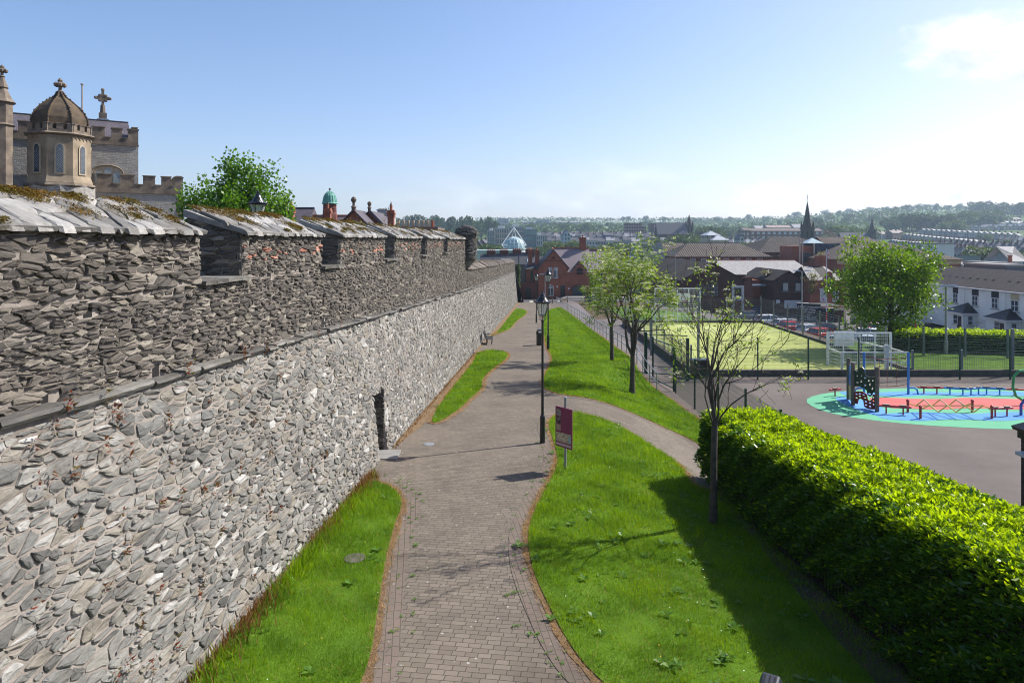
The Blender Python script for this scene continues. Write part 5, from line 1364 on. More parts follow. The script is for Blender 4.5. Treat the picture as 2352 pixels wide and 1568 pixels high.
# timber climbing frame with shaped panels
PA, PB, PC = Vector((16.9, 34.3, ZP)), Vector((16.5, 33.05, ZP)), Vector((17.02, 31.84, ZP))
t = thing('climbing_frame', 'timber post climbing frame with dark green and red cut-out panels', 'climbing frame', PB)
for p in (PA, PB, PC):
    mb = MB(); mb.tube([p - Vector((0, 0, .2)), p + Vector((0, 0, 2.08))], .095, 10); mb.lathe([(.095, 2.08), (.08, 2.11), (.01, 2.12)], 10, p); mb.build('post', M_wood, t, world=True)
def cutpanel(name, a, b, outline, holes, mat, thick=.03):
    """panel between two posts; outline and round holes in (0..1 across, metres up); holes really cut"""
    d = b - a; L = d.length; d.normalize(); n = Vector((-d.y, d.x, 0))
    vs = [Vector((x * L, z)) for x, z in outline]; ed = [(i, (i + 1) % len(vs)) for i in range(len(vs))]; m = len(vs)
    hs = []
    for hx_, hz, rw, rh in holes:
        b0 = len(vs); k = 10; vs += [Vector((hx_ * L + rw * math.cos(2 * PI * i / k), hz + rh * math.sin(2 * PI * i / k))) for i in range(k)]; ed += [(b0 + i, b0 + (i + 1) % k) for i in range(k)]; hs.append((hx_ * L, hz, rw, rh))
    r = geometry.delaunay_2d_cdt(vs, ed, [], 1, 1e-6)
    op = [(q.x, q.y) for q in vs[:m]]
    fs = []
    for f in r[2]:
        c = sum((r[0][i] for i in f), Vector((0, 0))) / len(f)
        if not inside(op, np.array([c.x]), np.array([c.y]))[0]: continue
        if any(((c.x - hx_) / rw) ** 2 + ((c.y - hz) / rh) ** 2 < .9 for hx_, hz, rw, rh in hs): continue
        fs.append(tuple(f))
    k = len(r[0]); mb = MB()
    P = lambda q, o: a + d * q.x + n * o + Vector((0, 0, q.y))
    V = [P(q, -thick / 2) for q in r[0]] + [P(q, thick / 2) for q in r[0]]
    cnt = {}
    for f in fs:
        for i in range(len(f)): e = (f[i], f[(i + 1) % len(f)]); cnt[e] = 1
    side = [(i, j, j + k, i + k) for (i, j) in cnt if (j, i) not in cnt]
    mb.add(V, [f[::-1] for f in fs] + [tuple(i + k for i in f) for f in fs] + side); return mb.build(name, mat, t, world=True)
up = [(.07, .98), (.25, 1.02), (.45, 1.0), (.58, .92), (.62, .72), (.72, .66), (.8, .74), (.84, .9), (.93, .88), (.93, 1.62), (.7, 1.56), (.52, 1.62), (.48, 1.9), (.40, 1.98), (.30, 1.95), (.27, 1.75), (.18, 1.72), (.07, 1.78)]
cutpanel('green_panel', PB, PC, up, [(.2, 1.55, .05, .07), (.2, 1.2, .07, .035), (.38, 1.6, .04, .06), (.52, 1.5, .07, .04), (.52, 1.15, .07, .04), (.36, 1.3, .05, .06), (.72, 1.25, .05, .06), (.82, 1.08, .05, .06), (.84, 1.45, .06, .04), (.7, .78, .08, .04), (.68, 1.42, .05, .05)], plain('dark_green_board', (.012, .05, .03), None, 6, .4))
lo = [(.07, .16), (.2, .16), (.24, .4), (.34, .46), (.44, .40), (.48, .12), (.62, .06), (.8, .08), (.93, .12), (.93, .82), (.84, .8), (.8, .56), (.72, .46), (.62, .5), (.58, .74), (.4, .82), (.2, .78), (.07, .7)]
cutpanel('red_panel', PB, PC, lo, [(.16, .62, .07, .03), (.16, .45, .07, .03), (.3, .68, .07, .03), (.45, .68, .07, .03), (.3, .56, .07, .03), (.52, .55, .06, .03), (.55, .38, .07, .03), (.55, .22, .07, .03), (.72, .36, .07, .03), (.72, .2, .07, .03), (.86, .66, .05, .03), (.86, .5, .05, .03), (.86, .34, .05, .03)], plain('dark_red_board', (.26, .022, .022), None, 6, .4))
cutpanel('blue_panel', PB, PA, [(.08, .95), (.5, .85), (.92, .95), (.92, 1.7), (.6, 1.85), (.4, 1.6), (.08, 1.7)], [(.3, 1.2, .05, .05), (.5, 1.4, .05, .05), (.7, 1.2, .05, .05), (.7, 1.6, .05, .05)], M_blu)
cutpanel('yellow_panel', PB, PA, [(.08, .12), (.92, .12), (.92, .75), (.5, .85), (.08, .75)], [(.3, .5, .06, .06), (.6, .35, .06, .06), (.72, .6, .05, .05)], plain('pale_yellow_board', (.62, .46, .2), None, 5, .5))
# rope bridge between blue posts
t = thing('rope_climber', 'pair of tall blue posts with slack ropes between them', 'rope climber', (19.4, 35.5, ZP))
for x, s in ((18.3, -1), (20.6, 1)):
    mb = MB(); mb.tube([(x, 35.5, ZP - .1), (x, 35.5, ZP + 2.15)], .06, 10); mb.lathe([(.06, 2.15), (.04, 2.2), (.005, 2.21)], 10, (x, 35.5, ZP)); ps = mb.build('post', M_blu, t, world=True)
    mb = MB(); mb.tube([(x, 35.5, ZP + .36), (x + s * .28, 35.5, ZP + .36), (x + s * .45, 35.5, ZP + .28), (x + s * .52, 35.5, ZP - .05)], .045, 8); mb.build('curved_foot', M_blu, ps, world=True)
mb = MB()
def sag(x0, x1, z, s, n=10): return [(lerp(x0, x1, i / n), 35.5, z - s * 4 * (i / n) * (1 - i / n)) for i in range(n + 1)]
mb.tube(sag(18.36, 20.54, ZP + 1.95, .1), .014, 5); mb.tube(sag(18.36, 20.54, ZP + .55, .12), .018, 5)
for x in (19.1, 19.5, 20.0): mb.tube([(x, 35.5, ZP + 1.87), (x, 35.5, ZP + .45)], .011, 5)
mb.build('ropes', plain('red_brown_rope', (.22, .07, .05), None, 30, .9), t, world=True)
def beam(label, pts, z, mat, grp='balance beams on the rubber surface'):
    t = thing('balance_beam', label, 'balance beam', (*pts[0], ZP), 0, grp)
    mb = MB(); P = [Vector((x, y, ZP + z)) for x, y in pts]; mb.tube(P, .055, 8); mb.lathe([(.0, -.055), (.07, -.03), (.07, .03), (.0, .055)], 8, P[0]); mb.lathe([(.0, -.055), (.07, -.03), (.07, .03), (.0, .055)], 8, P[-1]); mb.build('rail', mat, t, world=True)
    for a, b in zip(P, P[1:]):
        for f in ((.22, .78) if (b - a).length > .9 else (.5,)):
            q = a.lerp(b, f); mb = MB(); mb.tube([q, q - Vector((0, 0, z + .05))], .035, 8); mb.build('leg', mat, t, world=True)
            d = (b - a).normalized() * .14; n = Vector((-d.y, d.x, 0)) * .5; u = Vector((0, 0, .062)); w = Vector((0, 0, .09))
            mb = MB(); mb.add([q + s * d + r * n + h for h in (u, w) for s, r in ((-1, -1), (1, -1), (1, 1), (-1, 1))], [(3, 2, 1, 0), (4, 5, 6, 7), (0, 1, 5, 4), (1, 2, 6, 5), (2, 3, 7, 6), (3, 0, 4, 7)]); mb.build('tread', M_grip, t, world=True)
beam('red balance beam beside the right blue rope post', [(21.2, 35.6), (22.35, 35.5)], .36, M_redp)
beam('blue zigzag balance beam at the back of the rubber surface', [(22.5, 35.5), (23.5, 35.2), (24.4, 35.5), (25.4, 35.2)], .36, M_blu)
beam('red balance beam at the right end of the back row', [(25.45, 35.2), (27.2, 34.9)], .36, M_redp)
beam('red balance beam in front of the timber climbing frame', [(16.95, 31.5), (18.15, 31.15)], .40, M_redp)
beam('red balance beam to the right of the yellow zigzag climber', [(21.65, 30.9), (22.75, 31.1)], .40, M_redp)
beam('short red balance beam behind the timber climbing frame', [(16.3, 35.0), (16.9, 35.2)], .36, M_redp)
t = thing('zigzag_climber', 'yellow zigzag rail climber on red posts', 'climbing frame', (20, 31.2, ZP))
for x, y in ((18.3, 30.6), (21.5, 30.6), (18.4, 31.75), (21.4, 31.75)):
    mb = MB(); mb.tube([(x, y, ZP - .05), (x, y, ZP + .56)], .055, 10); mb.lathe([(.06, .5), (.075, .54), (.06, .62), (.01, .65)], 10, (x, y, ZP)); mb.build('post', M_redp, t, world=True)
zz = []
for x0, x1, y in ((18.3, 21.5, 30.6), (18.4, 21.4, 31.75)):
    n = 8; P = [(lerp(x0, x1, i / n), y, ZP + .45 + (.0 if i in (0, n) else (.17 if i % 2 == (0 if y > 31 else 1) else -.12))) for i in range(n + 1)]; zz.append(P)
    mb = MB(); mb.tube(P, .03, 6); mb.build('rail', M_yelp, t, world=True)
for i in range(1, 8): mb = MB(); mb.tube([zz[0][i], zz[1][i]], .026, 6); mb.build('rung', M_yelp if i % 2 else plain('pale_rung', (.6, .48, .3)), t, world=True)
t = thing('hoop_climber', 'green tubular hoop climber cut by the right edge', 'climbing frame', (25.5, 33, ZP))
mb = MB(); mb.tube([(24.9, 33, ZP + 1.75), (24.5, 33, ZP + 1.72), (24.25, 33, ZP + 1.45), (24.2, 33, ZP + .95), (24.35, 33, ZP + .5), (24.8, 33, ZP + .22), (25.6, 33, ZP + .15), (26.2, 33, ZP - .05)], .06, 8); mb.build('hoop', plain('green_gloss', (.03, .30, .09), None, 5, .3), t, world=True)
mb = MB(); mb.tube([(23.25, 31.2, ZP - .05), (23.25, 31.2, ZP + .5), (23.5, 31.25, ZP + .8), (24, 31.3, ZP + .85), (25, 31.4, ZP + .6), (25.3, 31.4, ZP - .05)], .06, 8); mb.build('purple_hoop', plain('purple_gloss', (.10, .08, .35), None, 5, .3), t, world=True)

# ------------------------------------------------------------------ fences
def meshfence(label, pts, h, name='mesh_fence', vs=.05, hs=.2, wire=.005, pw=.07, mat=None, posts=2.6, base=None, group=None, dbl=True):
    mat = mat or M_grn; zf = base or GZ
    t = thing(name, label, 'fence', (*pts[0], zf(*pts[0])), 0, group)
    st = []
    for a, b in zip(pts, pts[1:]):
        L = math.hypot(b[0] - a[0], b[1] - a[1]); n = max(1, round(L / posts)); st += [(lerp(a[0], b[0], i / n), lerp(a[1], b[1], i / n)) for i in range(n)]
    st.append(pts[-1])
    for x, y in st:
        z = zf(x, y); mb = MB(); mb.box(x - pw / 2, x + pw / 2, y - pw / 2, y + pw / 2, z - .1, z + h + .06); mb.build('post', mat, t, world=True)
    for a, b in zip(st, st[1:]):
        L = math.hypot(b[0] - a[0], b[1] - a[1]); mb = MB(); za, zb = zf(*a), zf(*b); n = int(L / vs)
        off = Vector((b[1] - a[1], a[0] - b[0], 0)).normalized() * (pw * .55)
        if vs < 1:
            for i in range(1, n):
                f = i / n; p = Vector((lerp(a[0], b[0], f), lerp(a[1], b[1], f), lerp(za, zb, f))) + off; mb.bar(p + Vector((0, 0, .06)), p + Vector((0, 0, h)), wire)
        z = .07
        while z < h + .01:
            mb.bar(Vector((*a, za + z)) + off, Vector((*b, zb + z)) + off, wire * 1.3 if not dbl or round(z / hs) % 3 else wire * 1.8); z += hs
        mb.build('mesh_panel', mat, t, world=True)
    return t
flat = lambda x, y: -8.0
meshfence('green mesh fence along the right edge of the upper lawn', [(8.55, 35.7), (8.75, 29), (9.0, 19.5)], 2.35, posts=2.9)
meshfence('long green mesh fence between playground and ball court', [(11.2, 39.2), (46, 39.2)], 2.4, posts=2.9, base=flat)
t = thing('gate', 'green mesh gate standing at the corner of the playground fence', 'gate', (8.1, 38.6, GZ(8.1, 38.6)))
for x, y, w in ((7.75, 39.6, .16), (8.0, 38.8, .08), (8.55, 36.1, .09), (10.0, 38.9, .16)):
    z = GZ(x, y); mb = MB(); mb.box(x - w / 2, x + w / 2, y - w / 2, y + w / 2, z - .1, z + 2.45); mb.build('gate_post', M_grn, t, world=True)
mb = MB()
for (a, b) in (((7.75, 39.6), (10.0, 38.9)), ((8.0, 38.8), (8.55, 36.1))):
    za = GZ(*a)
    for i in range(1, 44): f = i / 44; x, y = lerp(a[0], b[0], f), lerp(a[1], b[1], f); mb.bar((x, y, za + .12), (x, y, za + 2.3), .006)
    for z in (.1, .5, .9, 1.3, 1.7, 2.1): mb.bar((*a, za + z), (*b, za + z), .009)
    for z in (.08, 2.32): mb.bar((*a, za + z), (*b, za + z), .05)
mb.build('gate_leaf', M_grn, t, world=True)
mb = MB(); mb.box(9.0, 9.3, 39.05, 39.15, -6.9, -6.55); mb.build('lock_box', M_blk, t, world=True)
t = thing('wheelie_bin', 'black wheeled waste container in the shade behind the gate', 'bin', (10.95, 39.9, -8)); mb = MB()
mb.add([(x, y, z) for z, k in ((.12, .8), (1.0, 1.0)) for x, y in ((-.5 * k, -.32 * k), (.5 * k, -.32 * k), (.5 * k, .32 * k), (-.5 * k, .32 * k))], [(3, 2, 1, 0), (4, 5, 6, 7), (0, 1, 5, 4), (1, 2, 6, 5), (2, 3, 7, 6), (3, 0, 4, 7)]); mb.build('body', M_blk, t)
mb = MB(); mb.add([(x, y, z) for z, k in ((1.005, 1.06), (1.1, .9)) for x, y in ((-.5 * k, -.33 * k), (.5 * k, -.33 * k), (.5 * k, .33 * k), (-.5 * k, .33 * k))], [(3, 2, 1, 0), (4, 5, 6, 7), (0, 1, 5, 4), (1, 2, 6, 5), (2, 3, 7, 6), (3, 0, 4, 7)]); mb.build('lid', M_blk, t)
for s in (-1, 1): mb = MB(); mb.tube([(s * .38, .28, .11), (s * .44, .28, .11)], .11, 10); mb.build('wheel', M_blk, t)

# ------------------------------------------------------------------ ball court
CX0, CX1, CY0, CY1, ZC = 10.7, 23.4, 40.4, 64.4, -7.72
def courtmat():
    m, t, out = newmat('artificial_turf'); co = objco(t)
    col = ramp(t, noise(t, co, .5, 6), [(.3, (.285, .325, .10)), (.7, (.355, .39, .135))])
    col = mixc(t, .4, col, ramp(t, noise(t, co, 60, 2, .8), [(.3, (.75, .75, .75)), (.7, (1.25, 1.25, 1.25))]), 'MULTIPLY')
    pbsdf(t, out, col, .95, bump(t, noise(t, co, 120, 2), .4, .01), spec=.1); return m
M_conc = plain('dark_concrete', (.12, .105, .095), (.06, .055, .05), 2.5, .9, .5, 15)
zc = lambda x, y: ZC
sheet('court_turf', [(CX0, CY0), (CX1, CY0), (CX1, CY1), (CX0, CY1)], 0, courtmat(), 2, zf=zc)
M_line = plain('white_line', (.72, .74, .66), (.6, .62, .54), 6)
def line(name, poly, z): o = sheet(name, poly, .004, M_line, 2, zf=lambda x, y: z); return o
line('court_line', [(CX0 + .6, 58.2), (CX1 - .2, 58.2), (CX1 - .2, 58.3), (CX0 + .6, 58.3)], ZC)
line('court_line', [(CX0 + .6, 47), (CX0 + .7, 47), (CX0 + .7, 63.4), (CX0 + .6, 63.4)], ZC)
line('court_line', ellip(17, 64.3, 3.0, 3.0, 40, 2)[0:0] or [(13.5, 63.0), (18, 60.0), (18.08, 60.08), (13.6, 63.1)], ZC)
t = thing('court_kerb', 'dark low concrete wall around the green ball court', 'wall', (17, CY0, -8.3)); kb = MB()
kb.box(CX0 - .25, 46, CY0 - .3, CY0 - .004, -8.4, ZC + .12); kb.box(CX0 - .25, CX0 - .004, CY0, CY1, -9.2, ZC + .18); kb.box(CX1 + .004, CX1 + .25, CY0, CY1, -13.2, ZC + .18); kb.box(CX0 - .25, CX1 + .25, CY1 + .004, CY1 + .3, -13.2, ZC + .18)
kb.box(CX0 - .1, 46, CY0 - .38, CY0 - .304, -8.4, -7.95); kb.build('kerb', M_conc, t, world=True)
GF = 'grey mesh fences of the ball court'
M_fg = plain('grey_fence_steel', (.20, .22, .24), (.15, .165, .18), 10, .5, metal=.3)
cf = lambda x, y: ZC
meshfence('tall grey mesh fence along the far right side of the ball court', [(CX1 + .1, CY1), (CX1 + .1, CY0 + 2.5)], 2.3, vs=2, hs=.17, wire=.011, pw=.09, mat=M_fg, posts=3.0, base=cf, group=GF)
meshfence('grey mesh fence across the far end of the ball court', [(CX1 + .1, CY1 + .1), (CX0, CY1 + .1)], 2.4, vs=2, hs=.17, wire=.011, pw=.09, mat=M_fg, posts=3.2, base=cf, group=GF)
meshfence('grey mesh fence of the court beside the tarmac ramp', [(CX0 - .1, CY0), (CX0 - .1, CY1)], 1.5, vs=.12, hs=.17, wire=.007, pw=.08, mat=M_fg, posts=2.4, base=cf, group=GF)
meshfence('low grey mesh fence right of the white goal', [(23.7, CY0), (29.5, CY0)], 1.2, vs=.1, hs=.2, wire=.008, pw=.11, mat=M_fg, posts=2.9, base=cf, group=GF)
meshfence('tall grey mesh fence at the right edge behind the playground', [(29.6, CY0), (46, CY0)], 2.45, vs=2, hs=.19, wire=.012, pw=.14, mat=M_fg, posts=3, base=cf, group=GF)
meshfence('grey mesh fence in front of the bright hedge behind the goal', [(24.4, 50), (28.5, 47.3), (36, 45.6), (44, 44)], 2.0, vs=2, hs=.17, wire=.010, pw=.11, mat=M_fg, posts=3, base=lambda x, y: GZ(x, y), group=GF)
sheet('grass_patch', [(11.5, 66), (24.5, 66), (27.5, 85), (27.5, 104), (14.5, 104), (14.5, 80)], .06, M_turf, 1.0)
sheet('grass_patch', [(23.8, 41), (46, 40.6), (46, 50), (27, 54), (23.8, 54)], .06, M_turf, 1.2)
M_wst = plain('white_steel', (.74, .76, .76), (.6, .62, .63), 6, .4)
def goal(label, x0, x1, yb, yf, hb, hf, board, grp='white goals of the ball court', s=1):
    t = thing('goal', label, 'goal', ((x0 + x1) / 2, yb, ZC), 0, grp); W = (x1 - x0) / 2
    d = yf - yb
    mb = MB()
    for x in (-W, W): mb.bar((x, 0, 0), (x, 0, hb), .12)
    mb.bar((-W - .06, 0, hb + .04), (W + .06, 0, hb + .04), .1, .09); mb.build('back_frame', M_wst, t)
    mb = MB()
    for x in (-W, W): mb.bar((x, 0, hf), (x, d, hf), .07); mb.bar((x, d, 0), (x, d, hf), .09)
    mb.bar((-W - .05, d, hf + .04), (W + .05, d, hf + .04), .08); mb.bar((-W, d, .5), (W, d, .5), .05)
    for f in (-.5, 0, .5): mb.bar((W * f * 1.0, d, 0), (W * f, d, hf), .06)
    mb.build('recess_frame', M_wst, t)
    mb = MB()
    for k in range(int(hb / .2)): mb.bar((-W, 0, .2 + .2 * k), (W, 0, .2 + .2 * k), .018)
    for k in range(int(2 * W / .12)):
        x = -W + .12 * k; mb.bar((x, d, .04), (x, d, hf), .010); mb.bar((x, .0, hf), (x, 0, hb), .010)
    for x in (-W, W):
        for k in range(5): mb.bar((x, 0, .12 + hf * k / 5), (x, d, .12 + hf * k / 5), .012)
    for f in (-.5, 0, .5): mb.bar((W * f, 0, 0), (W * f, 0, hb), .07)
    mb.build('goal_mesh', M_wst, t)
    bx_, bz, bw, bh, by_ = board
    mb = MB(); mb.box(bx_ - bw / 2, bx_ + bw / 2, by_ - .02, by_ + .02, bz, bz + bh); b = mb.build('backboard', M_wst, t)
    sg = -1 if by_ < 0 else 1
    mb = MB(); y2 = by_ + (sg * .026)
    for a_, c_ in (((-.28, .12), (.28, .12)), ((.28, .12), (.28, .5)), ((.28, .5), (-.28, .5)), ((-.28, .5), (-.28, .12))): mb.bar((bx_ + a_[0], y2, bz + a_[1]), (bx_ + c_[0], y2, bz + c_[1]), .045, .012)
    mb.bar((bx_ - bw / 2, y2, bz), (bx_ + bw / 2, y2, bz), .05, .012); mb.bar((bx_ - bw / 2, y2, bz + bh), (bx_ + bw / 2, y2, bz + bh), .05, .012); mb.bar((bx_ - bw / 2, y2, bz), (bx_ - bw / 2, y2, bz + bh), .05, .012); mb.bar((bx_ + bw / 2, y2, bz), (bx_ + bw / 2, y2, bz + bh), .05, .012)
    mb.build('target_lines', M_blk, b)
    mb = MB(); mb.tube([(bx_ + .22 * math.cos(a), by_ + sg * .28 + .22 * math.sin(a), bz + .1) for a in [2 * PI * i / 14 for i in range(15)]], .015, 5); mb.build('hoop', M_redp, b)
    mb = MB(); mb.bar((bx_, by_ - sg * .02, bz + bh * .5), (bx_ + (.9 if sg > 0 else 0), d * (1 if sg > 0 else 0) * .95, bz + bh * .4), .08); mb.bar((bx_ + .3, by_ - sg * .03, bz + bh), (bx_, by_ - sg * .03, bz + .1), .05); mb.build('bracket', M_wst, t)
    if sg > 0: mb = MB(); mb.bar((.7, d, 0), (.7, d, 1.55), .2); mb.build('hoop_post', M_wst, t)
    return t
goal('white steel goal with basketball board, seen from behind, nearest to the playground', 19.6, 23.5, 42.4, 40.6, 1.95, 1.05, (-.3, 1.0, 1.25, .95, 1.3))
goal('white steel goal with basketball board at the far end of the ball court', 13.4, 17.6, 64.0, 65.6 - 1.2 + 1.0, 3.2, 1.2, (.4, 2.05, 1.15, .85, -.9))
# two tall posts standing in the court
for lab, u, v0, v1, y in (('grey steel post left of the nearly bare rowan in the court', 2605, 1270, 1470, 46), ('grey steel post right of the bare rowan branches in the court', 2793, 1170, 1440, 44)):
    a, b = at(u, v0, y), at(u, v1, y); t = thing('net_post', lab, 'post', (b.x, y, ZC)); mb = MB(); mb.box(-.07, .07, -.07, .07, 0, a.z - ZC); mb.build('post', M_fg, t)
# ------------------------------------------------------------------ town buildings
ZL = -12.6
M_cor = corrmat('corrugated_roof', (.075, .062, .053), (.115, .095, .08), .55)
M_cor2 = corrmat('corrugated_roof_dark', (.042, .036, .032), (.075, .064, .055), .45)
M_sl2 = roofmat('violet_slate', (.20, .165, .18), (.26, .215, .225), .3, .18, .45, (.12, .11, .12), .35)
M_sl3 = roofmat('dark_slate', (.06, .065, .075), (.085, .09, .10), .3, .18, .5)
M_sl4 = roofmat('pale_old_slate', (.26, .25, .24), (.33, .32, .31), .35, .16, .5, (.18, .17, .16), .4)
M_tile = roofmat('brown_roof_tile', (.055, .042, .036), (.08, .062, .053), .33, .30, .7, (.05, .045, .04), .3)
M_rend = plain('white_render', (.82, .80, .74), (.72, .70, .65), .8, .9, .3, 60)
M_wfr = plain('white_frame', (.72, .73, .73), (.62, .63, .63), 6, .5)
M_yst = plain('yellow_stone', (.52, .42, .24), (.42, .34, .2), 4)
M_cream = plain('cream_paint', (.62, .55, .40), (.5, .44, .32), 2)
M_gdoor = plain('grey_door', (.055, .06, .065), (.045, .05, .055), 3, .6)
M_stone = plain('grey_stone', (.28, .27, .26), (.2, .2, .19), 4, .9)
def gable_roof(x0, x1, y0, y1, ze, zr, mat, parent, over=.25, name='roof', hip=0.0, ridge=None, along='x'):
    """pitched roof over a rectangle; hip = run of the hipped ends; ridge tile material"""
    mb = MB(); o = over; k = (zr - ze) / ((y1 - y0) / 2 if along == 'x' else (x1 - x0) / 2); zl = ze - o * k
    if along == 'x':
        ym = (y0 + y1) / 2; e = o if hip == 0 else o
        v = [(x0 - e, y0 - o, zl), (x1 + e, y0 - o, zl), (x1 + e, y1 + o, zl), (x0 - e, y1 + o, zl), (x0 - (e if hip == 0 else 0) + hip, ym, zr), (x1 + (e if hip == 0 else 0) - hip, ym, zr)]
        f = [(0, 1, 5, 4), (2, 3, 4, 5)] + ([(3, 0, 4), (1, 2, 5)] if hip else [])
    else:
        xm = (x0 + x1) / 2
        v = [(x0 - o, y0 - o, zl), (x1 + o, y0 - o, zl), (x1 + o, y1 + o, zl), (x0 - o, y1 + o, zl), (xm, y0 - o + hip, zr), (xm, y1 + o - hip, zr)]
        f = [(3, 0, 4, 5), (1, 2, 5, 4)] + ([(0, 1, 4), (2, 3, 5)] if hip else [])
    n = len(v); mb.add(v + [(a, b, c - .09) for a, b, c in v], f + [tuple(i + n for i in q[::-1]) for q in f] + [(0, n, n + 1, 1), (1, n + 1, n + 2, 2), (2, n + 2, n + 3, 3), (3, n + 3, n, 0)])
    if ridge: mb.bar(Vector(v[4]) + Vector((0, 0, .05)), Vector(v[5]) + Vector((0, 0, .05)), .22, .14, 1)
    return mb.build(name, [mat] + ([ridge] if ridge else []), parent)
def window(parent, x, z, w, h, y=0.0, frame=None, pane=None, arch=0.0, bars=(1, 1), tf=None, sill=None, name='window', fw=.07, open_=False):
    """sash set in a wall whose face is the plane y (looking towards -y); pane is a sub-part"""
    tf = tf or Matrix.Identity(4); mb = MB()
    o = archpts(w, h - arch, arch, 5) if arch else [(-w / 2, 0), (-w / 2, h), (w / 2, h), (w / 2, 0)]
    mb2 = MB(); mb2.prism([(x + a * .97, z + b * .98 + .01) for a, b in o], .02, tf @ T3(0, y - .03, 0))
    for (a, b), (c, d) in zip(o, o[1:] + o[:1]): mb.bar(tf @ Vector((x + a * (1 - fw / w), y - .045, z + b)), tf @ Vector((x + c * (1 - fw / w), y - .045, z + d)), fw, fw)
    for i in range(1, bars[0]): q = x - w / 2 + w * i / bars[0]; mb.bar(tf @ Vector((q, y - .05, z)), tf @ Vector((q, y - .05, z + h - arch * .3)), fw * .7)
    for i in range(1, bars[1]): q = z + h * i / bars[1]; mb.bar(tf @ Vector((x - w / 2, y - .052, q)), tf @ Vector((x + w / 2, y - .052, q)), fw * .7)
    if sill: mb.bar(tf @ Vector((x - w / 2 - .12, y - .09, z - .08)), tf @ Vector((x + w / 2 + .12, y - .09, z - .08)), .14, .1, 1)
    wn = mb.build(name, [frame or M_wfr, sill or M_stone], parent); mb2.build('pane', pane or M_dark, wn); return wn
def slabpart(name, x0, x1, z0, z1, y, mat, parent, d=.05, arch=0.0, tf=None):
    mb = MB(); o = [(x0, z0), (x0, z1), (x1, z1), (x1, z0)]
    if arch: o = [((x0 + x1) / 2 + a, z0 + b) for a, b in archpts(x1 - x0, z1 - z0 - arch, arch, 6)]
    mb.prism(o, d, (tf or Matrix.Identity(4)) @ T3(0, y - d, 0)); return mb.build(name, mat, parent)

# --- red brick house with gables at the end of the path
B = thing('brick_house', 'red brick house with tall gable and arched garage at the end of the path', 'house', (4.9, 127, -11.25))
mb = MB(); mb.prism([(0, -.6), (5.5, -.6), (5.5, 6.2), (2.83, 9.45), (0, 6.2)], 11); mb.box(5.5, 9.85, .15, 10, -.6, 5.5); mb.box(9.85, 16.5, .6, 10, -1.4, 6.0); mb.box(-2.3, -.002, 1.5, 10, -.6, 6.0)
mb.prism([(6.35, 5.4), (9.05, 5.4), (9.05, 5.8), (7.7, 7.35), (6.35, 5.8)], 3.0, T3(0, .02, 0))
mb.build('wall', M_rb, B)
mb = MB()
for s in (-1, 1):
    a, e = Vector((2.83, -.22, 9.62)), Vector((2.83 + s * 3.0, -.22, 6.13)); k = Vector((0, 11.5, 0))
    if s < 0: mb.add([a, e, e + k, a + k, a - Vector((0, 0, .2)), e - Vector((0, 0, .2))], [(0, 1, 2, 3), (0, 4, 5, 1)])
    else: mb.add([a, e, e + Vector((0, 4.2, 0)), a + k, a - Vector((0, 0, .2)), e - Vector((0, 0, .2))], [(0, 1, 2, 3), (0, 4, 5, 1)])
mb.build('gable_roof', M_sl3, B)
mb = MB(); mb.add([(5.3, -.1, 5.42), (10.0, -.1, 5.42), (10.0, 5, 9.78), (2.83, 5, 9.78), (2.83, 5, 8.9)], [(0, 1, 2, 3), (0, 3, 4)]); mb.add([(10.02, .4, 5.9), (16.9, .4, 5.9), (14.5, 5, 9.4), (10.02, 5, 9.4)], [(0, 1, 2, 3)]); mb.add([(16.9, .4, 5.9), (16.9, 10.2, 5.9), (14.5, 5, 9.4)], [(0, 1, 2)]); mb.add([(2.83, 5, 9.78), (10, 5, 9.78), (10, 10.3, 5.4), (2.83, 10.3, 5.4)], [(0, 1, 2, 3)]); mb.add([(10.02, 5, 9.4), (14.5, 5, 9.4), (16.9, 10.2, 5.9), (10.02, 10.2, 5.9)], [(0, 1, 2, 3)])
mb.build('main_roof', M_sl2, B)
mb = MB(); mb.bar((2.83, 5, 9.86), (10.0, 5, 9.86), .25, .2); mb.bar((10.03, 5, 9.5), (14.5, 5, 9.5), .25, .2); mb.bar((2.83, -.2, 9.68), (2.83, 5, 9.86), .22, .16); mb.build('ridge_tiles', M_terra, B)
mb = MB(); mb.add([(-2.6, 1.2, 5.9), (0, 1.2, 5.95), (0, 8, 7.6), (-.4, 6, 8.4), (-2.6, 10.2, 5.9)], [(0, 1, 3, 4)]); mb.add([(0, 1.25, 5.98), (1.2, 5, 8.2), (-.4, 6, 8.4)], [(0, 1, 2)]); mb.build('side_roof', M_sl3, B)
mb = MB()
for s in (-1, 1): a, e = Vector((7.7, -.1, 7.5)), Vector((7.7 + s * 1.5, -.1, 5.75)); mb.add([a, e, e + Vector((0, .6, 0)), a + Vector((0, 2.4, 0)), a - Vector((0, 0, .14)), e - Vector((0, 0, .14))], [(0, 1, 2, 3), (0, 4, 5, 1)])
mb.build('dormer_roof', M_sl3, B)
for x, y, w, z1, p in ((-1.45, 3, .75, 9.5, 1), (-.15, 3, .75, 9.4, 1), (8.75, 5, 1.2, 11.9, 1)):
    mb = MB(); chimney_mb(mb, x, y, 6.0, z1, w, .9, p, cowl=False); mb.build('chimney', CM, B)
W2 = dict(frame=M_wfr, sill=M_stone)
ch = MB()
window(B, 2.2, 4.35, .78, 1.95, 0, arch=.2, bars=(3, 1), **W2); window(B, 3.25, 4.35, .78, 1.95, 0, arch=.2, bars=(3, 1), **W2); window(B, 2.25, 1.05, 1.1, 1.95, 0, arch=.25, bars=(2, 1), **W2)
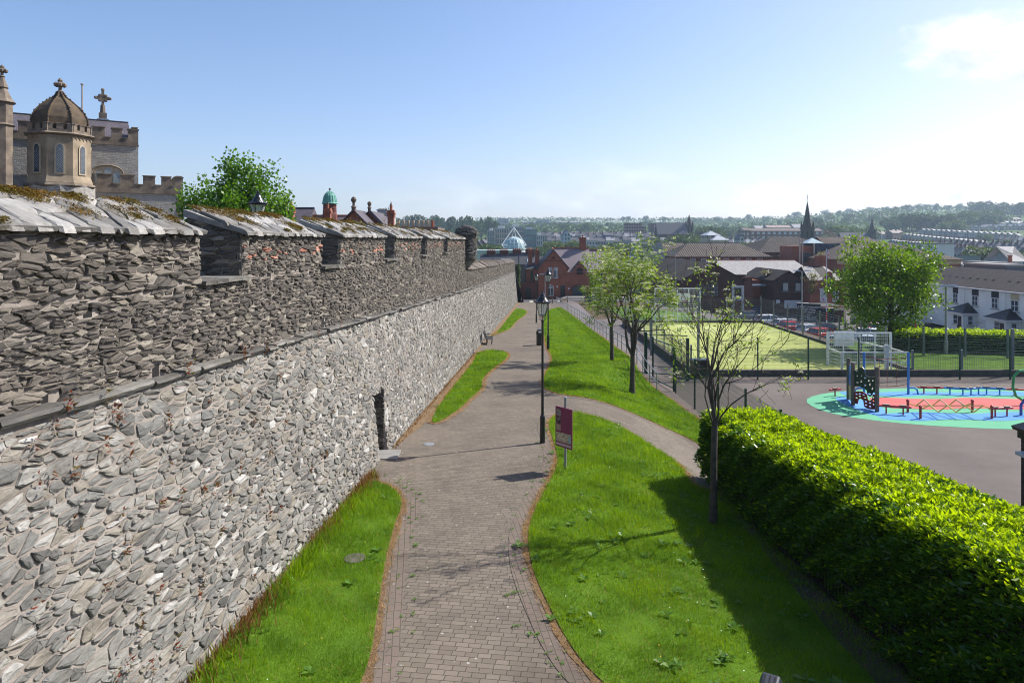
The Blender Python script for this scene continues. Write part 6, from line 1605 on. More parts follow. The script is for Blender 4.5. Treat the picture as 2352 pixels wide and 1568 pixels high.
for x, z0, w in ((2.2, 5.75, .7), (3.25, 5.75, .7), (2.25, 2.45, 1.0)):
    mb = MB(); mb.bar((x - w / 2, -.06, z0), (x + w / 2, -.06, z0), .07); [mb.bar((x - w / 2 + w * i / 4, -.06, z0), (x - w / 2 + w * i / 4, -.06, z0 + .45), .035) for i in range(1, 4)]; mb.bar((x - w / 2, -.06, z0 + .24), (x + w / 2, -.06, z0 + .24), .035); mb.build('top_light', M_wfr, B)
d = slabpart('door', 4.1, 5.0, .35, 2.95, -.01, plain('black_door', (.012, .012, .014), None, 3, .4), B, arch=.12); slabpart('fanlight', 4.18, 4.92, 2.35, 2.85, -.062, M_dark, d, .02)
mb = MB(); mb.box(3.85, 5.3, -1.1, -.01, -.5, .0); mb.box(3.95, 5.2, -.7, -.015, .001, .18); mb.box(4.05, 5.1, -.35, -.02, .181, .35); mb.build('steps', M_stone, B)
slabpart('garage_door', 6.35, 8.65, -.3, 2.85, .14, M_gdoor, B, arch=.9)
mb = MB(); mb.tube([(7.5 - 1.35 * math.cos(a), .1, 1.75 + 1.35 * math.sin(a)) for a in [PI * i / 12 for i in range(13)]], .14, 5); mb.build('brick_arch', M_rbd, B)
slabpart('blind_window', 7.1, 8.25, 4.95, 6.25, .0, plain('dark_blind', (.05, .025, .02)), B, arch=.4)
slabpart('gable_vent', 2.45, 3.2, 7.75, 8.4, -.02, M_rbd, B, arch=.35); mb = MB(); mb.box(1.2, 4.4, -.1, -.01, 7.45, 7.6); mb.box(-.1, .12, -.2, .2, 5.8, 6.3); mb.box(5.38, 5.62, -.2, .2, 5.8, 6.3); mb.build('brick_bands', M_rbd, B)
for x, z in ((3.5, 2.72), (5.65, 2.35)): mb = MB(); mb.lathe([(.14, 0), (.14, .05), (.1, .07)], 16); o = mb.build('alarm_disc', M_wfr, B); o.location = (x, -.03, z); o.rotation_euler = (PI / 2, 0, 0)
window(B, 11.6, 3.5, 1.0, 1.7, .6, bars=(2, 2), **W2); window(B, 14.2, 3.5, 1.0, 1.7, .6, bars=(2, 2), **W2); window(B, 11.6, .4, 1.0, 1.8, .6, bars=(2, 2), **W2); window(B, 14.2, .4, 1.0, 1.8, .6, bars=(2, 2), **W2); window(B, -1.2, 3.6, .5, 1.9, 1.5, frame=M_gdoor)
mb = MB(); [mb.tube([(x, .1, -.4), (x, .1, 5.5)], .06, 6) for x in (9.85,)]; mb.tube([(-2.35, 1.4, 0), (-2.35, 1.4, 5.9)], .06, 6); mb.build('drainpipe', M_blk, B)
yw = thing('yard_wall', 'red brick yard wall with a black arched door beside the town wall end', 'wall', (1.05, 127, -11.2))
mb = MB(); mb.box(0, 3.83, .3, .7, -.6, 3.25); mb.box(-.05, 3.83, .25, .75, 3.252, 3.36); mb.build('wall', M_rbd, yw); slabpart('door', 1.45, 2.55, -.05, 2.35, .29, MATS['black_door'], yw, arch=.25)
mb = MB(); mb.lathe([(.03, 0), (.03, .04)], 8); o = mb.build('door_knob', M_wfr, yw); o.location = (1.6, .23, 1.0); o.rotation_euler = (PI / 2, 0, 0)
bt = thing('stone_buttress', 'dark old stone stub draped with ivy just past the wall end', 'wall', (.2, 124, -11)); mb = MB(); mb.box(-.5, .9, 0, 2, -.3, 6.8); mb.box(1.0, 2.3, 4.2, 5, 3, 6.6); mb.build('stonework', M_dry, bt)
P = []; D = []
for _ in range(900): x = R.gauss(.95, .18); P.append((x, -.05 + R.gauss(0, .08), R.uniform(2.6, 6.8))); D.append(Vector((R.gauss(0, 1), -1, R.gauss(-.4, .6))).normalized())
V, Q = leafcards(np.array(P), np.array([tuple(q) for q in D]), nr.uniform(.12, .25, 900), nr.uniform(.1, .2, 900)); fast_mesh('ivy', V, Q, leafmat('ivy_leaf', (.04, .09, .012), (.10, .15, .02), .3), bt)
# road at the end of the path with a crossing and pavement
sheet('road', [(-2, 116), (30, 113.2), (30, 121.5), (-2, 122.5)], .05, M_road, 2)
sheet('pavement', [(-2, 122.5), (30, 121.5), (30, 126.9), (-2, 126.9)], .14, plain('pavement_flags', (.25, .24, .23), (.2, .19, .185), 1.2, .9), 2)
for i in range(5): sheet('crossing_stripe', [(3.0 + i * 1.15, 117.0), (3.6 + i * 1.15, 117.0), (3.7 + i * 1.15, 120.5), (3.1 + i * 1.15, 120.5)], .06, M_line, 2)
t = thing('telecom_cabinet', 'dark red metal cabinet beside the far tubular railing', 'cabinet', (15.2, 112.5, GZ(15.2, 112.5))); mb = MB(); mb.box(-1.1, 1.1, -.4, .4, 0, 1.5); mb.box(-1.2, 1.2, -.46, .46, 1.502, 1.6); mb.build('body', plain('oxblood_paint', (.16, .025, .03), None, 3, .5), t)
for x in (-.55, .55): slabpart('door', x - .5, x + .5, .08, 1.42, -.4, plain('oxblood_door', (.13, .02, .026), None, 3, .5), t, .02)

# --- terraces behind the red brick house
for k in range(4):
    x0 = -7.0 + k * 2.9; t = thing('terraced_house', ['dark slate terraced house with roof lights next to the town wall end', 'dark slate terraced house, second from the town wall end', 'dark slate terraced house, third from the town wall end', 'dark slate terraced house closest behind the red brick gable'][k], 'house', (x0, 150, -12), 0, 'terraced houses behind the red brick house')
    s = k * .12; mb = MB(); mb.box(0, 2.898, 0, 8, 0, 6.0 + s); mb.build('wall', M_rbd, t); gable_roof(0, 2.7, 0, 8, 6.0 + s, 9.0 + s, M_sl3, t, .15)
    for x in (.9, 1.9):
        if (k + x) % 2 < 1.6: mb = MB(); mb.add([(x - .25, 1.2, 6.98 + s), (x + .25, 1.2, 6.98 + s), (x + .25, 2.0, 7.6 + s), (x - .25, 2.0, 7.6 + s)], [(0, 1, 2, 3)]); o = mb.build('roof_light', plain('skylight_glass', (.35, .42, .5), None, 3, .2), t)
    mb = MB(); chimney_mb(mb, 2.3, 4.0, 6.5, 9.7 + s, 1.9, .8, 4, cowl=False); mb.build('chimney', [M_rbd, M_terra if k < 3 else M_buff, CM[2]], t)
t = thing('flat_hall', 'long pale green flat-roofed hall with two small glazed pyramids', 'building', (-28, 205, -14)); mb = MB(); mb.box(0, 28, 0, 20, 0, 10.6); mb.box(-.3, 28.3, -.3, 20, 10.602, 11.1); mb.build('wall', plain('pale_green_cladding', (.30, .38, .36), (.24, .31, .30), 1, .6), t)
for x in (12.5, 16.5): mb = MB(); mb.add([(x - 2.2, -7, 7.2), (x + 2.2, -7, 7.2), (x + 2.2, -2, 7.2), (x - 2.2, -2, 7.2), (x, -4.5, 9.6)], [(0, 1, 4), (1, 2, 4), (2, 3, 4), (3, 0, 4)]); mb.build('glass_pyramid', plain('greenish_glazing', (.42, .55, .48), (.3, .42, .38), 3, .3), t)
# glass dome with raking struts
DC = Vector((.75, 262, -3.1)); t = thing('glass_dome', 'glass dome with tall white masts and raking cables', 'dome', DC)
mb = MB(); mb.lathe([(4.6, -8), (4.6, -.2), (4.9, -.1), (4.9, .1), (4.2, .12)], 24); mb.build('drum', plain('pale_drum', (.5, .54, .54), (.42, .46, .47), 1), t)
prd = [(4.25 * math.cos(a), 4.6 * math.sin(a)) for a in [PI / 2 * i / 6 for i in range(7)]]; prd[-1] = (.25, 4.6)
mb = MB(); mb.lathe(prd, 16); g_ = mb.build('glazing', plain('blue_green_glass', (.20, .34, .36), (.30, .44, .46), .35, .12, spec=.9), t)
mb = MB()
for k in range(16): a = 2 * PI * k / 16; mb.tube([(r * 1.01 * math.cos(a), r * 1.01 * math.sin(a), z) for r, z in prd], .07, 4)
for r, z in prd[1:5]: mb.tube([(r * 1.01 * math.cos(2 * PI * i / 16), r * 1.01 * math.sin(2 * PI * i / 16), z) for i in range(17)], .05, 4)
mb.build('glazing_bars', M_wst, t); top = Vector((0, 0, 8.2)); mb = MB()
for k in range(4):
    a = PI / 4 + k * PI / 2; e = Vector((6.6 * math.cos(a), 6.6 * math.sin(a), 1.4)); mb.tube([e, top], .13, 5); mb.tube([e, (4.6 * math.cos(a), 4.6 * math.sin(a), .1)], .1, 5); mb.tube([e, (4.4 * math.cos(a + .25), 4.4 * math.sin(a + .25), 1.4)], .08, 5); mb.tube([e, (4.4 * math.cos(a - .25), 4.4 * math.sin(a - .25), 1.4)], .08, 5)
    mb.tube([top, (.9 * math.cos(a), .9 * math.sin(a), 4.5)], .1, 5)
mb.tube([top - Vector((0, 0, .4)), top + Vector((0, 0, 1.6))], .07, 5); mb.build('mast', M_wst, t)
# office blocks beyond the dome
def office(label, u0, u1, v1, y, base, frame, glass, nx, nz, side=None, depth=14, grp=None):
    a, b = at(u0, v1, y), at(u1, v1, y); w = b.x - a.x; h = a.z - base
    t = thing('office_block', label, 'office', (a.x, y, base), 0, grp); mb = MB(); mb.box(0, w, 0, depth, 0, h); mb.build('wall', side or frame, t)
    for j in range(nz):
        for i in range(nx):
            x0, x1 = w * (i + .12) / nx, w * (i + .88) / nx; z0, z1 = h * (j + .15) / nz, h * (j + .9) / nz
            if nx * nz <= 90: mb = MB(); mb.box(x0, x1, -.12, -.02, z0, z1); mb.build('window', glass, t)
    mb = MB()
    for i in range(nx + 1): mb.box(w * i / nx - .14, w * i / nx + .14, -.3, -.125, 0, h + .15)
    for j in range(nz + 1): mb.box(0, w, -.25, -.13, h * j / nz - .16, h * j / nz + .16)
    mb.build('facade_grid', frame, t); mb = MB(); mb.box(w * .2, w * .7, 4, 9, h + .01, h + 1.6); mb.build('plant_room', MATS['pale_drum'], t); return t
M_og = plain('teal_office_glass', (.07, .13, .16), (.11, .19, .22), .3, .12, spec=.9); M_of = plain('office_concrete', (.46, .45, .43), (.38, .37, .36), .4)
office('low office block with pale grid facade, left of the glass dome', 1950, 1979, 921, 415, -12, M_of, M_og, 4, 5)
office('office block with white grid windows directly behind the glass dome', 1979, 2034, 912, 425, -12, M_of, M_og, 6, 6)
office('tallest grid-fronted office block behind the dome mast', 2037, 2092, 906, 430, -12, M_of, M_og, 7, 7)
office('grey office block with blue glass corner right of the glass dome', 2093, 2147, 917, 400, -12, plain('grey_cladding', (.24, .25, .27), (.2, .21, .23), .5), plain('blue_office_glass', (.08, .20, .25), (.13, .28, .33), .3, .12, spec=.9), 5, 5)
office('narrow white office end with small square windows', 2147, 2170, 940, 398, -12, plain('white_cladding', (.58, .58, .57), None, 1), M_og, 3, 5)

# --- warehouses and derelict brick buildings
def shed(label, x0, x1, y0, y1, zb, ze, zr, wall, roof, hip=0, along='x', ridge=None, name='warehouse', cat='warehouse', over=.5):
    t = thing(name, label, cat, (x0, y0, zb)); mb = MB(); w, d = x1 - x0, y1 - y0
    if along == 'x' and not hip: mb.add([(0, 0, 0), (w, 0, 0), (w, d, 0), (0, d, 0), (0, 0, ze - zb), (w, 0, ze - zb), (w, d, ze - zb), (0, d, ze - zb), (0, d / 2, zr - zb), (w, d / 2, zr - zb)], [(0, 1, 5, 4), (1, 2, 6, 9, 5), (2, 3, 7, 6), (3, 0, 4, 8, 7)])
    elif along == 'y' and not hip: mb.prism([(0, 0), (w, 0), (w, ze - zb), (w / 2, zr - zb), (0, ze - zb)], d)
    else: mb.box(0, w, 0, d, 0, ze - zb)
    mb.build('wall', wall, t); gable_roof(0, w, 0, d, ze - zb + .02, zr - zb + .04, roof, t, over, hip=hip, along=along, ridge=ridge); return t
S1 = shed('long hipped corrugated roof over a row of small windows, mid-distance', 40.3, 63.4, 168, 184, ZL, -3.75, -.62, M_rbd, M_cor, hip=5, ridge=M_stone)
for i in range(8): window(S1, 1.4 + i * 2.75, 6.7, 1.35, 1.5, 0, arch=.15, bars=(2, 2), frame=M_wfr)
for i, x in enumerate((6.2, 8.0, 10.2, 11.8, 13.6)): mb = MB(); mb.box(x - .55, x + .55, -2.2, -1.2, 6.2, 7.0); mb.build('roof_unit', M_wfr, S1)
mb = MB(); mb.box(0, 22, -6, -.01, 0, 6.1); mb.build('flat_extension', M_rbd, S1)
shed('corrugated roof end peeping out behind the leafy rowans', 34, 52, 190, 204, ZL, -3.2, -.7, M_rbd, M_cor, hip=3)
t = thing('metal_roof_shed', 'steep grey metal roof showing through the rowan crowns', 'warehouse', (28.6, 165, ZL)); mb = MB(); mb.add([(0, 0, 0), (10.5, 0, 0), (7.6, 0, 12.0), (2.6, 0, 12.0), (0, 12, 0), (10.5, 12, 0), (7.6, 12, 12.0), (2.6, 12, 12.0)], [(0, 1, 2, 3), (1, 5, 6, 2), (5, 4, 7, 6), (4, 0, 3, 7), (3, 2, 6, 7)]); mb.build('roof', corrmat('zinc_sheet', (.30, .33, .34), (.22, .25, .26), .6), t)
shed('largest dark corrugated hipped roof, in front of the dark church spire', 71, 97, 196, 226, ZL, -3.2, 1.15, M_rbd, M_cor2, hip=9)
shed('broad pale grey slate roof between the two brick gables', 40.2, 57.5, 130.5, 150, ZL, -6.35, -4.1, M_rbd, M_sl4, ridge=M_terra)
G1 = shed('dark brick gabled hall with a white-framed doorway, behind the ball court', 28.8, 39.4, 116, 150, ZL, -6.6, -3.75, brickmat('sooty_brick', (.075, .028, .022), (.10, .038, .028), (.06, .05, .045), stain=(.02, .014, .012)), M_cor2, along='y', over=.3)
mb = MB(); mb.box(10.61, 12.0, -.02, .6, 0, 6.4); mb.build('pier', M_rbd, G1)
mb = MB(); mb.box(8.5, 8.95, -.12, -.01, 0, 5.0); mb.box(10.15, 10.59, -.12, -.01, 0, 5.0); mb.box(8.96, 10.14, -.12, -.01, 4.6, 5.0); mb.box(8.96, 10.14, -.11, -.01, 2.45, 3.15); mb.build('doorway_surround', plain('dirty_white_paint', (.55, .54, .50), (.42, .41, .38), 2), G1)
slabpart('hatch', 8.96, 10.14, 3.16, 4.59, -.01, plain('rusty_hatch', (.06, .05, .045), (.04, .03, .03), 5), G1, .04); slabpart('door', 8.96, 10.14, 0, 2.44, -.01, plain('oxide_red', (.13, .045, .035), (.10, .04, .03), 2), G1, .04)
window(G1, 3.4, 3.3, 1.6, 1.9, 0, bars=(3, 3), frame=M_stone, fw=.05); window(G1, 5.3, 3.3, 1.7, 1.9, 0, bars=(3, 3), frame=M_stone, fw=.05)
G2 = shed('derelict brick building with boarded windows and a hole in its roof', 44.5, 49.4, 116, 131, ZL, -6.6, -5.1, MATS['sooty_brick'], M_cor2, along='y', over=.3)
for x in (1.95, 4.05): window(G2, x, 4.05, 1.05, 1.4, 0, frame=M_gdoor, pane=plain('weathered_board', (.5, .5, .47), (.33, .33, .31), 5), fw=.1, sill=M_stone)
slabpart('white_board', 1.75, 4.55, 1.15, 2.5, -.01, plain('blank_white_board', (.62, .63, .64), (.52, .53, .54), 3), G2, .08); slabpart('notice', .35, 1.0, 1.95, 2.55, -.01, plain('small_notice', (.62, .62, .62), (.5, .5, .5), 20), G2, .03)
mb = MB(); mb.add([(-.15, 4.5, 6.17), (1.4, 4.0, 7.11), (1.75, 7.0, 7.33), (.3, 7.6, 6.43)], [(0, 1, 2, 3)]); mb.build('roof_hole_shade', plain('opening_shade', (.015, .014, .012)), G2)  # dark sheet over the uncut roof, shade of the hole as colour
mb = MB(); mb.bar((.2, 4.3, 6.45), (1.6, 6.8, 7.3), .12); mb.bar((.9, 4.2, 6.9), (1.3, 7, 7.15), .1); mb.build('broken_rafter', M_buff, G2)
t = thing('brick_link', 'low brick link with a pale pipe between the gabled hall and the derelict house', 'building', (40.8, 122, ZL)); mb = MB(); mb.box(.65, 3.6, 0, 6, 0, 5.6); mb.build('wall', M_rb, t); mb = MB(); mb.tube([(-1.0, -2.5, 4.7), (3.6, -2.5, 4.8)], .22, 8); mb.build('pipe', M_galv, t); slabpart('shutter', .9, 3.4, 0, 2.6, -.01, MATS['oxide_red'], t)
t = thing('waste_container', 'blue waste container by the brick link behind the court fence', 'bin', (41.9, 117.5, GZ(41.9, 117.5))); mb = MB(); mb.add([(x, y, z) for z, k in ((.15, .85), (1.25, 1.0)) for x, y in ((-.75 * k, -.5 * k), (.75 * k, -.5 * k), (.75 * k, .5 * k), (-.75 * k, .5 * k))], [(3, 2, 1, 0), (4, 5, 6, 7), (0, 1, 5, 4), (1, 2, 6, 5), (2, 3, 7, 6), (3, 0, 4, 7)]); mb.build('body', plain('dull_blue', (.02, .05, .16), None, 3, .5), t); mb = MB(); mb.box(-.8, .8, -.54, .54, 1.252, 1.34); mb.build('lid', plain('dull_blue_lid', (.015, .035, .11), None, 3, .5), t)
# brick house with a curved gable, roof falling in
G3 = thing('ruined_brick_house', 'red brick house with curtained windows and shrubs growing from its broken roof', 'house', (49.45, 113.5, ZL)); mb = MB(); mb.box(0, 5.6, 0, 8, 0, 6.1)
mb.prism([(2.5, 6.0), (2.5, 6.5), (2.75, 6.6), (2.75, 7.0), (2.95, 7.35), (3.3, 7.5), (3.65, 7.35), (3.85, 7.0), (3.85, 6.6), (4.1, 6.5), (4.1, 6.0)], .4); mb.prism([(4.0, 0), (4.0, 0)] if False else [(0, 6.09), (5.6, 6.09), (5.6, 6.1)], .1); mb.build('wall', M_rb, G3)
mb = MB(); mb.add([(-.1, -.15, 6.0), (2.4, -.15, 6.0), (2.1, 4, 8.2), (.3, 4, 8.2)], [(0, 1, 2, 3)]); mb.add([(4.2, -.15, 6.0), (5.8, -.15, 6.0), (4.3, 4, 8.2), (3.9, 4, 8.2)], [(0, 1, 2, 3)]); mb.add([(5.8, -.15, 6.0), (5.8, 8.2, 6.0), (4.3, 4, 8.2)], [(0, 1, 2)]); mb.add([(.3, 4, 8.2), (4.3, 4, 8.2), (5.8, 8.2, 6), (-.1, 8.2, 6)], [(0, 1, 2, 3)]); mb.build('roof', M_sl4, G3)
mb = MB(); mb.add([(2.42, -.0, 6.05), (4.15, 0, 6.05), (3.88, 3.9, 8.1), (2.12, 3.9, 8.1)], [(0, 1, 2, 3)]); mb.build('roof_hole_shade', MATS['opening_shade'], G3)  # dark sheet closing the roof gap, inner shade put into its colour
mb = MB(); chimney_mb(mb, 4.1, 5, 7, 10.0, 1.5, .9, 0); mb.build('chimney', CM, G3)
M_net = plain('net_curtain', (.55, .53, .62), (.45, .43, .52), 9)
for x in (2.25, 4.3):
    w = window(G3, x, 2.5, 1.0, 2.1, 0, pane=M_net, bars=(1, 1), frame=M_wfr, sill=M_stone); mb = MB(); mb.bar((x - .45, -.05, 4.0), (x + .45, -.05, 4.0), .06); mb.build('transom', M_wfr, w)
    mb = MB(); [mb.lathe([(.02, -.07), (.09, 0), (.02, .07)], 7, (x + a, -.06, 2.85 + b)) for a, b in ((-.1, 0), (.1, 0), (0, .1), (0, -.02))]; mb.build('red_flower', plain('red_petals', (.45, .02, .02)), w)
    mb = MB(); [mb.box(x + a - .09, x + a + .09, -.04, -.002, 4.62 + b, 4.85 + b) for a, b in ((0, .08), (-.58, -.1), (.58, -.1))]; mb.build('lintel_block', M_yst, w)
mb = MB(); [mb.box(x - .14, x + .14, -.04, -.002, 1.6, 1.95) for x in (1.1, 2.5, 3.4, 4.9)]; mb.build('stone_blocks', M_yst, G3); slabpart('tablet', 2.95, 3.65, 5.0, 6.6, 0, M_gdoor, G3, .06)
def scrub(label, x, y, z, r, n, size, seed, mat=None, cat='shrub'):
    rnd = random.Random(seed); t = thing('shrub', label, cat, (x, y, z)); tips = [(Vector((rnd.gauss(0, r[0] * .45), rnd.gauss(0, r[1] * .45), abs(rnd.gauss(.4, .3)) * r[2])), Vector((0, 0, 1))) for _ in range(n)]
    foliage('leaves', tips, 7, size, .5, mat or MATS['dusty_leaf'], t, rnd, .3); mb = MB(); [mb.tube([(0, 0, -.2), tips[i][0]], [.04, .01], 4, cap=False) for i in range(8)]; mb.build('stems', M_bark2, t); return t
scrub('pale shrub rooted in the broken roof above the curtained brick house', 49.9, 113.0, ZL + 5.9, (1.2, .6, 1.7), 60, .25, 2); scrub('bushy growth trailing down the brick wall corner', 49.5, 112.9, ZL + 4.0, (.7, .4, 2.0), 45, .25, 3); scrub('tuft of weeds on the ruined chimney top', 53.5, 118.5, ZL + 10, (.8, .5, .8), 16, .22, 4); scrub('weeds sprouting through the hole in the derelict roof', 45.2, 121.5, ZL + 6.6, (.8, 1.2, .6), 26, .22, 6)
scrub('tall green scrub behind the ruined brick house', 57.5, 119, ZL + 1, (2.2, 1.5, 6.5), 150, .35, 8, M_map)
# black painted wall with white lettering, garage and hoarding
t = thing('mural_wall', 'black painted wall with white capital lettering', 'wall', (45.2, 107.5, ZL)); ma = -.62; tfm = Matrix.Rotation(ma, 4, 'Z')
mb = MB(); mb.box(-.3, 3.1, 0, .35, 0, 2.75, 0, tfm); mb.box(3.102, 5.0, 0, .35, 0, 2.2, 0, tfm); mb.box(-.4, 1.3, -.05, .4, 2.752, 2.85, 1, tfm); mb.box(3.05, 5.1, -.05, .4, 2.202, 2.28, 1, tfm)
wl = mb.build('wall', [plain('black_masonry_paint', (.008, .011, .014), (.014, .018, .022), 2, .7), MATS['dirty_white_paint']], t)
def lettering(name, text, size, mat, parent, loc, rz, squash=1.0):
    cu = bpy.data.curves.new(name, 'FONT'); cu.body = text; cu.size = size; cu.align_x = 'CENTER'; cu.extrude = .004
    o = bpy.data.objects.new(name, cu); COL.objects.link(o); bpy.context.view_layer.update()
    me = bpy.data.meshes.new_from_object(o.evaluated_get(bpy.context.evaluated_depsgraph_get())); bpy.data.objects.remove(o)
    me.materials.clear(); me.materials.append(mat); r = bpy.data.objects.new(name, me); COL.objects.link(r); r.parent = parent
    r.rotation_euler = (PI / 2, 0, rz); r.location = loc; r.scale = (squash, 1, 1); return r
for i, (s, sz) in enumerate((('LONDONDERRY', .42), ('WEST BANK', .36), ('LOYALISTS', .36), ('STILL', .32), ('UNDER SIEGE', .36), ('NO SURRENDER', .36))):
    p = tfm @ Vector((1.45, -.012, 2.1 - i * .385)); lettering('lettering', s, sz, M_wfr, wl, p, ma, 1.0)
t = thing('garage', 'brown lock-up garage with a cream fascia and red edging', 'garage', (48.0, 105.5, ZL)); mb = MB(); mb.box(0, 3.6, 0, 6, 0, 2.35); mb.build('wall', M_cream, t); slabpart('door', .05, 3.2, 0, 1.85, -.01, plain('dark_brown_door', (.06, .03, .025)), t, .06); mb = MB(); mb.box(-.05, 3.7, -.1, -.03, 2.352, 2.46); mb.build('roof_edge', M_redp, t); mb = MB(); mb.box(-.04, 3.69, -.029, 6, 2.352, 2.45); mb.build('flat_roof', M_gdoor, t)
t = thing('hoarding', 'faded mural panel in a dark frame beside the white yard wall', 'panel', (51.4, 103.5, ZL)); mb = MB(); mb.box(0, 2.6, 0, .2, .4, 2.2); mb.build('panel', photomat('faded_mural', [(.20, .18, .19), (.42, .34, .33), (.5, .46, .46), (.14, .13, .14)]), t); mb = MB(); mb.box(-.1, 2.7, -.06, .26, 2.202, 2.4); mb.box(-.1, 2.7, -.06, .26, 0, .395); mb.build('frame', MATS['black_masonry_paint'], t); mb = MB(); mb.box(-.1, 2.8, -.1, -.04, 2.41, 2.48); mb.build('red_edge', M_redp, t)
t = thing('yard_wall', 'long whitewashed yard wall behind the parked cars', 'wall', (54.2, 103, ZL)); mb = MB(); mb.box(0, 9, 0, .3, 0, 2.5); mb.box(-.03, 9.05, -.05, .35, 2.502, 2.58); mb.build('wall', M_rend, t)
# metal tower, brick stair, flues, red cladding
t = thing('plant_tower', 'dark blue ribbed metal tower with three pale flues beside it', 'building', (73, 165, ZL)); mb = MB(); mb.box(0, 6.3, 0, 8, 0, 11.9); mb.build('cladding', corrmat('blue_grey_cladding', (.075, .095, .12), (.06, .075, .095), .5), t); mb = MB(); mb.box(-5.2, -.02, .5, 8, 0, 11.3); mb.box(-9.2, -5.21, 1.5, 8, 0, 7.8); mb.build('brick_stair', M_rb, t)
window(t, -1.6, 7.3, 1.9, 2.4, .5, bars=(4, 6), frame=M_stone, fw=.05); window(t, -7.2, 4.6, 3.2, 1.8, 1.5, bars=(5, 2), frame=M_stone, fw=.06)
for x, z in ((-3.6, 13.1), (-2.95, 13.1), (-.15, 12.0)): mb = MB(); mb.tube([(x, -.3, 3), (x, -.3, z)], .2, 8); mb.build('flue', plain('pale_flue', (.40, .30, .24), (.5, .42, .36), 3, .4, metal=.4), t)
mb = MB(); mb.add([(-1.2, 1, 12.0), (2.8, 1, 12.0), (2.8, 5, 12.0), (-1.2, 5, 12.0), (.8, 3, 13.3)], [(0, 1, 4), (1, 2, 4), (2, 3, 4), (3, 0, 4)]); mb.box(-.6, 2.2, 1.4, 4.6, 11.9, 12.0); mb.build('roof_lantern', plain('pale_glazing', (.45, .55, .56), (.35, .45, .46), 2, .2), t)
t = shed('red-clad loft with a ribbed roof right of the blue metal tower', 79.4, 92, 172, 182, ZL, -1.1, .9, plain('red_cladding', (.20, .035, .035), (.15, .03, .03), 1), M_cor, along='x')
HB = shed('large brick hall with a ribbed hipped roof and stone cornice behind the maple', 71.5, 98.5, 150, 182, ZL, -3.95, .6, M_rb, M_cor, hip=12)
mb = MB(); mb.box(-.12, 27.12, -.14, -.01, 7.5, 8.55); mb.box(-.25, 27.25, -.28, -.141, 8.2, 8.5); [mb.box(i * .55, i * .55 + .25, -.27, -.142, 7.9, 8.15) for i in range(49)]; mb.build('cornice', M_yst, HB)
for i in range(9): window(HB, 1.8 + i * 2.95, 4.6, 1.25, 2.2, 0, arch=.35, bars=(2, 3), frame=M_wfr, sill=M_yst)

# --- white rendered houses on the right
def rowhouse(label, x, y0, y1, zb, ze, zr, grp='white rendered terraced houses on the right', porch=True, depth=8, wins=(), verge=False):
    t = thing('white_house', label, 'house', (x, y0, zb), 0, grp); d = y1 - y0; H_ = ze - zb
    mb = MB(); mb.add([(0, 0, 0), (depth, 0, 0), (depth, d, 0), (0, d, 0), (0, 0, H_), (depth, 0, H_), (depth, d, H_), (0, d, H_), (depth / 2, 0, zr - zb - .1), (depth / 2, d, zr - zb - .1)], [(3, 0, 4, 7), (1, 2, 6, 5), (0, 1, 5, 8, 4), (2, 3, 7, 9, 6)]); mb.build('wall', M_rend, t)
    gable_roof(0, depth, .26, d - .26, H_, zr - zb, M_tile, t, .28, along='y')
    mb = MB(); mb.bar((-.34, -.02, H_ - .14), (-.34, d + .02, H_ - .14), .13, .12); mb.bar((-.27, d * .48, 0), (-.27, d * .48, H_ - .2), .09); mb.build('gutter', M_wfr, t)
    tf = Matrix.Rotation(-PI / 2, 4, 'Z')                # local window plane looks towards -x
    for yy, z, w, h, up in wins:
        wn = window(t, -yy, z, w, h, 0, bars=(2, 2), tf=tf, sill=M_stone, fw=.08)
        if up: slabpart('panel_over', -yy - w / 2 - .05, -yy + w / 2 + .05, z + h + .03, H_ - .25, -.012, up, t, .03, tf=tf)
    for k in range(int(d / 1.5)): mb = MB(); zz = H_ + 1.0; mb.box(1.75, 2.1, .8 + k * 1.5, 1.2 + k * 1.5, zz - .1, zz + .1); mb.build('roof_vent', M_gdoor, t)
    if porch:
        pc, pw, pd = porch; mb = MB(); mb.box(-pd, -.002, pc - pw / 2, pc + pw / 2, 0, 2.55); mb.build('porch', M_rend, t)
        o = .35; a = [(-pd - o, pc - pw / 2 - o, 2.56), (-pd - o, pc + pw / 2 + o, 2.56), (0, pc + pw / 2 + o, 2.56), (0, pc - pw / 2 - o, 2.56), (-.1, pc, 3.75), (0, pc, 3.8)]
        mb = MB(); mb.add(a, [(0, 4, 1), (1, 4, 5, 2), (3, 5, 4, 0), (0, 1, 2, 3)]); mb.build('porch_roof', plain('black_tiles', (.028, .028, .03), (.02, .02, .022), 12, .5), t); mb = MB(); mb.bar((-pd - o - .02, pc - pw / 2 - o, 2.5), (-pd - o - .02, pc + pw / 2 + o, 2.5), .1); mb.bar((-pd - o, pc - pw / 2 - o - .02, 2.5), (0, pc - pw / 2 - o - .02, 2.5), .1); mb.build('porch_gutter', M_wfr, t)
        window(t, pc + .25 - .05, 1.0, .95, 1.2, pc * 0 + 0, bars=(1, 2), tf=Matrix.Translation((-pd, 0, 0)) @ tf @ Matrix.Scale(-1, 4, (1, 0, 0)) if False else Matrix.Translation((-pd, 2 * pc, 0)) @ tf, sill=M_yst)
        slabpart('door', -pc + .55, -pc + 1.35, .05, 2.1, -.01, plain('dark_maroon_door', (.03, .014, .016), None, 3, .4), t, .05, tf=Matrix.Translation((-pd, 0, 0)) @ tf); window(t, -pd / 2, 1.0, .7, 1.15, pc - pw / 2, bars=(1, 2), sill=M_yst)
    return t
zr_, ze_, zb_ = -3.85, -6.15, -12.05
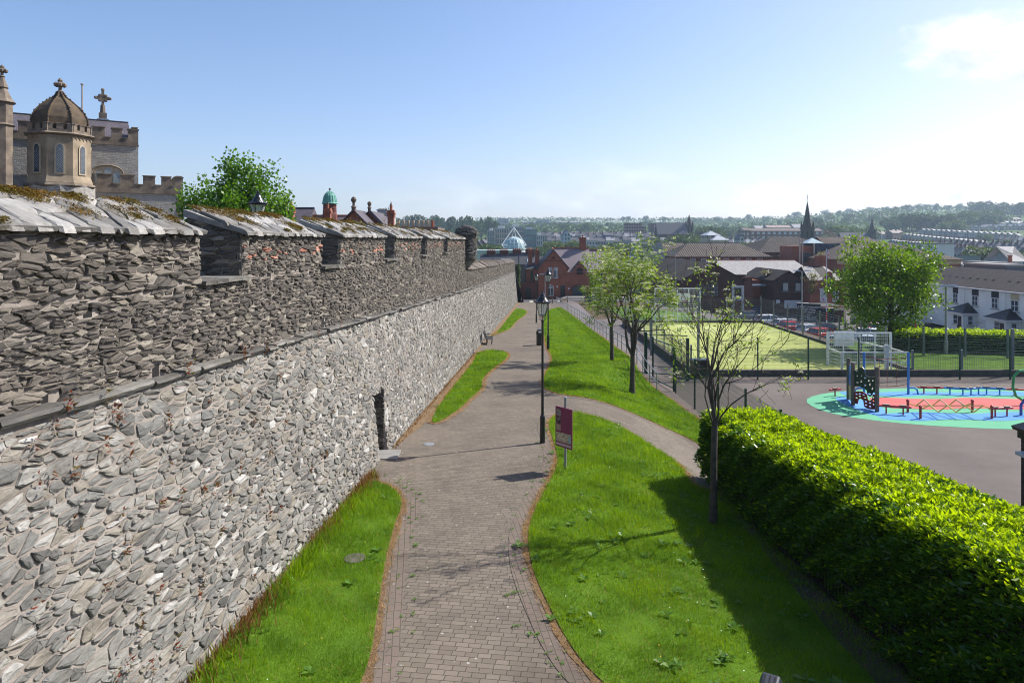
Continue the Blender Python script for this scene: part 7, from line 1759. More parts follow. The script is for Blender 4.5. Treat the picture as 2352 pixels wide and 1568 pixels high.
rowhouse('nearest white rendered house at the right edge, with open casements', 61.0, 73, 80.6, zb_, ze_ - .02, zr_ - .02, porch=(75.2 - 73, 3.2, 1.7), wins=((5.8, 3.5, 1.3, 1.25, M_yst), (1.5, 3.5, 1.2, 1.25, M_yst), (5.6, .9, 1.5, 1.4, None)))
rowhouse('white rendered house with a black hipped porch, second from the right edge', 61.0, 80.62, 88.0, zb_, ze_, zr_, porch=(2.9, 3.4, 1.8), wins=((5.6, 3.5, 1.2, 1.3, MATS['black_masonry_paint']), (2.2, 3.5, 1.3, 1.3, M_yst), (5.9, .9, 1.7, 1.5, None)))
rowhouse('white rendered end house with a dark panel over its upstairs window', 61.0, 88.02, 95.6, zb_, ze_, zr_, porch=(3.3, 3.4, 1.8), wins=((5.9, 3.5, 1.0, 1.3, MATS['black_masonry_paint']), (1.9, 3.5, 1.2, 1.3, MATS['black_masonry_paint'])))
rowhouse('far white rendered house half hidden by the maple, roof stepped lower', 62.4, 97.5, 105.5, zb_ - .2, ze_ - .1, zr_ - .05, porch=None, wins=((2.0, 3.4, 1.1, 1.2, None), (5.8, 3.4, 1.1, 1.2, None)))
rowhouse('farthest white rendered house beyond the maple', 62.4, 105.52, 113.5, zb_ - .2, ze_ - .2, zr_ - .15, porch=None, wins=((2.0, 3.4, 1.1, 1.2, None), (5.8, 3.4, 1.1, 1.2, None)))
t = thing('garden_railing', 'black iron garden railings in front of the white houses', 'railing', (57.6, 74, -12.1)); mb = MB()
for i in range(200): y = 72 + i * .13; mb.bar((57.6, y, -12.2), (57.6, y, -11.1), .022)
for z in (-11.2, -12.0): mb.bar((57.6, 72, z), (57.6, 98, z), .05)
mb.build('bars', M_blk, t)
t = thing('clothes_airer', 'rotary clothes airer in the yard of the white houses', 'airer', (58.9, 86.5, -12.05)); mb = MB(); mb.tube([(0, 0, 0), (0, 0, 1.9)], .03, 6); mb.build('pole', M_galv, t); mb = MB(); [mb.tube([(0, 0, 1.35), (1.2 * math.cos(a), 1.2 * math.sin(a), 1.9)], .015, 4) for a in (0, PI / 2, PI, 3 * PI / 2)]; [mb.tube([(r * math.cos(k * PI / 2), r * math.sin(k * PI / 2), 1.35 + .55 * r / 1.2) for k in range(5)], .008, 3) for r in (.5, .8, 1.15)]; mb.build('arms', M_galv, t)
t = thing('garden_wall', 'low white ramp wall beside the parked cars and the maple', 'wall', (50.5, 82, -12.6)); mb = MB(); mb.add([(0, 0, 0), (6, 0, 0), (6, .25, 0), (0, .25, 0), (0, 0, .5), (6, 0, 1.9), (6, .25, 1.9), (0, .25, .5)], [(0, 1, 5, 4), (1, 2, 6, 5), (2, 3, 7, 6), (3, 0, 4, 7), (4, 5, 6, 7)]); mb.build('wall', M_rend, t)
sheet('car_park', [(24.5, 70), (60, 66), (60, 121), (26, 112)], .05, tarmat('car_park_asphalt', (.105, .10, .10)), 3)
q = at(3208, 1305, 88); columnlight('tall grey column with a double lamp head before the derelict brick gable', (q.x, 88, GZ(q.x, 88)), at(3208, 1083, 88).z - GZ(q.x, 88), .45, True, .09)
q = at(3784, 1400, 48); columnlight('sunlit lamp column with a double head in front of the white houses', (q.x, 48, GZ(q.x, 48)), at(3784, 1145, 48).z - GZ(q.x, 48), .15, True, .09)
q = at(2703, 1120, 112); columnlight('thin lamp column rising behind the rowan crown', (q.x, 112, GZ(q.x, 112)), at(2703, 1012, 112).z - GZ(q.x, 112), .2)
def flagpole(label, u, v0, v1, y, flag):
    a, b = at(u, v0, y), at(u, v1, y); z = GZ(b.x, y); t = thing('flagpole', label, 'flagpole', (b.x, y, z)); h = a.z - z
    for nm, z0, z1, m in (('white_band', 0, 1.0, M_wfr), ('red_band', 1.0, 2.2, M_redp), ('pole', 2.2, h, plain('pale_pole', (.5, .52, .54)))): mb = MB(); mb.lathe([(.10 if z1 < 3 else .085, z0), (.09 if z1 < 3 else .05, z1)], 10); mb.build(nm, m, t)
    if flag:
        mb = MB(); n = 8; V = []
        for i in range(n + 1):
            for j, xx in enumerate((.06, .2, .3, .26)): V.append((xx + .05 * math.sin(i * 1.3 + j), .06 * math.sin(i * .9 + j * 1.5), h - .15 - i * .16 - j * .05))
        mb.add(V, [(i * 4 + j, i * 4 + j + 1, i * 4 + j + 5, i * 4 + j + 4) for i in range(n) for j in range(3)]); mm, tt, out = newmat('faded_flag'); f = noise(tt, scaled(tt, objco(tt), (3, 3, 2)), 1.5, 2); pbsdf(tt, out, ramp(tt, f, [(.4, (.5, .05, .06)), (.5, (.65, .62, .62)), (.6, (.06, .08, .3))], 'CONSTANT'), .8); mb.build('flag', mm, t)
    return t
flagpole('white flagpole with red base bands and a limp flag before the curtained brick house', 3306, 994, 1283, 100, True)
flagpole('bare pale pole behind the maple with a red base', 3661, 956, 1090, 90, False)

# --- parked cars
M_tyre = plain('tyre_rubber', (.012, .012, .013), None, 9, .85); M_cgl = glassmat('car_glass', (.03, .045, .055), .05); M_rim = plain('alloy', (.35, .36, .37), None, 8, .35, metal=.7); M_hl = plain('headlamp', (.7, .72, .72), None, 8, .15); M_tl = plain('tail_lamp', (.35, .02, .02), None, 8, .2)
CPROF = {'hatch': [(-1.95, .3), (-2.0, .62), (-1.93, .95), (-1.2, 1.0), (.95, .95), (1.75, .78), (1.98, .6), (1.95, .28)], 'suv': [(-2.15, .36), (-2.2, .75), (-2.15, 1.1), (-1.3, 1.12), (1.0, 1.1), (1.95, .96), (2.15, .75), (2.12, .36)]}
CCAB = {'hatch': ((-1.88, -1.55, .35, 1.05), .95, 1.46), 'suv': ((-2.1, -1.85, .35, 1.1), 1.1, 1.68)}
def paint(name, c): return plain(name, c, tuple(x * .93 for x in c), 3, .22, spec=.6)
CARS = {}
def car(kind, colname, c, label, u, v, y, rz):
    if v > 1290: y = max(12.5 * F / (v / 4 + 1 - VH), 72)
    x = (u / 4 - CX) / F * y; loc = Vector((x, y, GZ(x, y) + .05))
    key = (kind, colname)
    if key in CARS: return dup(CARS[key], loc, rz, label)
    t = thing('parked_car', label, 'car', loc, rz, 'cars parked behind the ball court'); m = paint(colname, c); W = .86 if kind == 'hatch' else .92
    pr = CPROF[kind]; mb = MB(); n = len(pr); vs = []
    for yy, k, dz in ((-W, .97, 0), (-W * .9, 1.0, .0), (W * .9, 1.0, 0), (W, .97, 0)): vs += [(px * k, yy, .62 + (pz - .62) * (.86 if abs(yy) == W else 1)) for px, pz in pr]
    fs = [tuple(range(n)), tuple(range(4 * n - 1, 3 * n - 1, -1))]
    for s in range(3): fs += [(s * n + i, s * n + n + i, s * n + n + (i + 1) % n, s * n + (i + 1) % n) for i in range(n)]
    mb.add(vs, fs); (xa, xb, xc, xd), z0, z1 = CCAB[kind]
    cb = [(xa, -W * .93, z0), (xd, -W * .93, z0), (xd, W * .93, z0), (xa, W * .93, z0), (xb, -W * .74, z1), (xc, -W * .74, z1), (xc, W * .74, z1), (xb, W * .74, z1)]
    mb.add([(px, py * .99, pz + (.0 if i < 4 else .02)) for i, (px, py, pz) in enumerate(cb)][4:] + [(px * 1, py, pz - .05) for px, py, pz in cb[4:]], [(0, 1, 2, 3), (0, 4, 5, 1), (1, 5, 6, 2), (2, 6, 7, 3), (3, 7, 4, 0)])
    for i in range(4): mb.bar(cb[i], cb[i + 4], .09)
    for px in (-.4,): mb.bar((px, -W * .92, z0), (px, -W * .75, z1), .07); mb.bar((px, W * .92, z0), (px, W * .75, z1), .07)
    mb.build('body', m, t); mb = MB(); g = [(px * .985, py * .97, pz) for px, py, pz in cb]; mb.add(g, [(0, 1, 5, 4), (1, 2, 6, 5), (2, 3, 7, 6), (3, 0, 4, 7)]); mb.build('windows', M_cgl, t)
    for px in (pr[0][0] * .64, pr[-1][0] * .64):
        for s in (-1, 1):
            mb = MB(); mb.tube([(px, s * (W - .2), .32), (px, s * (W + .015), .32)], .32, 14); w = mb.build('wheel', M_tyre, t); mb = MB(); mb.tube([(px, s * (W + .0), .32), (px, s * (W + .022), .32)], .2, 10); mb.build('rim', M_rim, w)
    xf, xr = pr[-2][0], pr[1][0]
    for s in (-1, 1):
        mb = MB(); mb.box(xf - .2, xf + .0, s * W * .68 - .17, s * W * .68 + .17, .62, .76); mb.build('headlight', M_hl, t); mb = MB(); mb.box(xr - .01, xr + .15, s * W * .76 - .12, s * W * .76 + .12, .7, .95); mb.build('tail_light', M_tl, t); mb = MB(); mb.box(.78, .95, s * (W + .1) - .09, s * (W + .1) + .09, z0 - .02, z0 + .12); mb.build('mirror', m, t)
    CARS[key] = t; return t
WHT, SIL, BLK, RED, GRY, BLU = ('car_white', (.68, .7, .7)), ('car_silver', (.42, .46, .5)), ('car_black', (.02, .022, .026)), ('car_red', (.42, .03, .03)), ('car_grey', (.16, .17, .18)), ('car_blue', (.02, .03, .10))
for k, (cn, cc), lab, u, v, y, rz in (
    ('suv', WHT, 'white off-road car parked behind the court corner post', 3082, 1300, 100, .15), ('hatch', WHT, 'white saloon parked in front of the white off-road car', 3145, 1310, 91, .3), ('hatch', GRY, 'grey car by the white-framed doorway, seen past the court fence', 2978, 1280, 106, PI + .2),
    ('hatch', RED, 'red car close behind the right fence of the court, roof showing', 3172, 1322, 83, .35), ('hatch', SIL, 'silver car behind the right fence of the court', 3243, 1334, 80, .4), ('hatch', BLK, 'black hatchback facing right beneath the flagpole', 3318, 1330, 94, -.45), ('hatch', RED, 'red hatchback half hidden behind the silver car at the fence', 3290, 1350, 76, .5),
    ('hatch', RED, 'red hatchback beside the white yard wall near the maple', 3474, 1328, 96, -2.7), ('suv', WHT, 'white off-road car under the left side of the maple crown', 3496, 1362, 84, -.5), ('hatch', WHT, 'white hatchback parked beyond the white off-road car under the maple', 3530, 1330, 97, -.4), ('hatch', GRY, 'dark grey car seen through the goal mesh', 3352, 1385, 73, .6),
    ('suv', SIL, 'silver car seen through the goal mesh right of the backboard', 3510, 1395, 72, -.4), ('hatch', WHT, 'white hatchback right of the maple trunk', 3604, 1348, 88, -.6), ('hatch', BLU, 'dark blue car behind the railings by the dark red cabinet', 2390, 1238, 110, .2), ('suv', GRY, 'grey estate car behind the bright hedge on the right', 3822, 1368, 76, -.25), ('hatch', BLK, 'black car whose roof shows over the bright hedge at the right', 3992, 1380, 70, -.25)):
    car(k, cn, cc, lab, u, v, y, rz)
# ------------------------------------------------------------------ the far town and the wooded hill
def farwall(name, c, win=(.06, .07, .08), wx=2.1, wz=2.7):
    """rendered or brick front with rows of dark window openings, for houses a few pixels high"""
    m, t, out = newmat(name); v, hh, co = facevec(t); z = nd(t, 'ShaderNodeSeparateXYZ', {0: co}).outputs[2]
    fx = math_(t, 'FRACT', math_(t, 'ADD', math_(t, 'DIVIDE', hh, wx), .5)); fz = math_(t, 'FRACT', math_(t, 'DIVIDE', z, wz))
    inx = math_(t, 'LESS_THAN', math_(t, 'ABSOLUTE', math_(t, 'SUBTRACT', fx, .5)), .24); inz = math_(t, 'LESS_THAN', math_(t, 'ABSOLUTE', math_(t, 'SUBTRACT', fz, .58)), .26)
    n = nd(t, 'ShaderNodeSeparateXYZ', {0: nd(t, 'ShaderNodeTexCoord').outputs['Normal']}).outputs[2]
    k = math_(t, 'MULTIPLY', math_(t, 'MULTIPLY', inx, inz), math_(t, 'LESS_THAN', math_(t, 'ABSOLUTE', n), .3))
    col = mixc(t, k, ramp(t, noise(t, co, .6, 4), [(.3, tuple(x * .8 for x in c)), (.7, c)]), win)
    pbsdf(t, out, col, .85); return m
FW = [farwall('far_white_front', (.44, .44, .43)), farwall('far_cream_front', (.40, .36, .28)), farwall('far_grey_front', (.30, .30, .31)), farwall('far_brick_front', (.20, .11, .085)), farwall('far_blue_front', (.03, .08, .24)), farwall('far_ochre_front', (.50, .36, .12)), farwall('far_pale_blue_front', (.36, .45, .52))]
FR = [roofmat('far_slate', (.10, .10, .115), (.13, .13, .145), .5, .3, .42, (.07, .07, .08), .4), roofmat('far_slate_pale', (.27, .265, .28), (.33, .325, .33), .5, .3, .36, (.14, .14, .15), .4), roofmat('far_slate_brown', (.12, .09, .08), (.15, .115, .10), .5, .3, .6)]
M_fch = plain('far_chimney_brick', (.16, .09, .07), (.11, .065, .05), 1)
HP = {}
def farhouse(label, group, x, y, z, w, d, h, rh, wi, ri, rz=0.0, ch=1, along='x'):
    key = (round(w), round(d), round(h * 2), round(rh * 2), wi, ri, ch, along)
    if key in HP: o = dup(HP[key], (x, y, z), rz, label); o['group'] = group; return o
    w, d = round(w), round(d); h = round(h * 2) / 2; rh = round(rh * 2) / 2
    t = thing('terraced_house', label, 'house', (x, y, z), rz, group); mb = MB(); mb.box(-w / 2, w / 2, 0, d, -4, h)
    if along == 'x': mb.add([(s * w / 2, yy, zz) for s in (-1, 1) for yy, zz in ((0, h), (d, h), (d / 2, h + rh - .1))], [(0, 1, 2), (5, 4, 3)])
    else: mb.add([(xx, yy, zz) for yy in (0, d) for xx, zz in ((-w / 2, h), (w / 2, h), (0, h + rh - .1))], [(2, 1, 0), (3, 4, 5)])
    mb.build('wall', FW[wi], t); gable_roof(-w / 2, w / 2, 0, d, h, h + rh, FR[ri], t, .18, along=along)
    for k in range(ch):
        mb = MB(); cx = (w / 2 - .45) * (1 if k == 0 else -1) if along == 'x' else 0; cy = d / 2 if along == 'x' else d - .5
        mb.box(cx - .4, cx + .4, cy - .7, cy + .7, h + rh * .5, h + rh + 1.1); [mb.lathe([(.14, 0), (.12, .5)], 6, (cx, cy + q, h + rh + 1.1)) for q in (-.4, 0, .4)]; mb.build('chimney', M_fch, t)
    HP[key] = t; return t
rh_ = random.Random(19)
def terrace(desc, group, u0, u1, y0, y1, n, walls, roofs, h=5.2, w=None, rz=None, along='x', lift=0.0, d=8, ch=1, rh=2.4, jitter=0.0):
    """n houses between two photo columns; they step with the ground"""
    a = (u0 / 4 - CX) / F * y0; b = (u1 / 4 - CX) / F * y1
    L = math.hypot(b - a, y1 - y0) / n; ang = math.atan2(y1 - y0, b - a) if rz is None else rz
    for i in range(n):
        f = (i + .5) / n; x, y = lerp(a, b, f), lerp(y0, y1, f)
        hh = h + (rh_.choice((0, 0, .5, -.5)) if jitter else 0)
        farhouse(desc, group, x, y + (rh_.uniform(-1, 1) * jitter), TZ(x, y) + lift, w or L * 1.0, d, hh, rh, rh_.choice(walls), rh_.choice(roofs), ang, ch, along)
# rows climbing the far side of the valley, nearest first (photo columns in full-size pixels)
terrace('slate-roofed terraced house with pale front above the riverside trees', 'lowest terrace above the riverside trees', 2190, 2560, 505, 500, 11, [0, 1, 2], [0, 0, 1], 6.5, jitter=1, lift=2)
terrace('small gabled white back extension below the second terrace', 'white gabled backs in the lower town', 2330, 2700, 478, 470, 9, [0, 0, 1], [0, 1], 4.5, along='y', d=7, ch=0, jitter=2, w=5)
terrace('grey terraced house in the second terrace of the lower town', 'second terrace of the lower town', 2160, 2640, 590, 575, 17, [2, 2, 0], [0, 0, 0, 1], 5.5, jitter=1, lift=4)
terrace('bright blue fronted house standing in the second terrace', 'blue fronted house', 2415, 2450, 560, 560, 1, [4], [0], 7, lift=4)
terrace('terraced house with dark roof and chimney in the third row', 'third row of the lower town', 2190, 2700, 690, 675, 19, [2, 3, 0], [0, 0, 2], 5, jitter=2, lift=3)
terrace('small grey house in the fourth row below the hillside trees', 'fourth row below the hillside trees', 2240, 2640, 800, 800, 16, [2, 0, 3], [0, 1, 2], 5, jitter=4, lift=2)
terrace('grey slate house in the row below the slender church spire', 'row below the slender church spire', 2640, 2960, 520, 505, 10, [2, 0, 2], [0, 1], 5, jitter=2, lift=2)
terrace('small house with slate roof below the long brick terrace', 'houses below the long brick terrace', 2900, 3250, 480, 470, 12, [0, 2, 2], [0, 1, 0], 5, jitter=3, lift=3)
terrace('red-brown estate house on the mid slope behind the dark spire', 'estate houses on the mid slope', 2880, 3330, 900, 880, 16, [3, 3, 2], [2, 2, 0], 5, jitter=9, lift=3)
terrace('faint estate house high on the slope behind the dark spire', 'estate houses high on the slope', 2900, 3560, 1150, 1100, 20, [3, 2, 0], [2, 0, 2], 5, jitter=18, lift=2)
terrace('brown estate house on the slope right of the small church', 'estate houses right of the small church', 3330, 3620, 640, 700, 9, [3, 2], [2, 0], 5, jitter=6, lift=1)
terrace('grey terraced house stepping down behind the large maple', 'long stepped terrace behind the maple', 3590, 3790, 520, 430, 15, [2, 0], [1, 1, 0], 5.5, rz=.55, lift=1)
terrace('stepped terraced house in the upper of two long slate rows', 'upper long slate row on the right hill', 3640, 3960, 640, 520, 18, [2, 0, 1], [1, 1, 0], 5.5, rz=.5, lift=0)
terrace('stepped terraced house in the long slate row below the sunlit roofs', 'long slate row below the sunlit roofs', 3700, 4096, 740, 640, 18, [2, 0], [1, 0, 1], 5.5, rz=.45, lift=0)
terrace('house with sunlit slate roof on the right hillside', 'sunlit roofs on the right hillside', 3690, 3940, 830, 820, 12, [0, 1, 0], [1, 1, 0], 5, along='y', ch=0, jitter=8, d=9)
terrace('house near the top of the right hill with a bright roof', 'top rows on the right hill', 3950, 4120, 830, 850, 9, [0, 1, 2], [1, 1], 5, along='y', jitter=5, d=9, ch=0)
terrace('pale house in the uppermost row at the right edge', 'uppermost row at the right edge', 3930, 4130, 920, 930, 9, [0, 2], [1, 0], 5, jitter=6)
terrace('tall dormered grey house above the clock tower', 'dormered row above the clock tower', 3740, 4100, 385, 365, 15, [2, 2, 6], [0, 0, 0], 7.5, jitter=1, lift=.5, rh=3)
terrace('dark gabled back of the dormered row above the clock tower', 'gabled backs of the dormered row', 3760, 4100, 374, 354, 12, [2, 3], [0, 0], 5.5, along='y', ch=0, d=7, w=4, lift=0)
terrace('colour-washed terraced house left of the clock tower', 'colour-washed row left of the clock tower', 3812, 3905, 322, 316, 6, [5, 1, 0, 6, 5], [0, 0, 1], 6.0, lift=1.5)
terrace('pale villa on the right hillside below the tall trees', 'villas on the right hillside', 3990, 4090, 560, 545, 4, [0, 6, 1], [1, 0], 7, jitter=4)
terrace('big-roofed house among the trees at the hilltop', 'houses among the hilltop trees', 3800, 4096, 980, 1000, 6, [2, 3, 0], [0, 2], 6, jitter=10, w=14, lift=1)
terrace('low house among trees on the left skyline', 'houses on the left skyline', 2080, 2330, 1500, 1500, 9, [0, 0, 2], [0, 1], 6, jitter=20, w=14, ch=0, lift=4)
terrace('white house beside the grey offices below the left wood', 'houses below the left wood', 1890, 1960, 470, 480, 4, [0, 3, 0], [0, 0, 2], 6, jitter=3, lift=1)
# larger far buildings
def farblock(label, u0, u1, v0, y, base, wall, roof=None, rh=0, d=14, cat='building', along='x', name='far_building', hip=0):
    a, b = at(u0, v0, y), at(u1, v0, y); w = b.x - a.x; zt = a.z; base = TZ(a.x, y) - 4 if base is None else base
    t = thing(name, label, cat, (a.x, y, base)); h = zt - rh - base; mb = MB(); mb.box(0, w, 0, d, 0, h)
    if rh and not hip and along == 'y': mb.add([(xx, yy, zz) for yy in (0, d) for xx, zz in ((0, h), (w, h), (w / 2, h + rh - .1))], [(2, 1, 0), (3, 4, 5)])
    if rh and not hip and along == 'x': mb.add([(xx, yy, zz) for xx in (0, w) for yy, zz in ((0, h), (d, h), (d / 2, h + rh - .1))], [(0, 1, 2), (5, 4, 3)])
    mb.build('wall', wall, t)
    if rh: gable_roof(0, w, 0, d, h, h + rh, roof or FR[0], t, .3, along=along, hip=hip)
    else: mb = MB(); mb.box(-.2, w + .2, -.2, d + .2, h + .01, h + .5); mb.build('roof_edge', roof or M_stone, t)
    return t
FBK = farwall('far_dark_brick_grid', (.13, .06, .055), (.30, .31, .33), 2.6, 3.2); FTAN = farwall('far_tan_front', (.42, .36, .27), (.12, .12, .12), 3.2, 5)
farblock('dark red slab office block with rows of windows on the mid slope', 2504, 2566, 893, 700, None, FBK); farblock('lower wing of the dark red office block', 2567, 2583, 905, 702, None, FBK)
farblock('brown brick hall with a wide roof beside the dark red office block', 2604, 2650, 893, 725, None, farwall('far_brown_front', (.17, .10, .075))); farblock('low white-fronted wing with brown roof right of the brown hall', 2624, 2704, 899, 715, None, FW[0], FR[2], 4)
farblock('long brown brick terrace with rows of white windows behind the dark spire', 2990, 3290, 911, 560, None, farwall('far_long_terrace', (.15, .095, .075), (.42, .43, .44), 4.4, 3.6), FR[2], 2.2); farblock('projecting end of the long brown brick terrace', 2976, 3000, 909, 552, None, farwall('far_long_terrace_end', (.17, .105, .08), (.4, .4, .4), 3, 3.5), FR[2], 2)
farblock('industrial shed with a rusty ribbed roof on the mid slope', 3070, 3165, 899, 720, None, FW[2], corrmat('rust_streaked_roof', (.30, .20, .15), (.35, .33, .32), 3), 2.5); farblock('white-roofed shed left of the dark spire', 3176, 3215, 894, 730, None, FW[2], FR[1], 4); farblock('small pale shed left of the rusty-roofed shed', 3024, 3058, 901, 740, None, FW[1], FR[1], 3)
farblock('tan fronted hall with shallow pale metal roof below the slender spire', 2828, 2882, 921, 385, None, FTAN, plain('pale_metal_roof', (.40, .42, .44), (.34, .36, .38), .3, .35), 2.5, hip=4); farblock('lower tan wing with a hipped metal roof', 2851, 2916, 936, 378, None, FTAN, MATS['pale_metal_roof'], 3, hip=5)
farblock('small white gabled house below the long brown terrace', 2955, 2977, 936, 430, None, FW[0], FR[0], 2.5, along='y', d=9); farblock('white-and-grey gabled public house above the riverside trees', 2250, 2283, 916, 455, None, FW[6], FR[0], 4, along='y', d=16)
farblock('modern white building with a folded roof line and one wide window', 3740, 3817, 976, 232, -14, plain('far_white_plain', (.62, .63, .64), (.55, .56, .57), .3))
t = bpy.data.objects['far_building.013'] if 'far_building.013' in bpy.data.objects else None
w0 = at(3740, 976, 232); t = [o for o in COL.objects if o.get('label', '').startswith('modern white building')][0]; wz = w0.z + 14
slabpart('window', 7.2, 15.5, wz - 7.6, wz - 3.8, -.02, M_og, t, .1); slabpart('window', 2.2, 3.2, wz - 5.6, wz - 3.2, -.02, M_og, t, .1); slabpart('window', 21.3, 22.4, wz - 5.2, wz - 3.2, -.02, M_og, t, .1); slabpart('window', 17.6, 18.7, wz - 7.6, wz - 6.4, -.02, M_og, t, .1)
farblock('low grey-roofed shed with a light blue roof section, right of the brick hall', 3834, 3900, 1046, 200, -14, FW[2], FR[1], 2.2); farblock('long pale grey shed right of the light blue roof', 3898, 4012, 1050, 192, -14, FW[0], FR[1], 2.0)
farblock('pale blue building with small windows cut by the right edge', 4046, 4110, 985, 240, -14, farwall('far_pale_blue_tall', (.40, .50, .56), (.10, .13, .17), 5.2, 4.2), FR[1], 5, hip=6); farblock('blue-grey flat roof just above the white houses at the right edge', 4024, 4110, 1066, 150, -14, plain('flat_blue_grey', (.10, .12, .15)))
t = farblock('low white wall with three dark chimney pots at the right edge', 4018, 4080, 1058, 160, -14, FW[0]); mb = MB(); [mb.lathe([(.5, 0), (.4, 1.9), (.6, 2.0), (.5, 2.2)], 10, (3.5 + k * 4.0, 3, -(1058 / 4 - VH) / F * 160 + 14)) for k in range(3)]; mb.build('chimney_pots', M_terra, t)
farblock('white hall among trees on the left skyline above the offices', 1990, 2035, 874, 1250, None, FW[0]); farblock('long white building on the skyline left of centre', 2150, 2194, 878, 1500, None, FW[0])
t = farblock('square dark clock tower with a shallow pale roof among trees', 3898, 3922, 1000, 300, -14, farwall('clock_tower_brick', (.15, .12, .11), (.05, .05, .055), 3, 4), FR[1], 1.5, d=10, hip=3, name='clock_tower', cat='tower'); zt = at(3898, 1000, 300).z + 14
mb = MB(); mb.lathe([(1.3, 0), (1.3, .15)], 20); o = mb.build('clock_face', M_wfr, t); o.location = (5.2, -.02, zt - 6); o.rotation_euler = (PI / 2, 0, 0); mb = MB(); mb.bar((5.2, -.22, zt - 6), (5.2, -.22, zt - 5.0), .16); mb.bar((5.2, -.22, zt - 6), (6.0, -.22, zt - 6.3), .16); mb.build('clock_hands', M_blk, t)
# church spires
M_spire = plain('sooty_spire_stone', (.085, .07, .062), (.045, .04, .037), .35, .9)
def church(label, u, vt, vb, vbase, y, tw, nave=None, cross=True, pinn=True):
    a = at(u, vt, y); zb = TZ(a.x, y) - 3; zs = at(u, vb, y).z - zb; za = a.z - zb; t = thing('church', label, 'church', (a.x, y, zb))
    mb = MB(); mb.box(-tw / 2, tw / 2, -tw / 2, tw / 2, 0, zs); mb.box(-tw / 2 - .3, tw / 2 + .3, -tw / 2 - .3, tw / 2 + .3, zs - .6, zs - .05); mb.build('tower', M_spire, t)
    for s in (-1, 1): slabpart('belfry_opening', s * tw * .22 - tw * .1, s * tw * .22 + tw * .1, zs - tw * .95, zs - tw * .3, -tw / 2 - .01, MATS['opening_shade'], t, .06, arch=tw * .1)  # near-black slab on the solid tower, painted shade of an opening
    mb = MB(); mb.lathe([(tw * .52, zs), (tw * .30, lerp(zs, za, .38)), (tw * .03, za)], 8, ph=PI / 8); mb.build('spire', M_spire, t)
    if pinn: mb = MB(); [mb.lathe([(tw * .12, zs), (tw * .12, zs + tw * .3), (.02, zs + tw * .75)], 6, (sx * tw * .42, sy * tw * .42, 0)) for sx in (-1, 1) for sy in (-1, 1)]; mb.build('pinnacles', M_spire, t)
    if cross: mb = MB(); mb.tube([(0, 0, za - .3), (0, 0, za + tw * .75)], tw * .022, 5); mb.bar((-tw * .1, 0, za + tw * .45), (tw * .1, 0, za + tw * .45), tw * .04); mb.lathe([(.02, -.3), (tw * .07, 0), (.02, .3)], 8, (0, 0, za)); mb.build('weathervane', M_blk, t)
    if nave:
        nw, nl, nh, rr, sx = nave; mb = MB(); x0 = sx; mb.box(x0, x0 + nl, -nw / 2, nw / 2, 0, nh); mb.add([(x0 + s * nl, yy, zz) for s in (0, 1) for yy, zz in ((-nw / 2, nh), (nw / 2, nh), (0, nh + rr - .1))], [(0, 1, 2), (5, 4, 3)]); mb.build('nave', M_spire, t); o = gable_roof(x0, x0 + nl, -nw / 2, nw / 2, nh, nh + rr, FR[0], t, .3)
    return t
church('tall dark stone church spire rising well above the skyline', 3229.5, 806, 911, 950, 330, 4.7)
church('slender dark church spire with a steep-roofed nave on the mid slope', 2756.5, 857, 902, 940, 560, 5.6, (13, 24, 15, 9, -27), cross=False)
church('small pointed church spire just left of the maple crown', 3488.5, 870, 915, 950, 480, 3.5, (11, 20, 11, 7, -23), cross=False, pinn=False)
a = at(3638, 818, 1900); t = thing('wind_turbine', 'tiny white wind turbine on the skyline', 'wind turbine', (a.x, 1900, TZ(a.x, 1900) - 3)); hz = a.z - t.location.z
mb = MB(); mb.lathe([(1.1, 0), (.6, hz)], 8); mb.build('tower', M_wst, t); mb = MB(); [mb.bar((0, -1.2, hz), (18 * math.sin(q), -1.2, hz + 18 * math.cos(q)), 1.1, .4) for q in (-.35, 1.75, 3.8)]; mb.build('blades', M_wst, t)
for i, (u, v, y) in enumerate(((2062, 868, 1500), (2120, 869, 1500), (2200, 871, 1500), (2283, 866, 1550), (2304, 866, 1550), (2544, 857, 1800), (2620, 859, 1800))):
    a = at(u, v, y); t = thing('floodlight_mast', ['thin mast on the skyline above the left wood', 'thin mast on the skyline right of the white hall', 'thin mast on the skyline by the long white building', 'left one of a close pair of skyline masts', 'right one of a close pair of skyline masts', 'mast standing in the skyline row of trees', 'lone thin mast right of the skyline tree row'][i], 'mast', (a.x, y, TZ(a.x, y) - 1), 0, 'masts on the skyline'); mb = MB(); mb.lathe([(.35, 0), (.25, a.z - t.location.z)], 6); mb.build('pole', M_galv, t); mb = MB(); mb.box(-1.1, 1.1, -.3, .3, a.z - t.location.z, a.z - t.location.z + .8); mb.build('lamp_rack', M_galv, t)

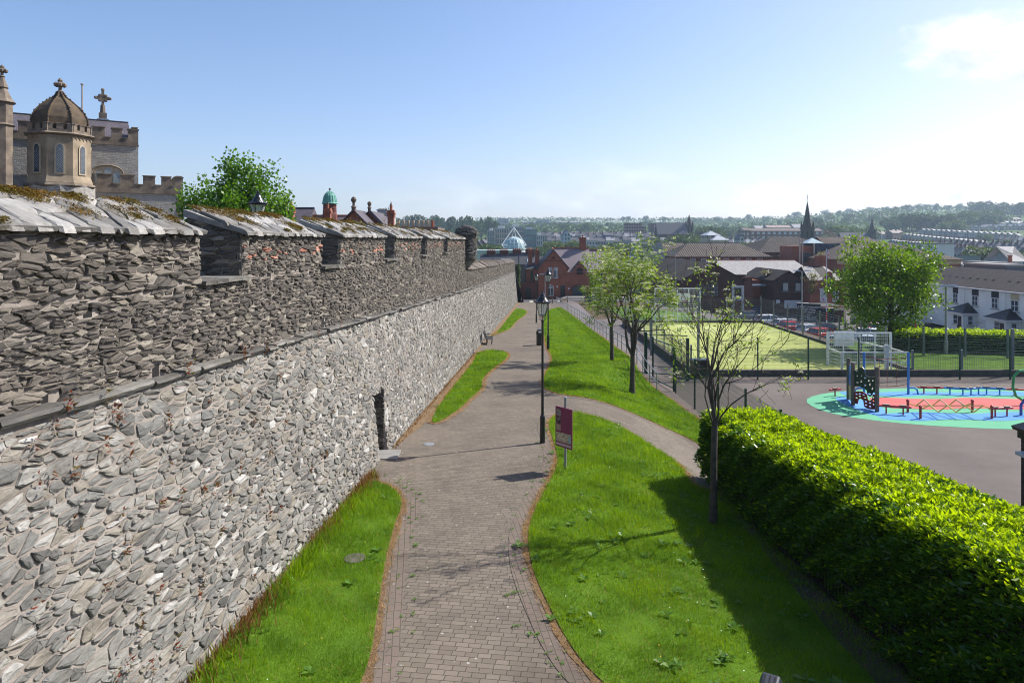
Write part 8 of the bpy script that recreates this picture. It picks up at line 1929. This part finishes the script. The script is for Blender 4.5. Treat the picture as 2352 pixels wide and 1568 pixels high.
# trees: seven crowns, copied one by one
M_ft = [leafmat('far_leaf_mid', (.035, .075, .016), (.075, .13, .03), .25, rough=.6), leafmat('far_leaf_dark', (.022, .05, .014), (.05, .09, .022), .22, rough=.6), leafmat('far_leaf_light', (.06, .105, .02), (.11, .165, .035), .28, rough=.6), leafmat('far_leaf_copper', (.07, .045, .03), (.11, .07, .05), .2, rough=.6)]
PROT = []
def crownproto(kind, seed, mat):
    rnd = random.Random(seed); lumps = []
    t = thing('tree', 'tree', 'tree', (0, -500, -40)); P = []; D = []
    for k in range({'round': 15, 'tall': 14, 'poplar': 12, 'open': 13}[kind]):
        if kind == 'round': a = rnd.uniform(0, 2 * PI); zz = rnd.uniform(.28, .86); rr = .36 * math.sin(PI * (zz - .1) / .95) * rnd.uniform(.3, 1.1); s = rnd.uniform(.13, .2)
        elif kind == 'tall': a = rnd.uniform(0, 2 * PI); zz = rnd.uniform(.2, .9); rr = .22 * (1.1 - zz) * rnd.uniform(.4, 1.2); s = rnd.uniform(.10, .16)
        elif kind == 'poplar': a = rnd.uniform(0, 2 * PI); zz = .12 + .82 * k / 12; rr = .06; s = .13 * math.sin(PI * min(1, zz + .12)) + .03
        else: a = rnd.uniform(0, 2 * PI); zz = rnd.uniform(.3, .88); rr = rnd.uniform(.1, .34); s = rnd.uniform(.10, .16)
        lumps.append((Vector((rr * math.cos(a), rr * math.sin(a), zz)), s))
    for c, s in lumps:
        for _ in range(95 if kind != 'open' else 70):
            d = Vector((rnd.gauss(0, 1), rnd.gauss(0, 1), rnd.gauss(0, 1))).normalized(); P.append(c + d * s * rnd.uniform(.6, 1.05) * Vector((1, 1, .9)).z); D.append((d + Vector((rnd.gauss(0, .5), rnd.gauss(0, .5), rnd.gauss(0, .5)))).normalized())
    n = len(P); V, Q = leafcards(np.array([tuple(q) for q in P]), np.array([tuple(q) for q in D]), nr.uniform(.045, .085, n), nr.uniform(.035, .065, n))
    c = fast_mesh('crown', V, Q, mat, t); mb = MB(); mb.tube([(0, 0, -.12), (.01, 0, .2), (0, .01, .55)], [.028, .022, .01], 6)
    for k in range(5): mb.tube([(0, 0, .25 + .06 * k), lumps[k][0]], [.012, .004], 4, cap=False)
    mb.build('trunk', M_bark2, t); return t
KIND = [('round', 1, 0), ('round', 2, 1), ('round', 3, 2), ('open', 4, 0), ('tall', 5, 1), ('poplar', 6, 1), ('round', 7, 0), ('open', 8, 2), ('round', 9, 3)]
for k, s, m in KIND: PROT.append(crownproto(k, s, M_ft[m]))
used = set()
def fartree(k, x, y, z, h, w, label, group):
    if k in used: o = dup(PROT[k], (x, y, z), rt.uniform(0, 6.28), label, (w, w, h)); o['group'] = group; return
    used.add(k); o = PROT[k]; o.location = (x, y, z); o.scale = (w, w, h); o['label'] = label; o['group'] = group
rt = random.Random(77)
def wood(label, group, u0, u1, y0, y1, n, h, kinds, ws=(.9, 1.3), lift=0.0):
    if y0 >= 930: n = max(3, round(n * .37))
    for i in range(n):
        u = lerp(u0, u1, (i + rt.uniform(.1, .9)) / n); y = rt.uniform(y0, y1); x = (u / 4 - CX) / F * y; hh = rt.uniform(*h); k = rt.choice(kinds)
        fartree(k, x, y, (GZ(x, y) if y < 175 else TZ(x, y)) + lift, hh, hh * rt.uniform(*ws) * (.62 if k == 5 else 1), label, group)
wood('green riverside tree between the glass dome and the brick chimney', 'riverside trees below the terraces', 2140, 2560, 365, 440, 26, (7.5, 11), [0, 2, 3, 6, 7], (1.1, 1.6))
wood('green tree in front of the offices left of the glass dome', 'trees before the offices', 1850, 2010, 330, 360, 10, (8, 11), [0, 2, 6, 3], (1.1, 1.5))
wood('tall dark tree of the wood on the left skyline', 'left skyline wood', 1500, 1980, 820, 1000, 34, (19, 30), [1, 5, 5, 1, 0, 4], (.7, 1.0))
wood('tree on the wooded slope above the white offices', 'slope above the offices', 1700, 2200, 950, 1250, 30, (14, 20), [0, 1, 6, 3], (1, 1.4))
wood('tree on the wooded slope above the lower town', 'slope above the lower town', 2180, 2720, 930, 1350, 52, (13, 20), [0, 1, 6, 3, 4], (1, 1.5))
wood('small tree in the row standing out on the bare skyline', 'skyline row of small trees', 2470, 2590, 1850, 1900, 9, (13, 17), [0, 1, 6], (1, 1.3), 3)
wood('tree among the houses of the lower town', 'trees among the lower town houses', 2200, 2960, 500, 760, 22, (7, 11), [0, 2, 6, 7], (1, 1.5))
wood('dense green tree before the slender church spire', 'trees before the slender spire', 2670, 2840, 420, 500, 14, (10, 15), [0, 6, 2, 1], (1.1, 1.5))
wood('broad dark tree right of the slender church spire', 'trees right of the slender spire', 2790, 2880, 600, 660, 6, (15, 19), [0, 1, 6], (1.2, 1.5))
wood('green tree below the long brown terrace', 'trees below the long brown terrace', 2960, 3070, 370, 420, 8, (8, 11), [2, 7, 0], (1.1, 1.5))
wood('tree in the clipped-looking row on the mid slope', 'mid-slope tree row', 2880, 3340, 830, 870, 20, (13, 16), [0, 6, 1], (1.2, 1.5))
wood('tree scattered among the estate houses on the slope', 'trees among the estate houses', 2740, 3600, 950, 1350, 46, (12, 17), [0, 1, 6, 2, 3], (1, 1.5))
wood('dark tree on the central skyline behind the dark spire', 'central skyline trees', 2640, 3720, 1700, 2150, 44, (14, 22), [0, 1, 6], (1.3, 2.0))
wood('round tree near the small church spire', 'trees near the small church', 3290, 3480, 560, 640, 11, (12, 18), [0, 2, 3, 8, 6], (1.1, 1.4))
wood('large dark tree in the belt above the slate rows on the right', 'dark tree belt above the slate rows', 3540, 3850, 800, 880, 24, (16, 22), [1, 1, 0, 4], (1.1, 1.4))
wood('round bright tree at the foot of the dark tree belt', 'round trees at the foot of the dark belt', 3755, 3850, 760, 780, 5, (14, 16), [0, 2], (1.2, 1.4))
wood('tree on the right hillside above the sunlit roofs', 'trees above the sunlit roofs', 3840, 3990, 880, 960, 12, (18, 24), [1, 0, 6], (1.1, 1.4))
wood('tall tree crowning the hill at the right edge', 'hilltop trees at the right edge', 3890, 4120, 1150, 1300, 22, (20, 29), [1, 0, 4, 6], (1.1, 1.5))
wood('distant tree on the skyline right of the maple', 'skyline trees right of the maple', 3560, 3960, 1500, 1850, 24, (14, 20), [0, 1, 6], (1.2, 1.8))
wood('leafy green tree right of the clock tower', 'leafy trees right of the clock tower', 3905, 4060, 255, 290, 9, (8.5, 12), [0, 2, 6], (1.1, 1.4))
wood('small tree among the slate rows on the right', 'trees among the slate rows', 3650, 4096, 480, 700, 9, (5, 8), [0, 2], (1, 1.4))
wood('dark green tree right of the bare pale pole', 'tree behind the brick hall', 3690, 3720, 230, 250, 2, (9, 11), [1], (1.2, 1.4))
# distant wooded mass beyond the individual trees
P = []; D = []; S = []
for _ in range(34000):
    u = rt.uniform(1400, 4300); y = rt.uniform(950, 2350); x = (u / 4 - CX) / F * y
    if math.sin(x * .011 + 1) + math.sin(y * .013) + math.sin((x + y) * .006) < -.1: continue
    c = Vector((x, y, TZ(x, y) + rt.uniform(1, 12) * rt.random() ** .3)); P.append(c); D.append(Vector((rt.gauss(0, 1), rt.gauss(0, 1), rt.gauss(.3, .8))).normalized()); S.append(rt.uniform(3, 6.5))
S = np.array(S); V, Q = leafcards(np.array([tuple(q) for q in P]), np.array([tuple(q) for q in D]), S, S * .8); fast_mesh('woodland', V, Q, M_ft[0])['kind'] = 'stuff'
# ------------------------------------------------------------------ air
mb = MB(); mb.box(-3700, 5200, -700, 3700, -60, 175)
m, t, out = newmat('haze_air')
vol = nd(t, 'ShaderNodeVolumePrincipled', {'Color': (.60, .78, 1.0, 1), 'Density': .00016, 'Anisotropy': .35}); t.links.new(vol.outputs[0], out.inputs['Volume'])
mb.build('haze', m)['kind'] = 'stuff'
# ------------------------------------------------------------------ light, sky, camera
SUN_EL, SUN_AZ = math.radians(43), math.atan2(.917, .40)     # azimuth from +Y towards +X
w = bpy.data.worlds.new("World"); SC.world = w; w.use_nodes = True
t = w.node_tree; t.nodes.clear()
sky = nd(t, 'ShaderNodeTexSky', sky_type='NISHITA', sun_disc=False, sun_elevation=SUN_EL, sun_rotation=SUN_AZ, altitude=60, air_density=1.0, dust_density=1.2, ozone_density=2.6)
v = nd(t, 'ShaderNodeTexCoord').outputs['Generated']
s = nd(t, 'ShaderNodeSeparateXYZ', {0: v})
# cumulus low over the hills: squashed noise, thickest a few degrees up, towards the sun side
cv = nd(t, 'ShaderNodeCombineXYZ', {0: math_(t, 'DIVIDE', s.outputs[0], math_(t, 'MAXIMUM', s.outputs[1], .05)), 1: math_(t, 'MULTIPLY', s.outputs[2], 2.6), 2: .37}).outputs[0]
n1 = noise(t, cv, 5.2, 9, .58)
el = s.outputs[2]
band = ramp(t, math_(t, 'MULTIPLY', el, 4.0), [(.05, (1, 1, 1)), (.28, (.9, .9, .9)), (.5, (0, 0, 0))])
side = ramp(t, math_(t, 'ADD', math_(t, 'MULTIPLY', s.outputs[0], .7), .35), [(.1, (0, 0, 0)), (.5, (.55, .55, .55)), (.85, (1, 1, 1))])
dens = math_(t, 'MULTIPLY', math_(t, 'MULTIPLY', band, side), ramp(t, n1, [(.46, (0, 0, 0)), (.57, (1, 1, 1))]))
# one bright puff high on the right
px = math_(t, 'MULTIPLY', math_(t, 'SUBTRACT', math_(t, 'DIVIDE', s.outputs[0], math_(t, 'MAXIMUM', s.outputs[1], .05)), .735), 5.2)
pz = math_(t, 'MULTIPLY', math_(t, 'SUBTRACT', math_(t, 'DIVIDE', s.outputs[2], math_(t, 'MAXIMUM', s.outputs[1], .05)), .283), 17.0)
rr = math_(t, 'ADD', math_(t, 'MULTIPLY', px, px), math_(t, 'MULTIPLY', pz, pz))
pf = math_(t, 'SUBTRACT', math_(t, 'ADD', .1, math_(t, 'MULTIPLY', noise(t, cv, 20, 9, .68), 1.7)), rr)
puff = ramp(t, pf, [(.0, (0, 0, 0)), (.75, (1, 1, 1))])
dens = math_(t, 'MAXIMUM', dens, math_(t, 'MULTIPLY', puff, .9))
shade = ramp(t, noise(t, cv, 9, 7), [(.38, (4.2, 4.3, 4.6)), (.6, (6.9, 6.9, 6.9))])
sp = nd(t, 'ShaderNodeSeparateColor', {0: sky.outputs[0]})
skyc = nd(t, 'ShaderNodeCombineColor', {0: math_(t, 'MULTIPLY', math_(t, 'POWER', sp.outputs[0], 1.15), .74), 1: math_(t, 'MULTIPLY', sp.outputs[1], .84), 2: math_(t, 'MULTIPLY', sp.outputs[2], .93)}).outputs[0]
col = mixc(t, dens, skyc, shade)
bg = nd(t, 'ShaderNodeBackground', {'Color': col, 'Strength': .105})
o = t.nodes.new('ShaderNodeOutputWorld'); t.links.new(bg.outputs[0], o.inputs[0])
L = bpy.data.lights.new('sun', 'SUN'); L.energy = 4.4; L.angle = math.radians(.5); L.color = (1, .95, .87)
so = bpy.data.objects.new('sun', L); COL.objects.link(so)
d = Vector((math.sin(SUN_AZ) * math.cos(SUN_EL), math.cos(SUN_AZ) * math.cos(SUN_EL), math.sin(SUN_EL)))
so.rotation_euler = (-d).to_track_quat('-Z', 'Y').to_euler(); so.location = d * 60
cam = bpy.data.cameras.new('camera'); cam.sensor_width = 36; cam.lens = 36 * F / 1024
cam.shift_y = -(341 - VH) / 1024; cam.clip_start = .1; cam.clip_end = 20000
co = bpy.data.objects.new('camera', cam); COL.objects.link(co); co.rotation_euler = (PI / 2, 0, 0); SC.camera = co
SC.view_settings.view_transform = 'Standard'; SC.view_settings.look = 'None'; SC.view_settings.exposure = EXPO; SC.view_settings.gamma = 1
SC.cycles.use_denoising = True
try: SC.cycles.denoiser = 'OPENIMAGEDENOISE'
except Exception: pass
SC.cycles.max_bounces = 8; SC.cycles.transparent_max_bounces = 24; SC.cycles.volume_bounces = 1
SC.cycles.sample_clamp_indirect = 8
SC.cycles.filter_width = 1.05
